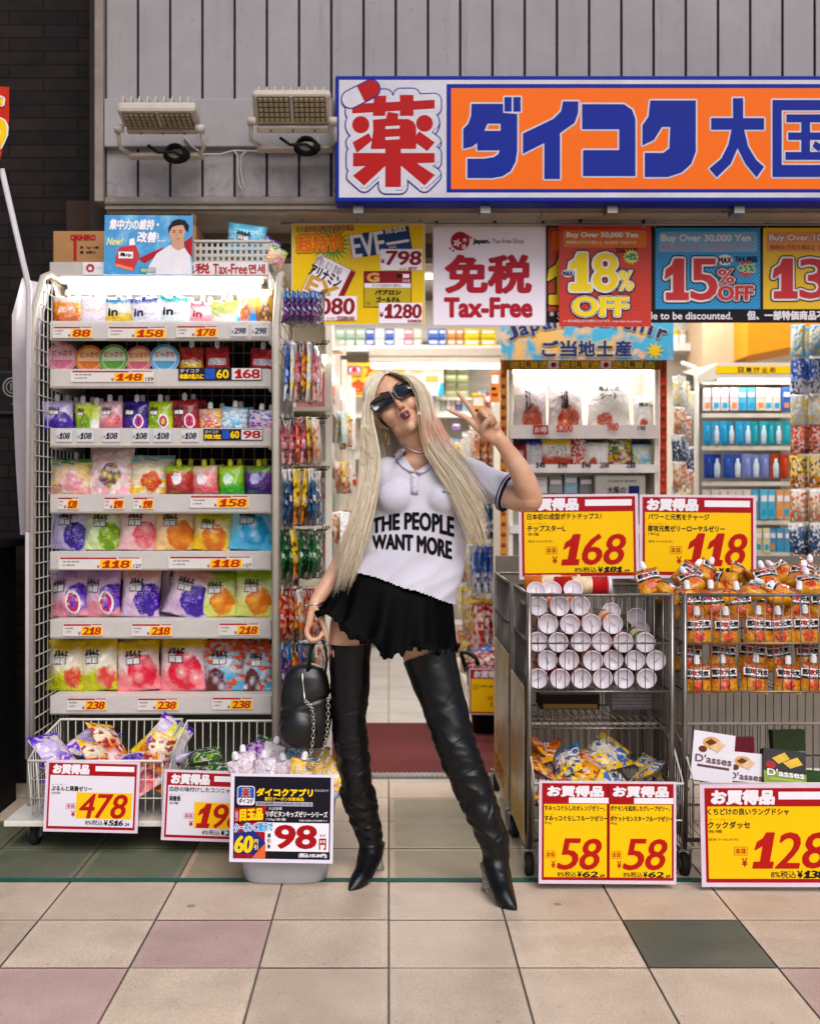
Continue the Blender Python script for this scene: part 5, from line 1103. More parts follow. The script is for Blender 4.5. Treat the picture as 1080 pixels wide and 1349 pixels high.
biscuit(1006, 988, 1063, 1046, 3.82, M('#15141a', .35), M('#2a3018', .4), (R(-24), R(7), R(0)), 'black and green biscuit box with golden biscuits in the cart basket', True)
biscuit(958, 972, 994, 995, 4.02, M('#6e1c2c', .4), M('#4a1420', .4), (R(-6), 0, 0), 'dark red biscuit box behind the white boxes', True, 1)
biscuit(1018, 962, 1062, 990, 4.03, M('#2c3a1e', .4), M('#20281a', .4), (R(-8), 0, R(5)), 'dark green biscuit box at the back of the cart basket', True, 1)
biscuit(1060, 1005, 1100, 1040, 3.86, M('#2f4a28', .4), M('#20301a', .4), (R(-60), R(0), R(-25)), 'dark green biscuit box lying flat beside the golden biscuit box', True, 1)
# cartons under the can cart and small items
e, w, h = box_thing('dark_carton', 712, 915, 790, 935, 4.15, .14, M('#2e2624', .6), 'dark flat carton on the shelf under the cans', 'box'); mb = MB(); mb.box(-w/2 + .01, w/2 - .01, -.004, -.0005, .004, .02, M('#a9884a', .5)); mb.build('label_strip', e)

# black bin by the inner aisle
e = empty('black_bin', (xx(650, 6.1), 6.15, .006), 'black plastic bin of red snack bags just inside the shop', 'bin'); mb = MB(); bb = M('#121114', .4)
mb.loft([rr_ring(a, b, z, ex=4) for a, b, z in ((.10, .08, 0), (.105, .085, .01), (.14, .12, .34), (.147, .127, .345), (.147, .127, .36), (.138, .118, .36), (.10, .08, .02))], bb); mb.build('tub', e)
mb = MB(); mb.tube([(-.14, 0, .33), (-.16, -.02, .40), (-.17, -.03, .43), (-.13, -.04, .43), (-.09, -.05, .40), (-.08, -.06, .37)], .012, bb, 8); mb.build('handle', e)
for n, (x, y, z) in enumerate([(-.05, -.05, .30), (.03, -.06, .31), (.09, -.04, .30), (-.02, .04, .33), (.06, .05, .34), (-.08, .02, .31)]):
    goods('snack_bag', (e.location.x + x, 6.15 + y, z), .12, .13, .04, 8000 + n, BM['redsnack' if n != 3 else 'hblue'], f"{'red chocolate' if n != 3 else 'blue and white'} snack bag in the black bin, {ORD[n]} from the front", 'snack bag', 'bags in the black bin', rot=(R(rb.uniform(-30, 0)), R(rb.uniform(-25, 25)), R(rb.uniform(-30, 30))))
sale_sign(617, 882, 690, 942, 5.99, 'small yellow sale sign on the black bin inside the shop', (R(-4), R(1), 0), None, ins=1.6, hh=12, col=SYEL, name1='', name2='ブレンディポーション', price='198', pbox=(650, 907, 684, 932), tax=('213', ''), head=(.05, .62), bar=None, f=.45, n2=(.05, .66), honx=645)

mb = MB(); zs_ = zz(935, 4.15) - .006
for k in range(19): x_ = CX0 + (CX1 - CX0) * k / 18; mb.tube([(x_ - c1.location.x, .0, zs_), (x_ - c1.location.x, .45, zs_)], .0018, WR, 4)
for y_ in (.01, .22, .44): mb.tube([(CX0 - c1.location.x, y_, zs_ - .003), (CX1 - c1.location.x, y_, zs_ - .003)], .003, WR, 5)
mb.build('middle_shelf', c1)
e, w_, h_ = box_thing('magazine_stack', 806, 912, 872, 935, 4.15, .14, M('#a8a4ac', .5, var=.3, vs=30), 'pale magazine stack on the lower shelf of the can cart', 'magazines'); mb = MB()
for k in range(5): mb.box(-w_/2 - .001, w_/2 + .001, -.0015, -.0002, h_ * (k + .4) / 5, h_ * (k + .5) / 5, M('#3a3438', .6))
mb.build('page_edge', e)
# ================================================================== hanging banners
def dots_mat(name, a, b, px, r=.3, grad=None):
    g = NT(name); tc = g.n('TexCoord'); sp = g.n('SeparateXYZ'); g.t.links.new(tc.outputs['Object'], sp.inputs[0])
    s = 1 / px; x, z = g.math('MULTIPLY', sp.outputs[0], s), g.math('MULTIPLY', sp.outputs[2], s)
    p, q = g.math('ADD', x, z), g.math('SUBTRACT', x, z)
    fx, fz = g.math('SUBTRACT', g.math('FRACT', p), .5), g.math('SUBTRACT', g.math('FRACT', q), .5)
    d = g.math('SQRT', g.math('ADD', g.math('MULTIPLY', fx, fx), g.math('MULTIPLY', fz, fz)))
    g.put(g.b.inputs['Base Color'], g.mix(g.math('LESS_THAN', d, r), lin(a), lin(b)))
    g.b.inputs['Roughness'].default_value = .3; g.b.inputs['Coat Weight'].default_value = .08; g.b.inputs['Specular IOR Level'].default_value = .2; g.b.inputs['Coat Roughness'].default_value = .06
    g.bump(g.noise(tc.outputs['Object'], 5, 2), .35, .01)
    return g.m
BN = M('#f6ecfc', .32, var=.03, vs=4, bump=.25, bs=5); BK = M('#16141b', .3)
OFFY = M('#f2d21a', .3, var=.03); OFFR = M('#c8343c', .3, var=.05)
def hooks(e, pn, xs, up=.030):
    mb = MB()
    for x in xs:
        q = pn.w(x, pn.y0, 0); mb.box(q[0] - .006, q[0] + .006, -.006, .006, q[2] + .012, q[2] + .012 + up, BLACK, .002); mb.tube([(q[0], 0, q[2] + .014), (q[0] + .004, 0, q[2] + .004), (q[0], 0, q[2] - .008)], .0022, STEEL, 5)
    mb.build('hook', e)
# medicine banner
pn = Panel(384, 294, 560, 428, 4.84, .003); pn.back(M('#eec40c', .3, var=.04, vs=5, bump=.25, bs=4))
pn.frame(384, 294, 560, 428, 1.6, M('#d8d0b8', .3), 1)
pn.star(437, 322, 12, 27, 22, GREEN, 1); pn.text('仅大国免税店限定的超低价商品', 390, 297, 466, 305, M('#8a2a5a', .4), 2, .15, rot=2)
pn.text('超特价', 392, 309, 452, 331, ORANGE, 3, .9, rot=3, outline=[(2.0, DRED), (.9, YEL)])
def rp(pts, cx, cy, a): 
    c, s = math.cos(R(a)), math.sin(R(a)); return [(cx + x*c + y*s, cy - x*s + y*c) for x, y in pts]
R4 = lambda w, h: [(-w, -h), (w, -h), (w, h), (-w, h)]
pn.poly(rp(R4(40, 15.5), 501, 319, 9), INK, 2); pn.poly(rp(R4(39, 14.3), 501, 319, 9), M('#173a78', .3), 3)
pn.text('EVE', 463, 307, 506, 337, PAPER, 4, .9, .4, rot=9); pn.text('EVE QUICK', 508, 300, 535, 307, PAPER, 4, .3, rot=9); pn.poly(rp(R4(15, 1.8), 524, 319, 9), PAPER, 4); pn.text('頭痛薬', 512, 324, 522, 327, PAPER, 4, rot=9)
pn.rect(501, 328, 556, 356, BN, 6); pn.text('798', 508, 331, 555, 349, DRED, 7, 1.1, .6, shear=.08, digits=True); pn.text('¥', 502, 341, 506.5, 347, DRED, 7, .3); pn.text('877', 538, 352, 549, 356, DRED, 7, .4, .2, shear=.1, digits=True); pn.text('税込価格', 526, 353, 536, 355.5, DRED, 7)
pn.poly(rp(R4(27, 29), 432, 372, -26), INK, 2); pn.poly(rp(R4(26.3, 28.3), 432, 372, -26), BN, 3); pn.poly(rp([(20, -28), (26.3, -28), (26.3, 28), (20, 28)], 432, 372, -26), DRED, 4)
pn.text('アリナミン', 407, 356, 450, 371, INK, 4, .7, rot=-26); pn.text('EX', 404, 370, 444, 390, M('#d0a03a', .4), 4, 1.2, rot=-26); pn.text('目の疲れ、肩こり、腰の痛み', 415, 345, 452, 356, INK, 4, rot=-26); pn.disc(422, 338, 4, DRED, 4); pn.disc(422, 338, 3.2, BN, 5); pn.text('A', 420, 336, 424, 340.5, DRED, 6, .2)
pn.rect(415, 390, 470, 422, BN, 6); pn.text('080', 421, 393, 467, 414, DRED, 7, 1.0, .6, shear=.04, digits=True); pn.text('5588.00', 444, 417, 467, 422, DRED, 7, .35, .2, digits=True); pn.text('税込価格¥', 430, 418, 442, 421, DRED, 7)
pn.rect(479, 357, 542, 405, INK, 2); pn.rect(480, 358, 541, 404, M('#c0a818', .35, var=.1, vs=20), 3); pn.rect(480, 358, 541, 373, DRED, 4); pn.rect(480, 373, 541, 379, BN, 4); pn.text('G', 484, 360, 499, 371, M('#d8a050', .4), 5, 1); pn.rect(522, 361, 530, 366, DARK, 5); pn.rect(530.5, 361, 539, 366, BN, 5); pn.text('風邪薬', 530, 368, 540, 371.5, BN, 5)
pn.text('かぜの諸症状の緩和に', 490, 374, 530, 378.3, INK, 5); pn.text('パブロン', 494, 382, 528, 388, INK, 5, .6); pn.text('ゴールドA', 496, 391, 526, 398, INK, 5, .5); pn.poly([(482, 396), (485, 402), (489, 396), (485, 400)], INK, 5)
pn.rect(499, 399, 556, 426, BN, 6); pn.text('1280', 507, 401, 555, 419, DRED, 7, 1.0, .6, shear=.04, digits=True); pn.text('¥', 500, 411, 505, 418, DRED, 7, .3); pn.text('1408.00', 537, 421, 555, 425, DRED, 7, .3, .15, digits=True)
e = empty('medicine_banner', P(pn.cx, pn.b, 4.84), 'yellow medicine price banner with 798 and 1280 hanging above her head', 'banner'); pn.mb.build('sheet', e); hooks(e, pn, (398, 529, 554))
# tax free banner
pn = Panel(570, 298, 719, 429, 4.86, .003); pn.back(BN); pn.frame(570, 298, 719, 429, 1.2, M('#cfc4cf', .3), 1)
rdb = M('#b0172c', .35, var=.05)
pn.disc(606, 317.5, 12.5, rdb, 1)
for cx, cy, r in ((602, 320, 6.2), (611, 325, 4.4), (612, 316, 3.4)): pn.star(cx, cy, r * .45, r, 5, BN, 2); pn.disc(cx, cy, r * .18, rdb, 3)
for a, b in ((617, 311), (620, 313), (593, 327), (597, 330)): pn.disc(a, b, 1.6, rdb, 1)
pn.text('Japan.', 623, 314.5, 645, 322, INK, 2, .5); pn.text('Tax-free Shop', 648, 314.5, 690, 322, GREY, 2, .1)
pn.text('免税', 588, 337, 698, 385, rdb, 2, 2.6, 2.0); pn.text('Tax-Free', 586, 393, 700, 417, rdb, 2, 1.5)
e = empty('tax_free_banner', P(pn.cx, pn.b, 4.86), 'white Tax-Free banner with big red characters hanging over the doorway', 'banner'); pn.mb.build('sheet', e); hooks(e, pn, (575, 652, 715))
# discount banner
def slab(pn, t, x0, y0, x1, y1, col, edge, b=1.6, lay=4):
    pn.text(t, x0, y0, x1, y1, col, lay, b, b * .6, digits=t[0].isdigit(), outline=[(3.4, INK), (1.9, edge)])
def starburst(pn, x, y, t, lay=5): pn.star(x, y, 7, 11, 14, OFFY, lay); pn.text(t, x - 7, y - 4.5, x + 7, y + 4.5, GREEN, lay + 1, .7, outline=[(.7, PAPER)])
pn = Panel(719, 297, 1330, 425, 4.88, .003); pn.back(BK)
rdm = dots_mat('red_dots', '#b3261c', '#c9583a', .014); bld = dots_mat('blue_dots', '#1a86c8', '#5ab4e0', .016, .24); yld = dots_mat('yellow_dots', '#e8b818', '#f2d048', .016, .24)
pn.rect(722, 299, 855, 410, rdm, 1); pn.rrect(727, 304, 850, 330, 4, ORANGE, 2); pn.text('18', 722, 340, 800, 400, OFFY, 4, 1.6, digits=True, outline=[(2, INK)]); pn.text('TAX-FREE', 826, 336, 855, 343, INK, 3, .3); starburst(pn, 846, 350, '+8%', 4)
pn.rect(863, 300, 1001, 407, bld, 1)
lb_ = M('#7ab0dc', .3); pn.rrect(867, 305, 997, 332, 4, lb_, 2); pn.text('Buy Over 30,000 Yen', 871, 309, 988, 320, PAPER, 3, .5); pn.text('购物达3万日元或以上  30,000엔 구입하시면', 872, 322.5, 987, 329, M('#d88a9a', .4), 3, .1)
slab(pn, '15', 876, 341, 943, 395, OFFR, PAPER, 2.2); slab(pn, '%', 946, 355, 966, 373, OFFR, PAPER, .8); slab(pn, 'OFF', 946, 377, 991, 395, OFFR, PAPER, 1.3)
pn.disc(954.5, 342.5, 10.5, PAPER, 6, 7); pn.text('MAX', 946, 339.5, 963, 346.5, INK, 7, .5); pn.text('TAX-FREE', 968, 338, 997, 344.5, INK, 3, .4); pn.star(982, 354, 8, 13, 12, M('#c84a3c', .4), 4); pn.text('+5%', 972, 349, 993, 358, GREEN, 6, .6, outline=[(.9, PAPER)])
pn.rect(1005, 300, 1152, 407, yld, 1); pn.rrect(1009, 305, 1148, 332, 4, M('#e89a5a', .3), 2); pn.text('Buy Over 10,000 Yen', 1013, 309, 1130, 319, PAPER, 3, .5, outline=[(.8, M('#b05a4a', .4))]); pn.text('购物达1万日元或以上  10,000엔 구입하시면', 1014, 322.5, 1130, 329, M('#8a4a30', .4), 3, .1)
slab(pn, '13', 1018, 341, 1088, 393, OFFR, PAPER, 2.2); slab(pn, '%', 1092, 355, 1112, 373, OFFR, PAPER, .8); slab(pn, 'OFF', 1092, 377, 1140, 395, OFFR, PAPER, 1.3)
pn.text('* Some items are not able to be discounted.', 724, 410.5, 964, 420.5, PAPER, 2, .25); pn.text('但、一部特価商品不能打折。일부 상품 제외', 984, 409.5, 1200, 421, PAPER, 2, .5)
e = empty('discount_banner', P(pn.cx, pn.b, 4.88), 'long black edged discount banner with blue 15% and yellow 13% panels', 'banner'); pn.mb.build('sheet', e); hooks(e, pn, (862, 1010, 1150))
pn = Panel(736, 297, 858, 430, 4.83, .002); pn.back(dots_mat('red_sheet', '#b81f22', '#d8603c', .014, .26, .7))
pn.rrect(741, 303, 852, 326, 4, M('#d87028', .3), 1); pn.text('Buy Over 50,000 Yen', 746, 306, 840, 314, PAPER, 2, .45); pn.text('购物达5万日元或以上  50,000엔 구입하시면', 746, 317, 838, 321.5, M('#f0d8b8', .4), 2, .1)
slab(pn, '18', 750, 334, 812, 383, OFFY, PAPER, 2.2); slab(pn, '%', 815, 357, 833, 382, OFFY, PAPER, .8); slab(pn, 'OFF', 755, 392, 826, 416, OFFY, PAPER, 1.8)
pn.disc(747, 360.5, 8, M('#c9c4dc', .4), 8, 5.5); pn.text('MAX', 741, 358, 753.5, 363.5, INK, 9, .4); pn.text('TAX-FREE', 811, 327, 839, 333, INK, 3, .4); starburst(pn, 831, 338, '+8%')
pn.text('※一部の商品は割引対象外となります。Some items are excluded.', 742, 421, 845, 424.5, PAPER, 2)
e = empty('discount_sheet', P(pn.cx, pn.b, 4.83), 'glossy red dotted sheet reading 18% OFF clipped over the long banner', 'banner', None, (0, 0, R(1.5))); pn.mb.build('sheet', e); hooks(e, pn, (764, 848))
mb = MB(); mb.tube([P(370, 294, 4.855), P(1200, 295, 4.855)], .004, STEEL, 6); tag(mb.build('banner_rail'), 'thin steel rail under the soffit from which the banners hang', 'rail')

# ================================================================== shop interior
wallm = M('#c8bda8', .6, var=.08, vs=3); ceilm = M('#cfcac2', .7, var=.05)
mb = MB(); mb.box(-5, 6, 10.3, 10.45, 0, 3.2, wallm); tag(mb.build('shop_wall'), 'beige back wall of the shop behind the far shelves', 'wall')
mb = MB(); mb.box(-5.1, -5, 5.2, 10.3, 0, 3.2, wallm); mb.box(6, 6.1, 5.2, 10.3, 0, 3.2, wallm); tag(mb.build('shop_side_walls'), kind='structure')
mb = MB(); mb.box(-5, 6, 5.2, 10.3, 3.0, 3.1, ceilm); tag(mb.build('shop_ceiling'), kind='structure')
TUBE = M('#fff8f0', .3, var=0, emit=3.)
def ceiling_lamp(x, y, n):
    e = empty('ceiling_lamp', (x, y, 3.0), 'fluorescent ceiling lamp inside the shop above the shelves', 'lamp', 'ceiling lamps inside the shop')
    mb = MB(); mb.box(-.62, .62, -.09, .09, -.05, -.001, ceilm, .004); mb.build('housing', e); mb = MB(); mb.tube([(-.58, 0, -.07), (.58, 0, -.07)], .016, TUBE, 8); mb.build('lamp_tube', e)
    l = bpy.data.lights.new('ceiling_lamp_light', 'AREA'); l.shape = 'RECTANGLE'; l.size = 1.2; l.size_y = .2; l.energy = 26; l.color = (1, .955, .92)
    o = bpy.data.objects.new('ceiling_lamp_light', l); COL.objects.link(o); o.location = (x, y, 2.90)
for n, (x, y) in enumerate([(-.1, 5.32), (1.35, 5.32), (-.1, 7.3), (1.9, 7.2), (3.3, 6.2), (.1, 8.9), (2.2, 8.9), (-1.8, 7.5)]): ceiling_lamp(x, y, n)

BOXC = [M(c, .4, var=.3, vs=22) for c in ('#9fb8a0', '#d8d4d0', '#3f62b0', '#c8c0a8', '#d88a3a', '#e2c21c', '#b04a3a', '#8aa8b8', '#e0dcd8', '#a0a878', '#c87a8a', '#6a5a8a')]
shelfi = M('#d0c8ba', .5, var=.08); SH2 = M('#dad4c8', .45, var=.06)
def shelf_unit(name, x0, x1, yf, yb, zs, label, posts=True, back=True, rail=True, face='y'):
    e = empty(name, (x0, yf, 0), label, 'shelf unit'); w, d = x1 - x0, yb - yf; top = max(zs) + .45
    mb = MB()
    if back: (mb.box(0, w, d - .02, d, 0, top, SH2) if face == 'y' else mb.box(w * .5 - .01, w * .5 + .01, 0, d, 0, top, SH2))
    if posts:
        for x in ((0, w - .03) if face == 'y' else ((w - .03),)):
            for y in ([0.0] if face == 'y' else [i * d / 4 for i in range(5)]): mb.box(x, x + .03, y + .001, y + .04, 0, top, SH2)
    if len(mb.v): mb.build('frame', e)
    for z in zs:
        mb = MB(); mb.box(.002, w - .002, .0, d - .021 if face == 'y' else d, z - .02, z, shelfi); sh = mb.build('shelf', e)
        if rail:
            mb = MB()
            if face == 'y': mb.box(.004, w - .004, -.006, -.001, z - .03, z + .02, M('#cdc8c2', .3))
            else: mb.box(w + .001, w + .006, .01, d - .01, z - .03, z + .02, M('#cdc8c2', .3))
            mb.build('price_rail', sh)
    return e
# back shelves
BY = 9.60
zsb = [zz(545, BY), zz(458, BY)] + [zz(y, BY) for y in (600, 655, 710, 765, 820)]
shelf_unit('wall_shelf', xx(436, BY), xx(668, BY), BY, BY + .4, zsb, 'tall white wall shelf of small boxes at the back of the shop')
def smallbox(x, y, z, w, d, h, m, label, group, strip=None):
    mb = MB(); mb.box(-w/2, w/2, 0, d, 0, h, m, .003); mb.box(-w/2 + w*.1, w/2 - w*.1, -.002, -.0005, h*.55, h*.8, strip or PAPER); return tag(mb.build('product_box', None, (x, y, z)), label, 'box', group)
k = BY / F
for r_, (yb, h) in enumerate(((458, 13), (444.5, 13))):
    for px, w, m, wd in [(448, 13, 0, 'green'), (461, 13, 0, 'green'), (474.5, 12, 0, 'green'), (487, 12, 2, 'blue'), (500, 12, 8, 'white'), (513, 12, 2, 'blue'), (526, 12, 8, 'white'), (538, 11, 10, 'pink'), (550, 11, 3, 'beige'), (571, 14, 2, 'dark blue'), (583, 9, 2, 'dark blue'), (595, 11, 4, 'orange'), (606, 9, 4, 'orange'), (622, 21, 5, 'yellow'), (644, 21, 5, 'yellow')]:
        smallbox(xx(px, BY), BY + .05, zz(458, BY) + (458 - yb) * k + .001, w * k * .95, .15, h * k * .97, BOXC[m], f"{wd} medicine boxes on the top shelf at the back of the shop", f"{wd} boxes on the back top shelf")
# lit strip below the top shelf
e = empty('shelf_lamp', P(575, 482, BY - .12), 'long bright shelf lamp under the top back shelf behind her head', 'lamp')
mb = MB(); hs2 = M('#9c9186', .5, var=.1); mb.box(-.55, .55, .03, .10, .085, .15, hs2, .006); mb.box(-.55, .55, .04, .10, .03, .078, hs2, .004); mb.build('housing', e); mb = MB(); mb.tube([(-.53, 0, .0), (.53, 0, .0)], .020, TUBE, 8); mb.build('lamp_tube', e)
l = bpy.data.lights.new('shelf_lamp_light', 'AREA'); l.shape = 'RECTANGLE'; l.size = 1.1; l.size_y = .08; l.energy = .9; l.color = (1, .93, .82); o = bpy.data.objects.new('shelf_lamp_light', l); COL.objects.link(o); o.location = P(560, 490, BY - .25); o.rotation_euler = (R(-25), 0, 0)
# posters under it
Yp = BY - .10
pn = Panel(450, 478, 532, 523, Yp, .004); pn.back(M('#e0a430', .4, var=.06)); pn.rect(454, 481, 479, 498, M('#c88a28', .4), 1); pn.rrect(458, 482, 476, 492, 3, M('#1a2a78', .4), 2); pn.rrect(460.5, 483.5, 473.5, 491, 2, PAPER, 3); pn.text('薬', 462, 483.8, 472, 490.8, RED, 4, .3); pn.text('ダイコク', 458.5, 493.5, 475.5, 498, INK, 2, .3)
pn.text('アプリ', 480, 481, 520, 496, M('#b8341c', .4), 2, .8); pn.text('会員', 462, 500, 502, 517, M('#b8341c', .4), 2, .9); pn.rect(450, 518, 532, 520, M('#2a6a40', .4), 1); pn.rect(450, 514, 459, 522, BLUE, 1)
pn.obj('app_poster', None, 'orange member app poster at the back, partly behind her blond hair', 'poster')
pn = Panel(533, 477, 584, 521, Yp, .004); pn.back(M('#dcc8a8', .4, var=.06)); pn.text('お得なクーポン', 536, 480, 580, 487, PAPER, 3, .4, outline=[(.6, M('#9a6a30', .4))]); pn.text('配信中!', 540, 489, 556, 494, INK, 2); pn.rrect(557, 490, 581, 520.5, 3, GREY, 1); pn.rrect(558, 491, 580, 520.5, 2.5, M('#e8dcd8', .3), 2); pn.rrect(560, 494, 578, 504, 1.5, M('#e8964a', .4), 3); pn.poly([(576, 520.5), (580, 503), (584, 505), (584, 520.5)], CYAN, 4)
pn.obj('coupon_poster', None, 'cream poster with a drawn smartphone at the back of the shop', 'poster')
for r_ in range(4):
    for n in range(2): smallbox(xx(594 + n * 15.5, BY), BY + .02, zz(523, BY) + r_ * 10.2 * k, 14.5 * k, .15, 9.5 * k, BOXC[9], 'pale green box in the small stack under the shelf lamp', 'pale green boxes under the shelf lamp', BOXC[3])
mb = MB(); mb.box(-.24, .16, 0, .3, -.02, 0, shelfi); tag(mb.build('bracket_shelf', None, (xx(615, BY), BY, zz(523.2, BY) - .002)), 'small shelf carrying the stack of pale green boxes', 'shelf')
rk = random.Random(21)
for yrow, wd in ((545, 'second'), (600, 'third'), (655, 'fourth'), (710, 'fifth'), (765, 'sixth')):
    px = 560
    while px < 664:
        w = rk.uniform(4.5, 9); smallbox(xx(px + w/2, BY), BY + .04, zz(yrow, BY) + .001, w * k * .9, .14, rk.uniform(16, 34) * k, rk.choice(BOXC), f"small coloured product box on the {wd} shelf at the back", f"small boxes on the {wd} back shelf"); px += w + .5

# left aisle shelving
LX0, LX1, LY0, LY1 = -.82, -.27, 5.55, 9.4
zl = [.18, .5, .82, 1.12, 1.42, 1.68]
shelf_unit('aisle_shelf', LX0, LX1, LY0, LY1, zl, 'long white aisle shelf running into the shop behind her hair', face='x')
for zi, z in enumerate(zl):
    y = LY0 + .05
    while y < LY1 - .1:
        w = rk.uniform(.11, .2); mb = MB(); hh = rk.uniform(.10, .22); mb.box(-.14, 0, -w/2 * .92, w/2 * .92, 0, hh, rk.choice([BOXC[1], BOXC[8], BOXC[3], BOXC[8], BOXC[10], BOXC[7], BOXC[4], BOXC[0]]), .004); mb.box(.0008, .002, -w*.3, w*.3, hh*.5, hh*.8, rk.choice(BOXC))
        tag(mb.build('product_box', None, (LX1 - .02 - rk.uniform(0, .03), y + w/2, z + .001)), f"pale product box on the {ORD[zi]} board from the floor, aisle shelf", 'box', f"boxes on aisle shelf board {ORD[zi]}"); y += w
e = empty('aisle_lamp', (LX1 - .03, 5.4, 1.90), 'slim lit strip lamp running along the top of the aisle shelf', 'lamp')
mb = MB(); mb.box(-.03, .012, 0, 4.4, .012, .03, SH2); mb.build('housing', e); mb = MB(); mb.tube([(0, .02, 0), (0, 4.38, 0)], .011, TUBE, 6); mb.build('lamp_tube', e)

# ---- hanging goods
def hang_proto(w, h, d, pm, seed, wr=1.): return bag_mesh(w, h, d, seed, BM[pm], wr=wr, nu=6, nv=9)
HP = {}
def hang(pm, w, h, d, loc, rz, label, group, name='hanging_pack', cat='pack'):
    key = (pm, w, h, d)
    if key not in HP: o = hang_proto(w, h, d, pm, len(HP) + 40).build(name); HP[key] = o
    else: o = HP[key].copy(); COL.objects.link(o)
    o.location = (loc[0], loc[1], loc[2] - h); o.rotation_euler = (R(rk.uniform(-4, 4)), R(rk.uniform(-4, 4)), rz); return tag(o, label, cat, group)
NW = {'hpurple': 'purple and blue', 'hyel': 'yellow', 'hpink': 'pink and black', 'hgreen': 'dark green', 'hclear': 'clear and yellow', 'hnavy': 'navy', 'hbrown': 'brown', 'hred': 'dull red', 'hteal': 'teal', 'hmix': 'beige and red', 'hblue': 'bright blue', 'redsnack': 'red'}
ENDR = [(385, 428, 'hpurple', 'hyel'), (452, 530, 'hpink', 'hgreen'), (550, 612, 'hpink', 'hclear'), (618, 692, 'hnavy', 'hyel'), (697, 762, 'hgreen', 'hbrown'), (775, 842, 'hred', 'hred'), (848, 925, 'hpurple', 'hclear'), (930, 992, 'hteal', 'hmix')]
for r_, (yt, yb, ma, mb_) in enumerate(ENDR):
    for q, (Y, pm, n0, off) in enumerate(((4.44, ma, 6, .012), (4.66, mb_, 4, .02), (4.86, ma if q_ else mb_, 3 if r_ else 0, .04)) if (q_ := r_ % 2) is not None else ()):
        zt = zz(yt, Y); h = (yb - yt) * Y / F
        mb = MB(); mb.tube([(RXR + .005 - ro.x, Y - ro.y, zt - .006), (RXR + .16 - ro.x, Y - ro.y, zt - .003), (RXR + .17 - ro.x, Y - ro.y, zt + .012)], .003, BLACK, 5); mb.box(RXR + .012 - ro.x, RXR + .016 - ro.x, Y - .03 - ro.y, Y + .03 - ro.y, zt - .02, zt + .012, WIRE); mb.build('hook', rack)
        for n in range(n0):
            pm_0 = pm; pm = pm if rk.random() < .62 else rk.choice(['hclear', 'hmix', 'hyel', 'hteal', 'hbrown', 'hred', 'hgreen', 'hblue'])
            hang(pm, .115, h, .022, (RXR + .022 + off + n * .0225, Y, zt), R(90 - rk.uniform(8, 24)), f"{NW[pm]} snack packs in {ORD[r_]} row on the rack end, {['nearest', 'middle', 'farthest'][q]} hook", f"packs on rack end row {ORD[r_]} hook {ORD[q]}"); pm = pm_0
for r_, zt in enumerate((1.66, 1.42, 1.18, .94, .7, .46)):
    for q, y in enumerate((5.62, 5.84, 6.08, 6.35)):
        for n in range(2):
            pm = rk.choice(['hclear', 'hmix', 'hclear', 'hyel', 'umewhite', 'lucky', 'hbrown']); NW.update(umewhite='white and red', lucky='pale blue')
            hang(pm, .10, .15, .02, (LX1 + .03 + n * .03, y, zt), R(90 - rk.uniform(10, 30)), f"{NW[pm]} packs on {ORD[q]} hook, {ORD[r_]} row, aisle shelf front", f"aisle shelf packs row {ORD[r_]} hook {ORD[q]}")
# right aisle: hanging bags on a low gondola
GX = .60
e = empty('aisle_gondola', (GX, 6.3, 0), 'white aisle gondola with hanging snack bags right of her waist', 'shelf unit')
mb = MB(); mb.box(.0, .03, 0, 2.7, 0.08, 1.75, SH2); mb.box(-.12, .2, 0, 2.7, 0, .08, SH2)
for y in (0, .9, 1.8, 2.66): mb.box(-.035, .0, y, y + .035, .0805, 1.75, SH2)
mb.build('frame', e)
for r_, (zt, h, mats) in enumerate([(1.62, .24, ('hmix', 'hclear', 'hmix', 'hyel')), (1.24, .22, ('hnavy', 'hnavy', 'hclear', 'hmix')), (.98, .26, ('hblue', 'hclear', 'hyel', 'hmix')), (.66, .26, ('redsnack', 'hyel', 'hmix', 'hclear')), (.36, .22, ('hmix', 'hbrown', 'hyel', 'hmix'))]):
    for q, y in enumerate((6.45, 6.8, 7.3, 8.1)):
        pm = mats[(q) % 4]; mb = MB(); mb.tube([(0, y - 6.3, zt - .005), (-.15, y - 6.3, zt)], .003, BLACK, 5); mb.build('hook', e)
        for n in range(4): hang(pm, .16, h, .034, (GX - .02 - n * .033, y, zt), R(-90 + rk.uniform(10, 26)), f"{NW[pm]} snack packs on {ORD[q]} hook, {ORD[r_]} row, aisle gondola", f"aisle gondola packs row {ORD[r_]} hook {ORD[q]}")
for n, (px, py, w, h, Y, c, wd) in enumerate([(630, 558, 17, 38, 6.3, '#dba030', 'amber'), (601, 566, 10, 8, 8.0, '#9a86c8', 'lilac'), (446, 468, 20, 12, 6.0, '#d8c8b0', 'cream'), (652, 530, 12, 40, 6.2, '#c87a2a', 'orange'), (466, 640, 9, 14, 7.0, '#d84a3a', 'red'), (640, 700, 13, 10, 6.4, '#e8d8c8', 'off white'), (612, 600, 9, 20, 8.4, '#c89a50', 'ochre'), (648, 640, 12, 10, 6.3, '#3a70b8', 'blue')]):
    pn = Panel(px - w/2, py - h, px + w/2, py, Y, .003); pn.back(M(c, .4, var=.15, vs=30)); pn.rect(px - w*.38, py - h*.9, px + w*.38, py - h*.62, PAPER, 1); pn.rect(px - w*.38, py - h*.5, px + w*.1, py - h*.4, INK, 1); pn.rect(px - w*.38, py - h*.3, px + w*.3, py - h*.2, RED, 1)
    pn.obj('shelf_card', None, f"small {wd} shelf card hanging inside the shop near her", 'card')
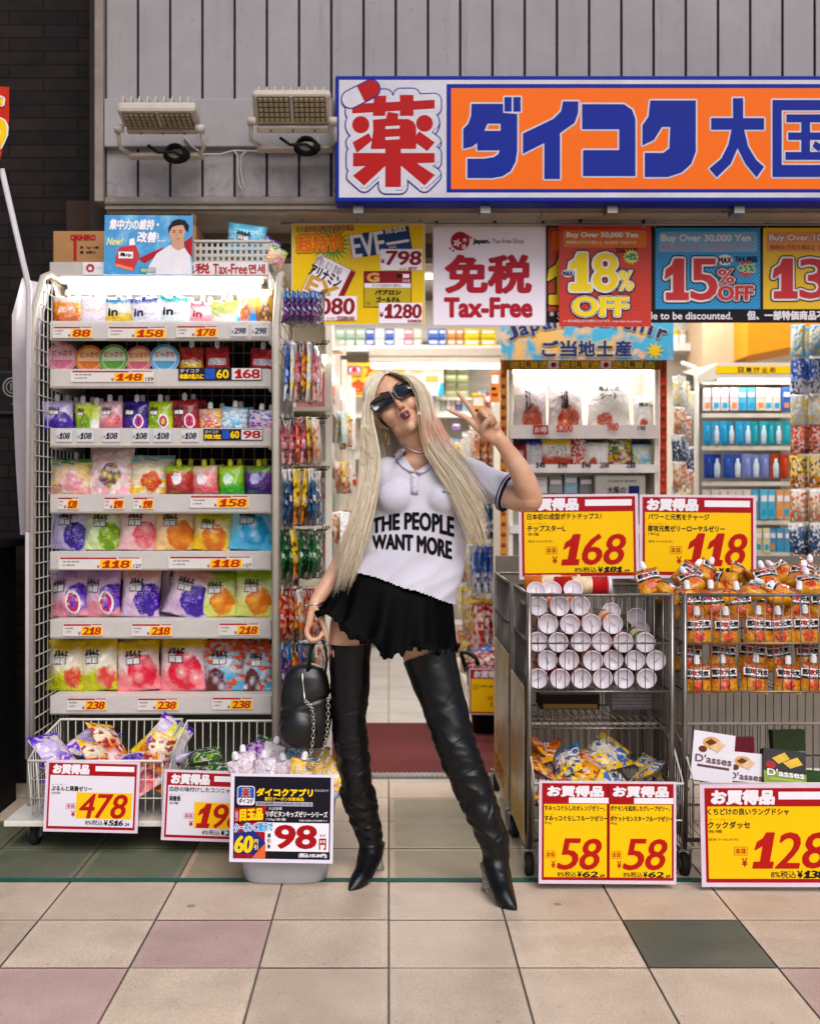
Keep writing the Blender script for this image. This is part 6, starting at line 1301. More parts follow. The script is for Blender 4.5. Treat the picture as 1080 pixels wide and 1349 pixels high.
# ---- souvenir end display
SY = 5.60
ss = SY / F; e = empty('souvenir_stand', (xx(768, SY), SY, 0), 'souvenir stand with lit white shelves of pickled plum bags under the arched sign', 'display rack')
sx0, sx1 = (670 - 768) * ss, (868 - 768) * ss
mb = MB(); mb.box(sx0, sx1, .32, .34, 0, zz(478, SY), SH2)
for x in (sx0, sx1 - .02): mb.box(x, x + .02, .0, .319, 0, zz(480, SY), SH2)
mb.build('frame', e)
for y in (575, 620, 700, 800):
    z = zz(y, SY); mb = MB(); mb.box(sx0 + .021, sx1 - .021, .003, .318, z - .0, z + .015, SH2); sh = mb.build('shelf', e); mb = MB(); mb.box(sx0 + .005, sx1 - .005, -.008, -.001, z - .01, z + (.055 if y < 600 else .03), M('#cfc6c4', .3)); mb.build('price_rail', sh)
mb = MB(); mb.box(sx0 + .03, sx1 - .03, .05, .10, zz(490, SY), zz(484, SY), M('#fff8f0', .3, var=0, emit=3.5)); mb.build('lamp_tube', e)
l = bpy.data.lights.new('souvenir_lamp', 'AREA'); l.shape = 'RECTANGLE'; l.size = .6; l.size_y = .05; l.energy = .9; l.color = (1, .95, .88); o = bpy.data.objects.new('souvenir_lamp', l); COL.objects.link(o); o.location = (xx(768, SY), SY + .06, zz(492, SY)); o.rotation_euler = (R(-12), 0, 0)
for sx in (663, 873):
    mb = MB(); pm_ = M('#b8782a', .4, var=.3, vs=40) if sx < 700 else M('#a8281c', .4, var=.3, vs=40)
    mb.box((sx - 4.5 - 768) * ss, (sx + 4.5 - 768) * ss, -.012, -.009, zz(486 + 26 * 14, SY), zz(473.5, SY), pm_)
    for k_ in range(26): mb.ball(((sx - 768) * ss, -.012, zz(480 + k_ * 14, SY)), (.012, .002, .013), M('#8a3a14', .4), 8)
    mb.build('side_strip', e)
pn = Panel(662, 474, 872, 487, SY - .016, .003); pn.back(M('#8a5a1c', .4, var=.25, vs=30))
for a, b in ((672, 722), (738, 790), (806, 862)): pn.text('送礼首选', a, 476, b, 485, M('#e8c23a', .4), 2, .35)
for a in (722, 791): pn.rect(a, 475.5, a + 14, 485.5, PAPER, 2); pn.disc(a + 7, 480.5, 3.6, RED, 3)
pn.obj('gift_strip', None, 'brown and gold strip with gift wording above the souvenir shelves', 'sign')
sk2 = NT('souvenir_sky'); tc = sk2.n('TexCoord'); n1 = sk2.noise(tc.outputs['Object'], 5, 4, .6); n2 = sk2.noise(tc.outputs['Object'], 14, 3)
c = sk2.mix(sk2.rng(n1, .44, .52), lin('#f0c070'), lin('#4fb0dc')); c = sk2.mix(sk2.rng(n2, .6, .66), c, lin('#e0c4a0')); sk2.put(sk2.b.inputs['Base Color'], c); sk2.b.inputs['Roughness'].default_value = .35
pn = Panel(660, 415, 887, 474, SY - .03, .004); pn.back(sk2.m)
st = 'Japan Souvenir'; gold = M('#d8c49a', .4); nv = M('#243c78', .4)
for k_, ch in enumerate(st):
    if ch == ' ': continue
    t_ = (k_ + .5) / len(st); x = 667 + t_ * 212; y = 441 - 21 * (1 - (2 * t_ - 1) ** 2); big = ch.isupper(); w = 13 if ch in 'JSnuov' else (5 if ch == 'i' else 11)
    pn.text(ch, x - w/2, y - (8 if big else 4), x + w/2, y + (8 if ch != 'p' else 12), nv, 3, .9, rot=-(2 * t_ - 1) * 22, outline=[(1.1, gold)])
for k_, ch in enumerate('ご当地土産'): pn.text(ch, 714 + k_ * 24, 449, 735 + k_ * 24, 469, nv, 3, .9, outline=[(1.3, gold)])
pn.star(862, 462, 6, 13, 9, M('#e8c828', .4), 2); pn.star(845, 468, 4, 8, 9, M('#e8b8a0', .4), 2)
pn.obj('souvenir_sign', None, 'colourful arched Japan Souvenir sign above the pickled plum shelves', 'sign')
for n, (px, w, h, pm, wd, lg) in enumerate([(698, 46, 66, 'ume', 'clear bag of orange dried plums with brush lettering, beside the striped strip', [('えし', .35, .45, .55, .85, LB, .008)]), (745, 48, 66, 'ume', 'clear bag of orange dried plums, second from the striped strip', [('えん梅', .35, .45, .55, .85, LB, .008)]), (802, 58, 72, 'umewhite', 'large white plum sheet bag with red patterned sides', [('梅ぼしの', .25, .76, .75, .88, LB, .004), ('シート', .3, .6, .7, .72, LB, .004)]), (850, 32, 48, 'umewhite', 'small white plum sheet bag next to the large one', [('梅ぼし', .2, .7, .8, .82, LB, .004)])]):
    goods('souvenir_bag', (xx(px, SY + .06), SY + .06, zz(573, SY) + .017), w * ss, h * ss, .06, 8200 + n, BM[pm], wd, 'snack bag', None, rot=(R(-6), 0, R(rk.uniform(-5, 5))), logo=lg)
    if pm == 'umewhite':
        s0 = bpy.data.objects[-1] if False else None
for n, (px, w, h, pm, wd) in enumerate([(683, 26, 30, 'furir', 'dark red seasoning bag on the lower souvenir shelf'), (704, 24, 36, 'furik', 'blue topped seasoning bag on the lower souvenir shelf'), (734, 42, 38, 'furiy', 'white seasoning bag with yellow top and black lettering'), (762, 20, 40, 'redsnack', 'narrow red and white bag on the lower souvenir shelf'), (785, 34, 32, 'umewhite', 'small white bag on the lower souvenir shelf'), (814, 38, 44, 'green', 'green and red picture bag on the lower souvenir shelf'), (848, 32, 30, 'lucky', 'pale blue bag at the end of the lower souvenir shelf')]):
    goods('souvenir_bag', (xx(px, SY + .05), SY + .05, zz(619, SY) + .017), w * ss, h * ss, .04, 8300 + n, BM[pm], wd, 'snack bag', None, rot=(R(-8), 0, R(rk.uniform(-10, 10))))
pn = Panel(700, 556, 860, 576, SY - .012, .0)
pn.rect(702, 560, 722, 572, RD2, 1); pn.text('お得', 704, 562, 720, 570, PAPER, 2); pn.text('1200', 733, 559, 754, 569, M('#b8402c', .4), 2, .5, .3, digits=True); pn.text('980', 800, 557, 814, 567, M('#b8402c', .4), 2, .4, .2, digits=True); pn.text('198', 840, 561, 850, 567, INK, 2, .2)
for a, t_ in ((706, '148'), (735, '198'), (766, '148'), (790, '208'), (825, '218')): pn.text(t_, a, 609, a + 12, 616, INK, 2, .3, .15, digits=True)
pn.obj('price_strip', None, 'clear price strip with red 1200 and 980 on the souvenir shelf edge', 'price tag')
e, w, h = box_thing('gift_carton', 784, 626, 850, 652, SY + .02, .2, M('#a9a49c', .6), 'grey Osaka gift carton on the third souvenir shelf', 'box'); pn = Panel(784, 626, 850, 652, SY, 0); pn.text('大阪の', 800, 641, 824, 650, INK, 2, .2); pn.rect(828, 640, 842, 652, NAVY, 2); pn.text('OSAKA BAKE', 800, 632, 838, 635, INK, 2); pn.mb.build('carton_print', e, (0, -.001, 0))
for n in range(4):
    smallbox(xx(712 + n * 20, SY + .08), SY + .08, zz(650, SY), .065, .12, rk.uniform(.05, .11), [BOXC[1], M('#8f8f92', .5), BOXC[7], M('#77777c', .5)][n], f"grey gift box on the third souvenir shelf, {ORD[n]} from the left", 'grey gift boxes')

mb = MB(); mb.box(xx(655, 5.3) , 2.6, 5.36, 5.40, 0, .98, M('#6b645c', .6, var=.2, vs=5)); tag(mb.build('light_block_panel'), 'grey beige low panel standing behind the wire carts', 'panel')  # added panel, keeps the bright interior from showing through the carts
# ---- toiletry rack
TY = 6.45; ts = TY / F
e = empty('toiletry_rack', (xx(985, TY), TY, 0), 'white toiletry rack with yellow header and rows of blue sun care packs', 'display rack')
tx0, tx1 = (922 - 985) * ts, (1052 - 985) * ts
mb = MB(); mb.box(tx0, tx1, .30, .32, 0, zz(485, TY), M('#8f8a84', .6)); mb.tube([(tx0 - .02, .3, zz(470, TY)), (tx0 - .02, .02, zz(484, TY)), (tx0 - .02, 0, zz(500, TY)), (tx0 - .02, 0, 0)], .013, WIRE, 8); mb.box(tx1, tx1 + .02, 0, .3, 0, zz(490, TY), SH2); mb.build('frame', e)
mb = MB(); mb.add([(tx0 - .02, .0, zz(496, TY)), (tx0 + .10, -.02, zz(478, TY)), (tx1, -.02, zz(478, TY)), (tx1, .3, zz(478, TY)), (tx0 - .02, .3, zz(482, TY)), (tx0 - .02, .0, zz(506, TY)), (tx0 + .10, -.02, zz(499, TY)), (tx1, -.02, zz(499, TY)), (tx1, .3, zz(499, TY)), (tx0 - .02, .3, zz(506, TY))], [(0, 1, 6, 5), (1, 2, 7, 6), (2, 3, 8, 7), (0, 4, 3, 2, 1), (5, 6, 7, 8, 9)], SH2)
mb.box(tx0 + .10, tx1 - .01, -.018, .0, zz(499, TY) - .012, zz(499, TY) - .001, M('#fff8f0', .3, var=0, emit=3.)); mb.build('canopy', e)
l = bpy.data.lights.new('toiletry_lamp', 'AREA'); l.shape = 'RECTANGLE'; l.size = .5; l.size_y = .05; l.energy = .9; o = bpy.data.objects.new('toiletry_lamp', l); COL.objects.link(o); o.location = (xx(985, TY), TY - .04, zz(502, TY)); o.rotation_euler = (R(-12), 0, 0)
pn = Panel(943, 482, 1056, 491.5, TY - .024, .003); pn.back(YEL)
for k_, ch in enumerate('日焼け止め'): pn.text(ch, 972 + k_ * 10.5, 483.7, 979 + k_ * 10.5, 490.3, INK, 2, .25)
pn.obj('header_strip', None, 'yellow sun screen header strip on the toiletry rack canopy', 'sign')
TR = [(511, 541, [('#d8ccd0', 'pinkish white')] * 4 + [('#5aaed0', 'light blue')] * 2 + [('#dcd6c8', 'cream')] * 3 + [('#2a62b8', 'deep blue')] * 2), (555, 586, [('#2a9ccc', 'bright blue')] * 6 + [('#28a8b8', 'turquoise')] * 6), (598, 630, [('#20409c', 'navy and gold')] * 2 + [('#2c50a8', 'navy')] * 2 + [('#7a86c4', 'violet blue')] * 3 + [('#b8401c', 'red orange')] * 3), (645, 684, [('#d8ccc8', 'pale')] * 6 + [('#58b4d8', 'sky blue')] * 3 + [('#d8a070', 'peach')] * 3), (696, 728, [('#c86a8a', 'rose')] * 5 + [('#d8d0a0', 'pale yellow')] * 4 + [('#4a9ac8', 'mid blue')] * 4), (738, 772, [('#e0d8d4', 'off white')] * 5 + [('#4aa878', 'sea green')] * 4 + [('#d88a3a', 'amber')] * 4)]
for r_, (y0, y1, its) in enumerate(TR):
    mb = MB(); mb.box(tx0 + .01, tx1 - .005, -.01, .0, zz(y0 - 5, TY), zz(y0 - 10.5, TY), M('#cfc8bc', .4)); mb.build('price_rail', e); wpx = 126 / len(its)
    for n, (c_, wd) in enumerate(its):
        x = xx(926 + (n + .5) * wpx, TY); h = (y1 - y0) * ts; cm = M(c_, .3, var=.25, vs=18); mb = MB(); w = wpx * ts * .90
        if r_ in (1, 2):
            mb.box(-w/2, w/2, .0, .004, 0, h, cm, .0008); mb.lathe([(.001, .004), (w*.30, .004), (w*.33, .03), (w*.33, h*.55), (w*.2, h*.66), (w*.15, h*.68), (w*.15, h*.8), (.001, h*.8)], M('#c8d8e4', .25, var=.3, vs=30) if n % 2 else cm, 10, Matrix.Translation((0, -.018, 0)) @ Matrix.Diagonal((1, .5, 1, 1)))
        else: mb.box(-w/2, w/2, -.012, .006, 0, h, cm, .003); mb.box(-w*.3, w*.3, -.0135, -.0122, h*.12, h*.35, M('#d88a4a', .4) if n % 3 == 0 else CYAN); mb.box(-w*.38, w*.38, -.0135, -.0122, h*.6, h*.8, PAPER)
        tag(mb.build('toiletry_pack', None, (x, TY + rk.uniform(-.01, .02), zz(y1, TY)), (0, 0, R(rk.uniform(-8, 8)))), f"{wd} sun care packs in row {ORD[r_]} from the top of the toiletry rack", 'pack', f"{wd} packs in toiletry rack row {ORD[r_]}")
# hooks with small goods to the left of the toiletry rack and near the right jamb
for r_, (yt, h, pm, wd) in enumerate([(500, .18, 'hclear', 'clear yellow'), (540, .16, 'hmix', 'beige'), (575, .16, 'hnavy', 'navy and white'), (610, .18, 'hmix', 'beige'), (640, .2, 'hclear', 'clear yellow')]):
    for q in range(4):
        for n in range(2): hang(pm, .085, h * .85, .02, (xx(882 + q * 10, 6.2) + n * .010, 6.0 + q * .1 + n * .03, zz(yt + 4 * q, 6.2)), R(rk.uniform(20, 60)), f"{wd} packs in {ORD[r_]} row beside the toiletry rack", f"packs beside the toiletry rack row {ORD[r_]}")
for r_, (yt, h, pm, wd) in enumerate([(428, .14, 'lucky', 'pale blue'), (472, .16, 'hblue', 'blue'), (520, .14, 'hclear', 'clear'), (560, .13, 'hred', 'dull red'), (600, .15, 'hyel', 'olive yellow'), (645, .15, 'hmix', 'beige'), (690, .14, 'hnavy', 'navy'), (728, .13, 'hbrown', 'brown')]):
    for n in range(5): hang(pm, .066, h, .02, (xx(1050 + n * 8, 5.45), 5.45 + (n % 3) * .05, zz(yt, 5.45)), R(rk.uniform(-40, 10)), f"{wd} packs hanging in row {ORD[r_]} from the top by the shop's right jamb", f"packs by the right jamb row {ORD[r_]}")
e = empty('jamb_rack', (xx(1090, 5.6), 5.55, 0), 'white hook panel at the right edge of the doorway', 'display rack'); mb = MB(); mb.box(-.02, .4, .2, .23, 0, 2.0, SH2); mb.build('panel', e)
mb = MB()
for y in (428, 472, 520, 560, 600, 645, 690, 728): mb.box(-.12, .3, .1, .115, zz(y, 5.45) + .004, zz(y, 5.45) + .016, WIRE)
mb.build('rail', e)
# upper right: column, orange bulkhead, noodle shelf
mb = MB(); mb.box(xx(925, 7.6), xx(984, 7.6), 7.6, 8.0, 0, 3.0, M('#c4a98a', .6, var=.08)); tag(mb.build('column'), 'beige square column inside the shop above the toiletry rack', 'column')
mb = MB(); og = M('#d88a14', .5, var=.06)
a, b = xx(985, 7.3), 4.6
mb.add([(a, 7.3, zz(468, 7.3)), (b, 7.3, zz(368, 7.3)), (b, 7.3, 3.0), (a, 7.3, 3.0), (a, 8.2, zz(468, 7.3)), (b, 8.2, zz(368, 7.3)), (b, 8.2, 3.0), (a, 8.2, 3.0)], [(0, 1, 2, 3), (7, 6, 5, 4), (0, 4, 5, 1), (0, 3, 7, 4)], og); tag(mb.build('bulkhead'), 'orange sloping bulkhead in the upper corner of the shop', 'bulkhead')
NY = 7.9; shelf_unit('noodle_shelf', xx(888, NY) - .1, xx(948, NY), NY, NY + .3, [zz(456, NY)], 'small wall shelf of noodle cups beside the beige column', posts=False)
for n, (px, m) in enumerate([(893, 5), (903, 3), (914, 10), (925, 4), (938, 6)]):
    mb = MB(); q = 4.8 * NY / F; mb.lathe([(q * .78, 0), (q * .8, .004), (q, .11), (q * 1.06, .112), (q * 1.06, .12), (.002, .121)], BOXC[m], 16); mb.lathe([(q * .86, .03), (q * .96, .085)], PAPER, 16, caps=False, mat=Matrix.Diagonal((1.02, 1.02, 1, 1))); tag(mb.build('noodle_cup', None, (xx(px, NY), NY + .08, zz(456, NY) + .001)), f"noodle cup on the small wall shelf, {ORD[n]} from the left", 'cup', 'noodle cups')

# ================================================================== left edge: flag, sheet, table
e = empty('nobori_flag', P(60, 1000, 4.22), 'red and yellow advertising flag on a thin white pole at the rack side', 'flag'); o0 = Vector(e.location)
mb = MB(); mb.tube([P(2, 222, 4.16) - o0, P(38, 378, 4.24) - o0, P(36, 700, 4.26) - o0], .0105, M('#c9c3c8', .35), 10); mb.tube([P(36, 690, 4.26) - o0, P(36, 1000, 4.26) - o0], .008, M('#b0aab0', .4), 8); mb.build('pole', e)
fl = MB(); fr = M('#c8301c', .5, var=.1); n = 16; pts = []
def fs(u, v): return P(-112 + u * (124 - 15 * max(0, v - .42) / .58), 108 + v * 108 + 6 * u, 4.15 + .03 * math.sin(u * 9 + v * 3)) - o0
V = [fs(i / n, j / n)[:] for j in range(n + 1) for i in range(n + 1)]; Q = [(j*(n+1)+i, j*(n+1)+i+1, (j+1)*(n+1)+i+1, (j+1)*(n+1)+i) for j in range(n) for i in range(n)]
fl.add(V, Q, fr, smooth=True)
for t_, bx, mm, ly in (('ら', .030, PAPER, .004), ('ら', .012, YEL, .006)):
    gv, gf = glyphs(t_); lo, hi = gv.min(0), gv.max(0); q = (gv - lo) / (hi - lo)
    for j in range(10):
        dx, dy = bx * math.cos(j * .628), bx * math.sin(j * .628); fl.add([(fs(.66 + a * .34 + dx, .84 - b * .76 + dy) + Vector((0, -ly - j * .00003, 0)))[:] for a, b in q], gf, mm)
fl.build('cloth', e)
mb = MB(); n = 10; pm_ = M('#b4adb4', .35, var=.1, alpha=.9); ys = [4.33 + .016 * i for i in range(n + 1)]
V = []
for j in range(13):
    z = zz(355, 4.3) - (zz(355, 4.3) - zz(705, 4.3)) * j / 12
    for i in range(n + 1): V.append((-1.335 - .012 * math.sin(i * .5 + j * .25) - .0045 * (n - i) * (1.2 - j * .06) - .006, ys[i] + (.12 * (1 - j / 2) if j < 2 else 0), z))
mb.add(V, [(j*(n+1)+i, j*(n+1)+i+1, (j+1)*(n+1)+i+1, (j+1)*(n+1)+i) for j in range(12) for i in range(n)], pm_, smooth=True)
tag(mb.build('plastic_sheet'), 'milky plastic sheet hanging on the outer side of the snack rack', 'sheet')
e = empty('dark_table', (-1.75, 4.35, 0), 'dark table at the picture edge carrying a printed leaflet', 'table'); mb = MB(); dk = M('#0f0d10', .5); mb.box(-.5, .27, -.15, .5, zz(716, 4.2) - .03, zz(716, 4.2), dk, .004); mb.build('tabletop', e)
mb = MB(); mb.box(-.48, .22, -.08, .45, 0, zz(716, 4.2) - .031, M('#0c0b0d', .7)); mb.build('cabinet', e)
mb = MB(); mb.box(-.11, .11, -.12, .12, 0, .006, M('#a9b4a8', .35, var=.5, vs=25), .001); mb.box(-.09, .03, -.1, .02, .0065, .007, M('#8a3a34', .4, var=.3)); tag(mb.build('leaflet', None, (-1.60, 4.36, zz(716, 4.2) + .03), (R(12), R(-12), R(20))), 'colour printed leaflet propped on the dark table', 'leaflet')
# ================================================================== the woman
def capsule(mb, pts, m=None, n=16):
    """chain of (point, radius): swept tube with ball ends; radius may be (rx, ry) in the tube's own frame"""
    m = m or SKIN; P_ = [Vector(p) for p, r in pts]; rr = [r for p, r in pts]
    # resample for a smooth run
    Q, RR = [], []
    for i in range(len(P_) - 1):
        for k in range(4):
            t = k / 4; a, b, c, d = P_[max(0, i-1)], P_[i], P_[i+1], P_[min(len(P_)-1, i+2)]
            q = .5 * ((2*b) + (c - a) * t + (2*a - 5*b + 4*c - d) * t*t + (3*b - a - 3*c + d) * t**3); Q.append(q); RR.append(rr[i] + (rr[i+1] - rr[i]) * t)
    Q.append(P_[-1]); RR.append(rr[-1])
    mb.tube(Q, RR, m, n)
    for q, r in ((Q[0], RR[0]), (Q[-1], RR[-1])): mb.ball(q, r, m, 14)
def ring_lr(l, r, Y, ry, n=40, ex=2.3, yoff=0.):
    L_, R_ = P(*l, Y), P(*r, Y); c = (L_ + R_) / 2 + Vector((0, yoff, 0)); a = (R_ - L_) / 2; out = []
    for k in range(n):
        t = 2 * math.pi * k / n; cs, sn = math.cos(t), math.sin(t)
        out.append((c + a * math.copysign(abs(cs) ** (2/ex), cs) + Vector((0, ry, 0)) * math.copysign(abs(sn) ** (2/ex), sn))[:])
    return out
def remeshed(mb, voxel, smooth, its):
    o = mb.build('tmp'); md = o.modifiers.new('r', 'REMESH'); md.mode = 'VOXEL'; md.voxel_size = voxel; md.use_smooth_shade = True
    s = o.modifiers.new('s', 'SMOOTH'); s.factor = smooth; s.iterations = its
    dg = bpy.context.evaluated_depsgraph_get(); me = bpy.data.meshes.new_from_object(o.evaluated_get(dg), depsgraph=dg)
    bpy.data.objects.remove(o); return me
def co_of(me): v = np.zeros(len(me.vertices) * 3); me.vertices.foreach_get('co', v); return v.reshape(-1, 3)
def set_co(me, v): me.vertices.foreach_set('co', v.ravel()); me.update()
def no_of(me): v = np.zeros(len(me.vertices) * 3); me.vertices.foreach_get('normal', v); return v.reshape(-1, 3)
def polyc(me): v = np.zeros(len(me.polygons) * 3); me.polygons.foreach_get('center', v); return v.reshape(-1, 3)
def px_of(v): return CX + v[:, 0] / v[:, 1] * F, CY - (v[:, 2] - EYE) / v[:, 1] * F
def obj_from(me, name, mats, parent):
    me.materials.clear()
    for m in mats: me.materials.append(m)
    me.polygons.foreach_set('use_smooth', [True] * len(me.polygons)); me.update()
    o = bpy.data.objects.new(name, me); COL.objects.link(o); o.parent = parent; return o

def skin_mat():
    g = NT('skin'); tc = g.n('TexCoord'); n1 = g.noise(tc.outputs['Object'], 18, 4); n2 = g.noise(tc.outputs['Object'], 420, 2)
    g.put(g.b.inputs['Base Color'], g.mix(g.rng(n1, .3, .7), lin('#c79577'), lin('#d8ad92'))); g.b.inputs['Roughness'].default_value = .42
    g.b.inputs['Subsurface Weight'].default_value = .12; g.b.inputs['Subsurface Radius'].default_value = (.012, .005, .003); g.b.inputs['Specular IOR Level'].default_value = .4
    n3 = g.noise(tc.outputs['Object'], 90, 5, .7); g.put(g.b.inputs['Roughness'], g.rng(n3, .3, .7, .34, .52)); g.bump(g.math('ADD', n2, n3), .14, .0012); return g.m
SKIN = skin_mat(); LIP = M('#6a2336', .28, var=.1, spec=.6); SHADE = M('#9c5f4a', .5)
# ---- head frame
HA, HP_ = R(31), R(13)
hr = Vector((math.cos(HA), 0, math.sin(HA))); hu0 = Vector((-math.sin(HA), 0, math.cos(HA)))
hf = Vector((0, -1, 0)) * math.cos(HP_) + hu0 * math.sin(HP_); hu = hu0 * math.cos(HP_) + Vector((0, 1, 0)) * math.sin(HP_)
hyaw = R(5); hr, hf = hr * math.cos(hyaw) - hf * math.sin(hyaw) * -1 * -1, hf * math.cos(hyaw) + hr * math.sin(hyaw)
hr = hf.cross(hu).normalized() * (1 if hf.cross(hu).dot(hr) > 0 else -1)
HC = P(520, 535, 3.78)
HM = Matrix(((hr.x, hf.x, hu.x, HC.x), (hr.y, hf.y, hu.y, HC.y), (hr.z, hf.z, hu.z, HC.z), (0, 0, 0, 1))); HR3 = HM.to_3x3()
def H(a, b, c): return HM @ Vector((a, b, c))
body = MB()
def hb(c, r): body.ball(H(*c), r, SKIN, 20, HR3)
hb((0, -.012, .035), (.072, .090, .088)); hb((0, .028, .030), (.062, .062, .070)); hb((0, .030, -.030), (.060, .058, .062)); hb((0, .040, -.070), (.044, .046, .046))
hb((0, .066, -.103), (.017, .017, .016)); hb((-.030, .030, -.085), (.022, .034, .022)); hb((.030, .030, -.085), (.022, .034, .022))
for s in (-1, 1):
    hb((s * .036, .060, -.034), (.028, .028, .026)); hb((s * .028, .078, .024), (.030, .014, .012)); hb((s * .031, .072, .0), (.018, .016, .013)); hb((s * .0105, .098, -.0455), (.0075, .010, .0075)); hb((s * .073, -.008, -.015), (.008, .018, .028))
hb((0, .086, -.062), (.022, .016, .020))
for k in range(7):
    t = k / 6; hb((0, .086 + .027 * t ** 1.2, .004 - .046 * t), (.0075 + .003 * t, .012, .009))
hb((0, .110, -.044), (.0105, .010, .009))
hb((0, .100, -.0665), (.0175, .011, .0065)); hb((-.007, .103, -.064), (.008, .009, .005)); hb((.007, .103, -.064), (.008, .009, .005)); hb((0, .099, -.0795), (.0155, .0115, .0068))
# neck, torso, limbs
capsule(body, [(H(0, -.02, -.03), .050), (H(0, -.012, -.085), .047), (P(549, 588, 3.80), .047), (P(556, 606, 3.80), .055), (P(558, 630, 3.81), .06)])
body.loft([ring_lr((520, 606), (606, 596), 3.80, .055), ring_lr((512, 628), (620, 618), 3.805, .070), ring_lr((508, 655), (610, 658), 3.80, .075), ring_lr((500, 700), (592, 712), 3.80, .070), ring_lr((474, 745), (590, 775), 3.80, .075), ring_lr((446, 792), (588, 815), 3.80, .095), ring_lr((446, 812), (588, 836), 3.80, .09)], SKIN)
body.ball(P(552, 612, 3.778), (.070, .042, .040), SKIN, 20)
capsule(body, [(P(478, 795, 3.80), .095), (P(460, 850, 3.79), .068), (P(461, 955, 3.80), .043), (P(470, 1040, 3.83), .036), (P(486, 1095, 3.86), .026)])
capsule(body, [(P(552, 805, 3.80), .10), (P(562, 862, 3.77), .078), (P(591, 950, 3.72), .048), (P(617, 1025, 3.685), .036), (P(648, 1105, 3.66), .026)])
# raised arm and V hand
capsule(body, [(P(612, 624, 3.80), .045), (P(646, 642, 3.768), .046), (P(682, 656, 3.71), .043), (P(699, 658, 3.665), .0385)])
capsule(body, [(P(700, 657, 3.665), .0365), (P(691, 634, 3.645), .0375), (P(680, 612, 3.625), .0320), (P(667, 592, 3.61), .0245), (P(656, 577, 3.60), .0215)])
HAND = 3.60
W = P(656, 578, HAND); hd = Vector((-.66, -.10, .75)).normalized(); hs = Vector((.75, 0, .66)).normalized(); hn = Vector((0, -1, 0))
def hp(a, b, c): return W + hd * a + hs * b + hn * c
for b, r0, r1 in ((-.026, .013, .0115), (-.010, .0145, .012), (.008, .0145, .0115), (.022, .013, .0105)): capsule(body, [(hp(.0, b * .35, 0), .017), (hp(.045, b * .85, .0), r0), (hp(.082, b * 1.05, 0), r1)], n=10)
body.ball(hp(.038, -.022, .010), (.019, .015, .019), SKIN, 12); body.ball(hp(.035, .020, .008), (.016, .013, .018), SKIN, 12)
def finger(pts, r0, r1): L_ = len(pts); capsule(body, [(p, r0 + (r1 - r0) * i / (L_ - 1)) for i, p in enumerate(pts)], n=10)
finger([hp(.080, -.028, 0), P(614, 550.5, HAND - .01), P(603, 545.5, HAND - .013), P(592.5, 540.5, HAND - .012)], .0098, .0066)
finger([hp(.084, -.010, 0), P(619, 537, HAND - .008), P(611.5, 527.5, HAND - .012), P(605, 519.5, HAND - .012)], .0100, .0066)
finger([hp(.082, .009, 0), hp(.100, .012, .016), hp(.092, .013, .038), hp(.066, .012, .040), hp(.050, .011, .028)], .0096, .0078)
finger([hp(.076, .024, 0), hp(.092, .029, .014), hp(.084, .030, .032), hp(.062, .028, .034), hp(.046, .025, .024)], .0086, .0070)
finger([hp(.022, -.020, .006), hp(.046, -.028, .022), hp(.060, -.012, .042), hp(.064, .012, .052)], .0125, .0085)
# lowered arm and hand on the bag's handle
capsule(body, [(P(506, 632, 3.80), .055), (P(482, 680, 3.83), .044), (P(458, 728, 3.835), .035), (P(441, 757, 3.81), .0300), (P(424, 781, 3.78), .0260), (P(414, 797, 3.76), .0195)])
W2 = P(414, 797, 3.76)
for k, (dy, r) in enumerate(((-.028, .012), (-.009, .0125), (.010, .012), (.027, .0105))):
    K = P(407, 823, 3.755 + dy); capsule(body, [(W2 + Vector((0, dy * .4, 0)), .016), (P(410, 810, 3.757 + dy * .8), .0135), (K, r)], n=10)
    e_ = [0, 1.5, .5, -2][k]
    finger([K, P(404, 833 + e_, 3.75 + dy), P(410, 843 + e_, 3.745 + dy), P(420, 841 + e_, 3.745 + dy), P(424, 834 + e_, 3.75 + dy)], r * .82, .0068)
finger([P(415, 803, 3.735), P(423, 816, 3.725), P(428, 829, 3.72), P(431, 841, 3.72)], .0115, .0075)
me = remeshed(body, .0032, .5, 5)
c = polyc(me); hl = (c - np.array(HC)) @ np.array(HR3); 
lipm = ((np.abs(hl[:, 0]) < .019) & (hl[:, 1] > .0975) & (hl[:, 2] < -.0600) & (hl[:, 2] > -.0885) & (((hl[:, 0] / .0195) ** 2 + ((hl[:, 2] + .0735) / .0135) ** 2) < 1))
mi = np.zeros(len(c), int); mi[lipm] = 1
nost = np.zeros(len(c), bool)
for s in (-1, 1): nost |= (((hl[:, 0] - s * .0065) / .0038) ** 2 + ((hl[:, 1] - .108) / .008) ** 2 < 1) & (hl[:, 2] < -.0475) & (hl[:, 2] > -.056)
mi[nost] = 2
person = obj_from(me, 'person', [SKIN, LIP, SHADE], None); me.polygons.foreach_set('material_index', mi); me.update()
tag(person, 'long haired blond woman in white polo shirt and black thigh boots making a V sign', 'person')
bodybvh = BVHTree.FromPolygons([v[:] for v in co_of(me)], [tuple(p.vertices) for p in me.polygons])

# ---- nails
NAIL = M('#d9b0a8', .2, var=.02, coat=.5)
mb = MB()
for tip, d in ((P(592.5, 540.5, HAND - .012), Vector((-.9, 0, .42))), (P(605, 519.5, HAND - .012), Vector((-.62, 0, .78))), (P(431, 841, 3.72), Vector((.2, 0, -1)))):
    mb.ball(tip + d * .006 + Vector((0, -.002, 0)), (.0042, .003, .0042), NAIL, 10); mb.ball(tip + d * .011 + Vector((0, -.001, 0)), (.0035, .002, .0035), NAIL, 10)
mb.build('fingernails', person)
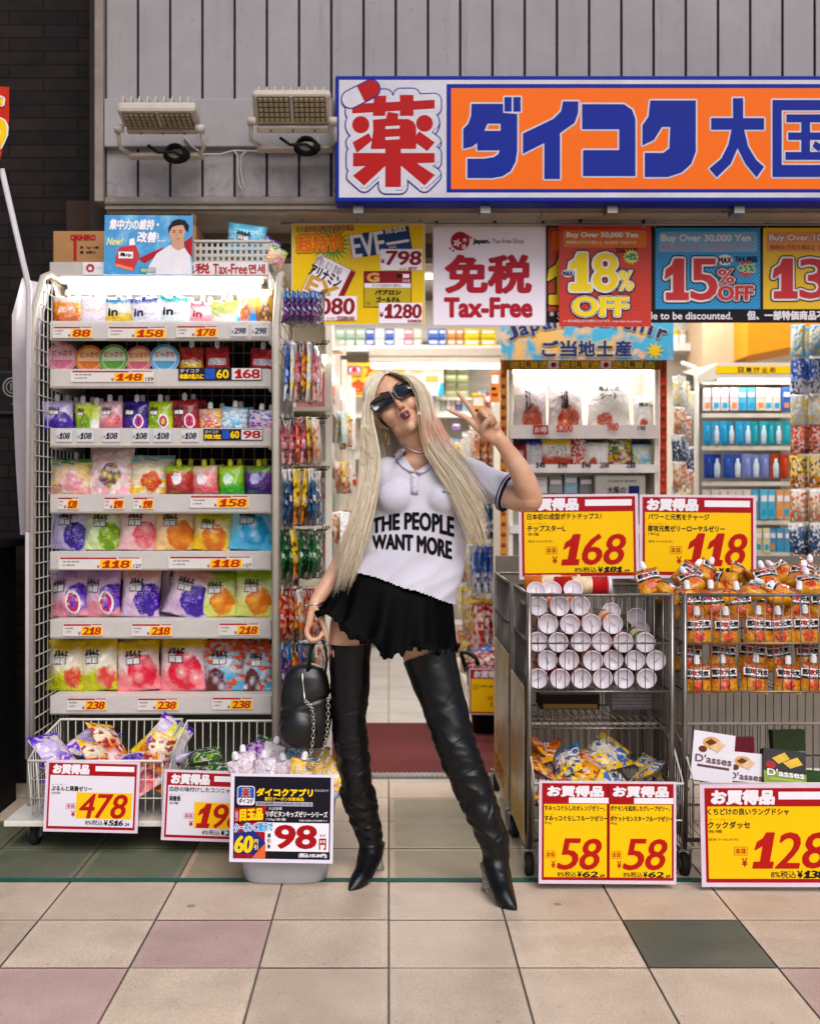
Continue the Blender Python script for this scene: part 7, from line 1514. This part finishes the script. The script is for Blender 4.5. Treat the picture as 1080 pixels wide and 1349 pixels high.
# ---- eyebrows
mb = MB(); bw_ = M('#4a3226', .7)
for s in (-1, 1): mb.tube([H(s * .014, .0925, .0265), H(s * .028, .0905, .0325), H(s * .044, .080, .0325), H(s * .056, .066, .026)], [.0030, .0034, .0026, .001], bw_, 6, flat=.6)
mb.build('eyebrows', person)
# ---- sunglasses
SG = M('#08080a', .06, var=0, spec=.7, coat=.6); gl_ = MB()
for s in (-1, 1):
    ring = []
    a0 = R(13) * s
    for k in range(28):
        t = 2 * math.pi * k / 28; cs, sn = math.cos(t), math.sin(t)
        x = .038 * math.copysign(abs(cs) ** .45, cs); z = .0228 * math.copysign(abs(sn) ** .45, sn) + .0025 * (x / .038) * s
        ring.append((x, z))
    L_ = lambda x, y, z: H(s * .0405 + x * math.cos(a0), .1045 - (x * math.sin(a0)) + y - .016 * (abs(s * .0405 + x) / .072) ** 2, z + .002)
    gl_.loft([[L_(x * .96, -.004, z * .96)[:] for x, z in ring], [L_(x, -.002, z)[:] for x, z in ring], [L_(x, .003, z)[:] for x, z in ring], [L_(x * .95, .0048, z * .95)[:] for x, z in ring], [L_(x * .88, .0048, z * .86)[:] for x, z in ring], [L_(x * .86, .0034, z * .84)[:] for x, z in ring]], SG)
    gl_.tube([H(s * .070, .083, .010), H(s * .077, .06, .011), H(s * .079, .02, .008), H(s * .078, -.02, .0)], [.009, .008, .006, .004], SG, 8, flat=.35)
gl_.tube([H(-.008, .106, .006), H(0, .110, .008), H(.008, .106, .006)], .0045, SG, 8); gl_.build('sunglasses', person)
# ---- polo shirt
def cloth_mat(name, a, b, rough=.75, fine=900, bump=.1, sheen=.0):
    g = NT(name); tc = g.n('TexCoord'); n1 = g.noise(tc.outputs['Object'], 6, 3); n2 = g.noise(tc.outputs['Object'], fine, 2)
    g.put(g.b.inputs['Base Color'], g.mix(g.rng(n1, .3, .7), lin(a), lin(b))); g.b.inputs['Roughness'].default_value = rough; g.b.inputs['Sheen Weight'].default_value = sheen
    g.bump(n2, bump, .001); return g.m
SHIRT = cloth_mat('pique_cotton', '#bdbac9', '#c9c6d5', .8, 700, .12); NVY = M('#151a38', .7)
sm = MB()
sm.loft([ring_lr((532, 596), (582, 592), 3.81, .058), ring_lr((516, 607), (610, 597), 3.805, .074), ring_lr((498, 622), (638, 608), 3.80, .092), ring_lr((490, 643), (634, 642), 3.80, .104), ring_lr((485, 664), (628, 678), 3.80, .108), ring_lr((479, 695), (619, 716), 3.80, .108), ring_lr((467, 722), (610, 752), 3.80, .114), ring_lr((452, 746), (600, 796), 3.80, .128), ring_lr((445, 758), (601, 813), 3.80, .134)], SHIRT)
for px in (522, 582): sm.ball(P(px, 656, 3.722), (.062, .052, .060), SHIRT, 20)
capsule(sm, [(P(612, 624, 3.80), .066), (P(640, 638, 3.775), .064), (P(664, 648, 3.745), .060)]); sleeve_axis = (P(640, 638, 3.775), P(671, 650, 3.735))
d = (sleeve_axis[1] - sleeve_axis[0]).normalized(); q = d.to_track_quat('Z', 'Y').to_matrix().to_4x4(); q.translation = P(655, 644, 3.757)
sm.lathe([(.056, -.03), (.060, 0), (.0615, .030), (.0615, .042)], SHIRT, 28, q)
capsule(sm, [(P(512, 628, 3.80), .066), (P(494, 662, 3.82), .060), (P(485, 684, 3.83), .056)])
me = remeshed(sm, .0048, .6, 14)
v, nn = co_of(me), no_of(me); px, py = px_of(v); dv = np.zeros(len(v))
for i in range(len(v)):
    x, y, z = v[i]; t = min(1, max(0, (py[i] - 640) / 130))
    low = noise.noise((x * 9 + 3, y * 3, z * 2.5 - x * 4)) * .014 * t + abs(noise.noise((x * 7 - z * 9, y * 3, z * 3 + 7))) * -.026 * (.35 + .65 * t)
    arm = 0
    if px[i] > 600 and py[i] < 700: arm = -abs(noise.noise((x * 22 + z * 16, y * 6, z * 6 - x * 8))) * .012
    dv[i] = low + arm + noise.noise((x * 16, y * 16, z * 14)) * .003
v = v + nn * dv[:, None]; set_co(me, v)
# open the V neck
bm = bmesh.new(); bm.from_mesh(me); kill = []
V3 = [(524, 590), (583, 590), (577, 601), (547, 622), (531, 600)]
def inpoly(x, y, p):
    r = False; j = len(p) - 1
    for i in range(len(p)):
        if (p[i][1] > y) != (p[j][1] > y) and x < (p[j][0]-p[i][0]) * (y-p[i][1]) / (p[j][1]-p[i][1]) + p[i][0]: r = not r
        j = i
    return r
for f in bm.faces:
    cc = f.calc_center_median(); X, Yp = CX + cc.x / cc.y * F, CY - (cc.z - EYE) / cc.y * F
    if (cc.y < 3.81 and inpoly(X, Yp, V3)) or Yp > 747 + (X - 453) * .338 + .8 * math.sin(X * .11): kill.append(f)
bmesh.ops.delete(bm, geom=kill, context='FACES'); bm.to_mesh(me); bm.free()
shirt = obj_from(me, 'polo_shirt', [SHIRT], person)
sbvh = BVHTree.FromPolygons([v_[:] for v_ in co_of(me)], [tuple(p.vertices) for p in me.polygons])
CO = Vector((0, 0, EYE))
def onto(px, py, off=.0015, tree=None):
    dr = (P(px, py, 4) - CO).normalized(); h = (tree or sbvh).ray_cast(CO, dr)
    if h[0] is None: h = (bodybvh).ray_cast(CO, dr)
    p = h[0] if h[0] is not None else P(px, py, 3.72)
    return p - dr * off
# lettering on the chest
INKB = M('#0d0d12', .8); tm = MB()
def bent(t, top, bot, x0, x1, bold):
    v2, f2 = glyphs(t, 1.02); lo, hi = v2.min(0), v2.max(0); qv = (v2 - lo) / (hi - lo)
    # split long edges so that the letters follow the cloth
    quad = lambda c, u: c[0] + (4*c[1] - 3*c[0] - c[2]) * u + 2 * (c[2] + c[0] - 2*c[1]) * u * u
    offs = [(bold * math.cos(k * .785), bold * math.sin(k * .785)) for k in range(8)] + [(0, 0)]
    for j, (dx, dy) in enumerate(offs):
        pts = []
        for a, b in qv:
            X = x0 + a * (x1 - x0) + dx; t_, b_ = quad(top, a), quad(bot, a); pts.append(onto(X, b_ + (t_ - b_) * b + dy, .0022 + .00004 * j)[:])
        tm.add(pts, f2, INKB)
bent('THE PEOPLE', (684, 675.5, 682), (702.5, 697, 707), 490.5, 597.5, 1.0); tm.build('chest_lettering', shirt); tm = MB(); bent('WANT MORE', (706, 705, 714), (723, 725.5, 736.5), 491, 594.5, 1.0); tm.build('chest_lettering', shirt); tm = MB()
bent('I\'M  MORE', (646.5, 648.5, 650), (648.5, 651, 653.5), 583, 598, .2); tm.build('chest_lettering', shirt)
# collar flaps, placket, sleeve stripes
cm = MB()
def flap(pts, lift):
    L_ = [onto(x, y, l) for (x, y), l in zip(pts, lift)]; n = len(L_) // 2
    A, B = L_[:n], L_[n:][::-1]; off = Vector((0, -.0035, 0))
    rings = [[a[:], (a + off)[:], (b + off)[:], b[:]] for a, b in zip(A, B)]; cm.loft(rings, SHIRT)
flap([(546, 622), (540, 611), (534, 601), (529, 593), (519, 598), (521, 606), (530, 615), (540, 622)], [.006, .010, .012, .012, .012, .010, .007, .004])
flap([(547, 622), (558, 613), (568, 606), (578, 599), (581, 607), (572, 613), (562, 620), (551, 626)], [.006, .010, .010, .010, .008, .008, .006, .004])
cm.tube([P(531, 594, 3.765), P(525, 594, 3.80), P(530, 592, 3.85), P(555, 588, 3.87), P(580, 592, 3.85), P(585, 597, 3.80), P(579, 600, 3.765)], .013, SHIRT, 8, flat=.4)
cm.build('collar', shirt)
cm = MB()
A = [onto(541, y, .002) for y in (622, 632, 642, 650)]; B = [onto(551, y, .002) for y in (624, 633, 643, 651)]
cm.loft([[a[:], (a + Vector((0, -.0025, 0)))[:], (b + Vector((0, -.0025, 0)))[:], b[:]] for a, b in zip(A, B)], SHIRT)
for y in (628, 640): cm.ball(onto(546, y, .006), (.0045, .002, .0045), M('#d8d4de', .3), 10)
cm.build('placket', shirt)
cm = MB()
qs = q.copy()
for z0, z1 in ((.0385, .0435), (.029, .0335)): cm.lathe([(.0555, z0), (.0632, z0), (.0632, z1), (.0555, z1)], NVY, 40, qs)
cm.lathe([(.056, .0336), (.0628, .0336), (.0628, .0384), (.056, .0384)], SHIRT, 40, qs, caps=False); cm.build('sleeve_stripe', shirt)
# ---- skirt
LEA = NT('black_leather'); tc = LEA.n('TexCoord'); n1 = LEA.noise(tc.outputs['Object'], 30, 3); n2 = LEA.noise(tc.outputs['Object'], 260, 2)
LEA.put(LEA.b.inputs['Base Color'], LEA.mix(n1, lin('#050609'), lin('#0a0c10'))); LEA.put(LEA.b.inputs['Roughness'], LEA.rng(n1, .3, .7, .24, .40)); LEA.b.inputs['Specular IOR Level'].default_value = .34; LEA.bump(n2, .35, .002)
SKT = cloth_mat('skirt_cloth', '#020203', '#040406', .6, 300, .3, 0)
SKT.node_tree.nodes['Principled BSDF'].inputs['Specular IOR Level'].default_value = .05
HEMX = [405, 417, 430, 442, 452, 460, 490, 500, 508, 516, 522, 545, 562, 592, 600]; HEMY = [804, 806, 807, 812, 825, 838, 845, 858, 865, 868, 860, 853, 850, 862, 850]
rs = random.Random(9); N_ = 144; rings = []
for j in range(19):
    t = j / 18; l = (453 + (417 - 453) * t ** .9, 741 + (806 - 741) * t); r = (596 + (599 - 596) * t, 776 + (858 - 776) * t); base = ring_lr(l, r, 3.80, .090 + .097 * t ** .8, N_, 2.1); ring = []
    cc = Vector(base[0]).lerp(Vector(base[N_ // 2]), .5)
    for k in range(N_):
        a = 2 * math.pi * k / N_; p = Vector(base[k]); rad = (p - cc); amp = t ** 1.5
        w = math.sin(a * 11 + 1.2 * math.sin(a * 3)) * .018 + math.sin(a * 23 + 2) * .007
        p = p + rad.normalized() * w * amp
        if math.sin(a) < .15 and t > .2:
            hx = CX + p.x / p.y * F; want = np.interp(hx, HEMX, HEMY); have = CY - (p.z - EYE) / p.y * F
            p.z -= (want - have) * p.y / F * min(1, max(0, .15 - math.sin(a)) * 3) * ((t - .2) / .8) ** 1.6
        jag = (noise.noise((a * 9, 3, 0)) * .008 + noise.noise((a * 30, 9, 0)) * .008 + .008 * (math.sin(a * 11) ** 2)) * t ** 3
        p.z -= jag; ring.append(p[:])
    rings.append(ring)
mb = MB(); mb.loft(rings, SKT, caps=False); 
mb.loft([[ (Vector(p) + (cc - Vector(p)) * .02)[:] for p in rg_] for rg_ in rings[::-1]], SKT, caps=False)
sk_ = mb.build('skirt', person)
mb = MB()   # torn lace pieces along the hem
for k in range(70):
    a = rs.randrange(N_ // 2, N_); p = Vector(rings[-1][a]); h = rs.uniform(.004, .014); w = rs.uniform(.006, .014)
    mb.add([(p + Vector((-w, -.001, .008)))[:], (p + Vector((w, -.001, .008)))[:], (p + Vector((w * rs.uniform(.1, .8), rs.uniform(-.01, .002), -h)))[:], (p + Vector((-w * rs.uniform(.1, .8), rs.uniform(-.01, .002), -h * .8)))[:]], [(0, 1, 2, 3)], SKT)
v_ = sk_.data; _j = mb.build('tmp'); bm = bmesh.new(); bm.from_mesh(v_); bm.from_mesh(_j.data); bm.to_mesh(v_); bm.free(); bpy.data.objects.remove(_j)
# ---- thigh boots
def boot(leg, foot, name, heel_xy, label):
    mb = MB(); capsule(mb, leg, LEA.m, 28)
    Pf, rr = [Vector(p) for p, r in foot], [r for p, r in foot]
    capsule(mb, foot, LEA.m, 20)
    for i in range(len(foot) - 1):
        a, b = Pf[i], Pf[i + 1]
        for k in range(5):
            t = k / 5; p = a.lerp(b, t); r = rr[i] + (rr[i+1] - rr[i]) * t; mb.ball(p, (r * 1.08, r, r * .8), LEA.m, 14)
    me = remeshed(mb, .0045, .5, 8); v, nn = co_of(me), no_of(me); px, py = px_of(v); zt = leg[0][0].z; dv = np.zeros(len(v))
    for i in range(len(v)):
        x, y, z = v[i]
        kn = math.exp(-((z - .50) / .10) ** 2); an = math.exp(-((z - .20) / .10) ** 2); mid = math.exp(-((z - .35) / .12) ** 2)
        m = .14 + .75 * kn + 1.0 * an + .6 * mid
        if z < .09: m = .05
        wv = noise.noise((x * 5, y * 5, z * 5)) * .03
        rdg = abs(noise.noise((x * 7 + 3, y * 7, (z + wv + x * .35) * 26))) ; cr_ = max(0, .10 - abs(noise.noise((x * 4 + 9, y * 4, (z - x * .5 + wv) * 17)))) / .10
        dv[i] = ((.30 - rdg) * .0115 - cr_ * .003) * m + noise.noise((x * 14, y * 14, z * 12)) * .004
    set_co(me, v + nn * dv[:, None])
    bm = bmesh.new(); bm.from_mesh(me); top = leg[0][0]; ax = (leg[1][0] - leg[0][0]).normalized()
    bmesh.ops.delete(bm, geom=[f for f in bm.faces if (f.calc_center_median() - top).dot(ax) < .004], context='FACES')
    for vv in bm.verts: vv.co.z = max(vv.co.z, .0068)
    bm.to_mesh(me); bm.free()
    o = obj_from(me, name, [LEA.m], person)
    hm = MB(); hx, hy, hz = heel_xy
    hm.lathe([(.016, .0068), (.0165, .012), (.0115, .03), (.011, .05), (.020, hz)], M('#c9c4bc', .08, var=0, spec=.6, trans=.75), 16, Matrix.Translation((hx, hy, 0))); hm.build('clear_heel', o)
    return o
boot([(P(461, 846, 3.79), .0705), (P(461, 900, 3.79), .0640), (P(460, 960, 3.80), .0565), (P(465, 1000, 3.815), .0565), (P(471, 1045, 3.83), .0560), (P(482, 1085, 3.855), .0455), (P(488, 1108, 3.865), .042)],
     [(P(490, 1112, 3.875), .040), (P(487, 1128, 3.84), .038), (P(481, 1145, 3.79), .034), (P(474, 1158, 3.745), .030), (P(467, 1168, 3.715), .019), (P(461, 1174, 3.695), .007)], 'thigh_boot', (xx(500, 3.90), 3.90, .095), None)
boot([(P(565, 862, 3.77), .0870), (P(576, 900, 3.75), .0770), (P(591, 950, 3.72), .0670), (P(607, 1000, 3.695), .0640), (P(628, 1050, 3.675), .0585), (P(646, 1095, 3.66), .0490), (P(653, 1118, 3.655), .045)],
     [(P(653, 1124, 3.66), .042), (P(655, 1145, 3.64), .040), (P(659, 1166, 3.60), .035), (P(665, 1183, 3.56), .031), (P(673, 1193, 3.535), .020), (P(680, 1199.5, 3.52), .007)], 'thigh_boot', (xx(640, 3.70), 3.70, .09), None)
# ---- hair
def hair_mat():
    g = NT('blond_hair'); tc = g.n('TexCoord'); at = g.n('UVMap'); sp = g.n('SeparateXYZ'); g.t.links.new(at.outputs[0], sp.inputs[0])
    mp = g.n('Mapping'); mp.inputs['Scale'].default_value = (1, 1, .06); g.t.links.new(tc.outputs['Object'], mp.inputs[0]); n1 = g.noise(mp.outputs[0], 160, 3)
    c = g.mix(g.rng(g.math('ADD', g.math('MULTIPLY', n1, .5), g.math('MULTIPLY', sp.outputs[0], .7)), .3, .95), lin('#d6c29c'), lin('#fdf2de'))
    c = g.mix(sp.outputs[1], c, lin('#d8603a')); g.put(g.b.inputs['Base Color'], c); g.b.inputs['Roughness'].default_value = .38; g.b.inputs['Specular IOR Level'].default_value = .5; g.b.inputs['Sheen Weight'].default_value = .15
    return g.m
HAIR = hair_mat(); hm = MB(); rh = random.Random(4)
def cat(pts, n):
    out = []; L_ = len(pts) - 1
    for k in range(n):
        s = k / (n - 1) * L_; i = min(int(s), L_ - 1); t = s - i; a, b, c, d = pts[max(0, i-1)], pts[i], pts[i+1], pts[min(L_, i+2)]
        out.append(.5 * ((2*b) + (c - a) * t + (2*a - 5*b + 4*c - d) * t*t + (3*b - a - 3*c + d) * t**3))
    return out
def strand(pts, w, tint=None, n=15):
    q = cat([Vector(p) for p in pts], n); r = [w * (1 - .75 * (k / (n - 1)) ** 3) for k in range(n)]; i0 = hm.nv; hm.tube(q, r, HAIR, 4, flat=.5)
    u = rh.random(); uv = []
    for k in range(n):
        x, y = CX + q[k].x / q[k].y * F, CY - (q[k].z - EYE) / q[k].y * F
        o_ = 0.
        if tint: o_ = tint * math.exp(-((y - 566) / 17) ** 2) * (1 if x > 556 else 0)
        uv += [(u + 1e-4, o_)] * 4
    hm.uv[-1] = np.array(uv)
def sheet(A, B, n, w, jit, lift=0., tint=0., endj=10):
    """strands between two guide lines; each guide = [(px, py, Y) ...]"""
    for i in range(n):
        t = (i + rh.random()) / n; pts = []; j1, j2, jl = rh.gauss(0, jit), rh.gauss(0, jit), rh.uniform(-lift, lift); cut = rh.uniform(-endj, endj)
        for k, (a, b) in enumerate(zip(A, B)):
            f = k / (len(A) - 1); x, y, Y = (a[q_] + (b[q_] - a[q_]) * t for q_ in range(3))
            pts.append(P(x + j1 * f + j2 * math.sin(f * 5) * .5, y + (cut * f * f if k else 0), Y + jl * (.3 + .7 * f)))
        strand(pts, w * rh.uniform(.6, 1.25), tint * rh.random() if tint else None)
# cap over the skull
def cap_pt(az, el, r=1.0):  # az from front (0) round; el 0 = horizontal, 90 = crown
    a, e_ = R(az), R(el); return H(.080 * r * math.sin(a) * math.cos(e_), -.012 + .100 * r * math.cos(a) * math.cos(e_), .030 + .098 * r * math.sin(e_))
cap = MB(); rings = []
for j in range(13):
    e_ = 90 - j * 9.5; rings.append([cap_pt(az, max(e_, 44 if abs((az + 180) % 360 - 180) < 50 else (20 if abs((az + 180) % 360 - 180) < 70 else -40))) [:] for az in range(0, 360, 12)])
cap.loft(rings, HAIR, caps=True, uv=np.full((13 * 30, 2), (.75, 0.0)) + 1e-4); capo = cap
for i in range(900):   # strands lying on the skull, from the parting to the sides and back
    side = rh.choice((-1, 1)); az0 = rh.uniform(0, 150); el0 = 90 - abs(rh.gauss(0, 8)); pts = []
    st = rh.uniform(42, 85)
    for k in range(6):
        t = k / 5; az = side * (18 + az0 * .3 + t * (62 + az0 * .35)); el = st + (-52 - st) * t ** 1.25 * (1 if az0 > 20 else .9); pts.append(cap_pt(az, el, 1.015 + rh.random() * .03 + .03 * t))
    strand(pts, .0014 * rh.uniform(.7, 1.3))
for i in range(330):   # front hair swept back from the hairline
    az = rh.uniform(-62, 62); pts = [cap_pt(az * (1 + .0 * t), 40 + (t / 4) * 58 - abs(az) * .16, 1.01 + .018 * (t > 0)) for t in range(5)]; strand(pts, .0012 * rh.uniform(.7, 1.3))
# fall on the shoulder towards the snack rack
A = [(506, 491, 3.74), (488, 508, 3.735), (479, 545, 3.73), (476, 600, 3.72), (471, 655, 3.70), (458, 712, 3.70), (441, 758, 3.74)]
B = [(507, 492, 3.72), (494, 512, 3.70), (489, 548, 3.71), (499, 602, 3.69), (494, 655, 3.68), (476, 712, 3.685), (460, 752, 3.72)]
sheet(A, B, 520, .00115, 2.4, .02, endj=34)
A2 = [(508, 490, 3.78), (487, 512, 3.80), (480, 560, 3.82), (482, 620, 3.83), (478, 670, 3.82), (462, 720, 3.80), (446, 760, 3.79)]
B2 = [(510, 492, 3.80), (500, 520, 3.84), (508, 560, 3.86), (520, 600, 3.86), (500, 650, 3.80), (478, 705, 3.74), (458, 745, 3.74)]
sheet(A2, B2, 460, .0014, 2.5, .02)
# hair behind the neck
A3 = [(500, 520, 3.86), (500, 560, 3.88), (506, 600, 3.87), (500, 640, 3.86)]; B3 = [(548, 520, 3.88), (552, 560, 3.89), (560, 600, 3.89), (570, 640, 3.88)]
sheet(A3, B3, 260, .0018, 1.5, .01)
# fall over the chest on the other side
A4 = [(512, 490, 3.73), (534, 495, 3.70), (551, 517, 3.69), (556, 552, 3.685), (562, 590, 3.685), (588, 628, 3.67), (611, 668, 3.665), (622, 690, 3.67)]
B4 = [(513, 489, 3.75), (545, 495, 3.75), (566, 522, 3.75), (573, 560, 3.74), (592, 596, 3.72), (618, 636, 3.69), (634, 668, 3.685), (641, 688, 3.69)]
sheet(A4, B4, 560, .00115, 2.8, .016, tint=1.0, endj=34)
A5 = [(513, 490, 3.76), (548, 500, 3.79), (564, 535, 3.80), (566, 575, 3.79), (580, 605, 3.75), (600, 640, 3.70)]; B5 = [(513, 490, 3.78), (556, 508, 3.80), (574, 556, 3.80), (595, 592, 3.77), (618, 622, 3.74), (635, 656, 3.71)]
sheet(A5, B5, 300, .0012, 3.0, .012, tint=1.0, endj=30)
for i in range(110):  # loose fly-away strands
    s0 = rh.choice([(482, 560), (478, 640), (590, 590), (615, 640)]); pts = [P(s0[0] + rh.gauss(0, 6) + k * rh.uniform(-2, 4), s0[1] + k * 22, 3.69 + rh.uniform(-.01, .02)) for k in range(5)]; strand(pts, .0006)
hair = hm.build('hair', person)
cap.build('hair_cap', hair)
# ---- jewellery
SIL = M('#c9c4bc', .18, metal=1., var=0)
mb = MB(); mb.tube([P(532 + 50 * t, 586 + 12 * math.sin(t * 3.1) - 3 * t, 3.757 - .012 * math.sin(t * 3.14)) for t in [k / 12 for k in range(13)]], .0017, SIL, 5); mb.build('necklace', person)
mb = MB(); mb.tube([W2 + Vector((.030 * math.cos(a), .027 * math.sin(a), .003 + .007 * math.cos(a))) for a in [k * .4488 for k in range(14)]], .0024, SIL, 6, closed=True); mb.build('bracelet', person)
mb = MB(); c_ = P(510, 578, 3.765); mb.tube([c_ + Vector((.006 * math.sin(a), .004 * math.sin(a), .022 * math.cos(a))) for a in [k * .4488 for k in range(14)]], .002, M('#c9a860', .2, metal=1., var=0), 6, closed=True); mb.build('earring', person)
mb = MB(); c_ = hp(.074, .012, .041); mb.tube([c_ + hs * (.0100 * math.cos(a)) + hn * (.0100 * math.sin(a)) for a in [k * .4488 for k in range(14)]], .0018, SIL, 6, closed=True); mb.build('ring', person)

# ---- backpack hanging from her hand
bp = empty('backpack', P(402, 988, 3.80), 'small black leather backpack with silver chain hanging from her hand', 'bag'); o0 = Vector(bp.location)
BL = M('#0c0c0e', .34, spec=.5, var=.1, bump=.12, bs=300)
mb = MB(); s = 3.8 / F
mb.loft([rr_ring(w_, d_, z_, cx_, 0, 40, 2.6) for w_, d_, z_, cx_ in ((w1 * 1.04, d1, z1 * 1.10, c1_) for w1, d1, z1, c1_ in ((.03, .02, .006, -.004), (.062, .045, .010, -.003), (.078, .058, .035, -.002), (.082, .062, .085, -.001), (.080, .060, .13, 0), (.076, .056, .18, .002), (.068, .050, .22, .004), (.050, .038, .246, .006), (.022, .018, .256, .008)))], BL); mb.ball((-.016, -.045, .075), (.062, .034, .064), BL, 24)
me = remeshed(mb, .004, .5, 6); v, nn = co_of(me), no_of(me)
dv = np.array([-.006 * math.exp(-((p[2] - .155 - .02 * math.sin(p[0] * 18)) / .006) ** 2) + noise.noise((p[0] * 14, p[1] * 14, p[2] * 14)) * .004 for p in v]); set_co(me, v + nn * dv[:, None]); obj_from(me, 'bag_body', [BL], bp)
mb = MB(); mb.tube([P(406, 884, 3.76) - o0, P(408, 862, 3.755) - o0, P(413, 842, 3.75) - o0, P(420, 838, 3.75) - o0, P(427, 848, 3.75) - o0, P(431, 868, 3.76) - o0, P(428, 890, 3.77) - o0], .0095, BL, 8, flat=.45); mb.build('handle', bp)
mb = MB(); mb.tube([P(398, 882, 3.742) - o0, P(399, 900, 3.735) - o0, P(401, 918, 3.733) - o0, P(402, 926, 3.72) - o0], .0035, SIL, 6); mb.build('zip_pull', bp)
def chain(pts, name):
    q = cat([Vector(p) for p in pts], 26); mb = MB()
    for k in range(25):
        a, b = q[k], q[k + 1]; d = (b - a).normalized(); n_ = d.orthogonal().normalized(); n_.rotate(Matrix.Rotation(math.pi / 2 * (k % 2) + .6, 3, d)); c = (a + b) / 2; hl_ = (b - a).length * .68
        mb.tube([c + d * (hl_ * math.cos(t)) + n_ * (.0052 * math.sin(t)) for t in [j * .785 for j in range(8)]], .0016, SIL, 5, closed=True)
    mb.build(name, bp)
chain([P(402, 924, 3.715) - o0, P(411, 934, 3.715) - o0, P(413, 960, 3.715) - o0, P(410, 990, 3.72) - o0, P(405, 1012, 3.735) - o0], 'chain')
chain([P(432, 920, 3.74) - o0, P(432, 950, 3.735) - o0, P(428, 980, 3.73) - o0, P(418, 1005, 3.73) - o0, P(405, 1014, 3.735) - o0], 'chain')
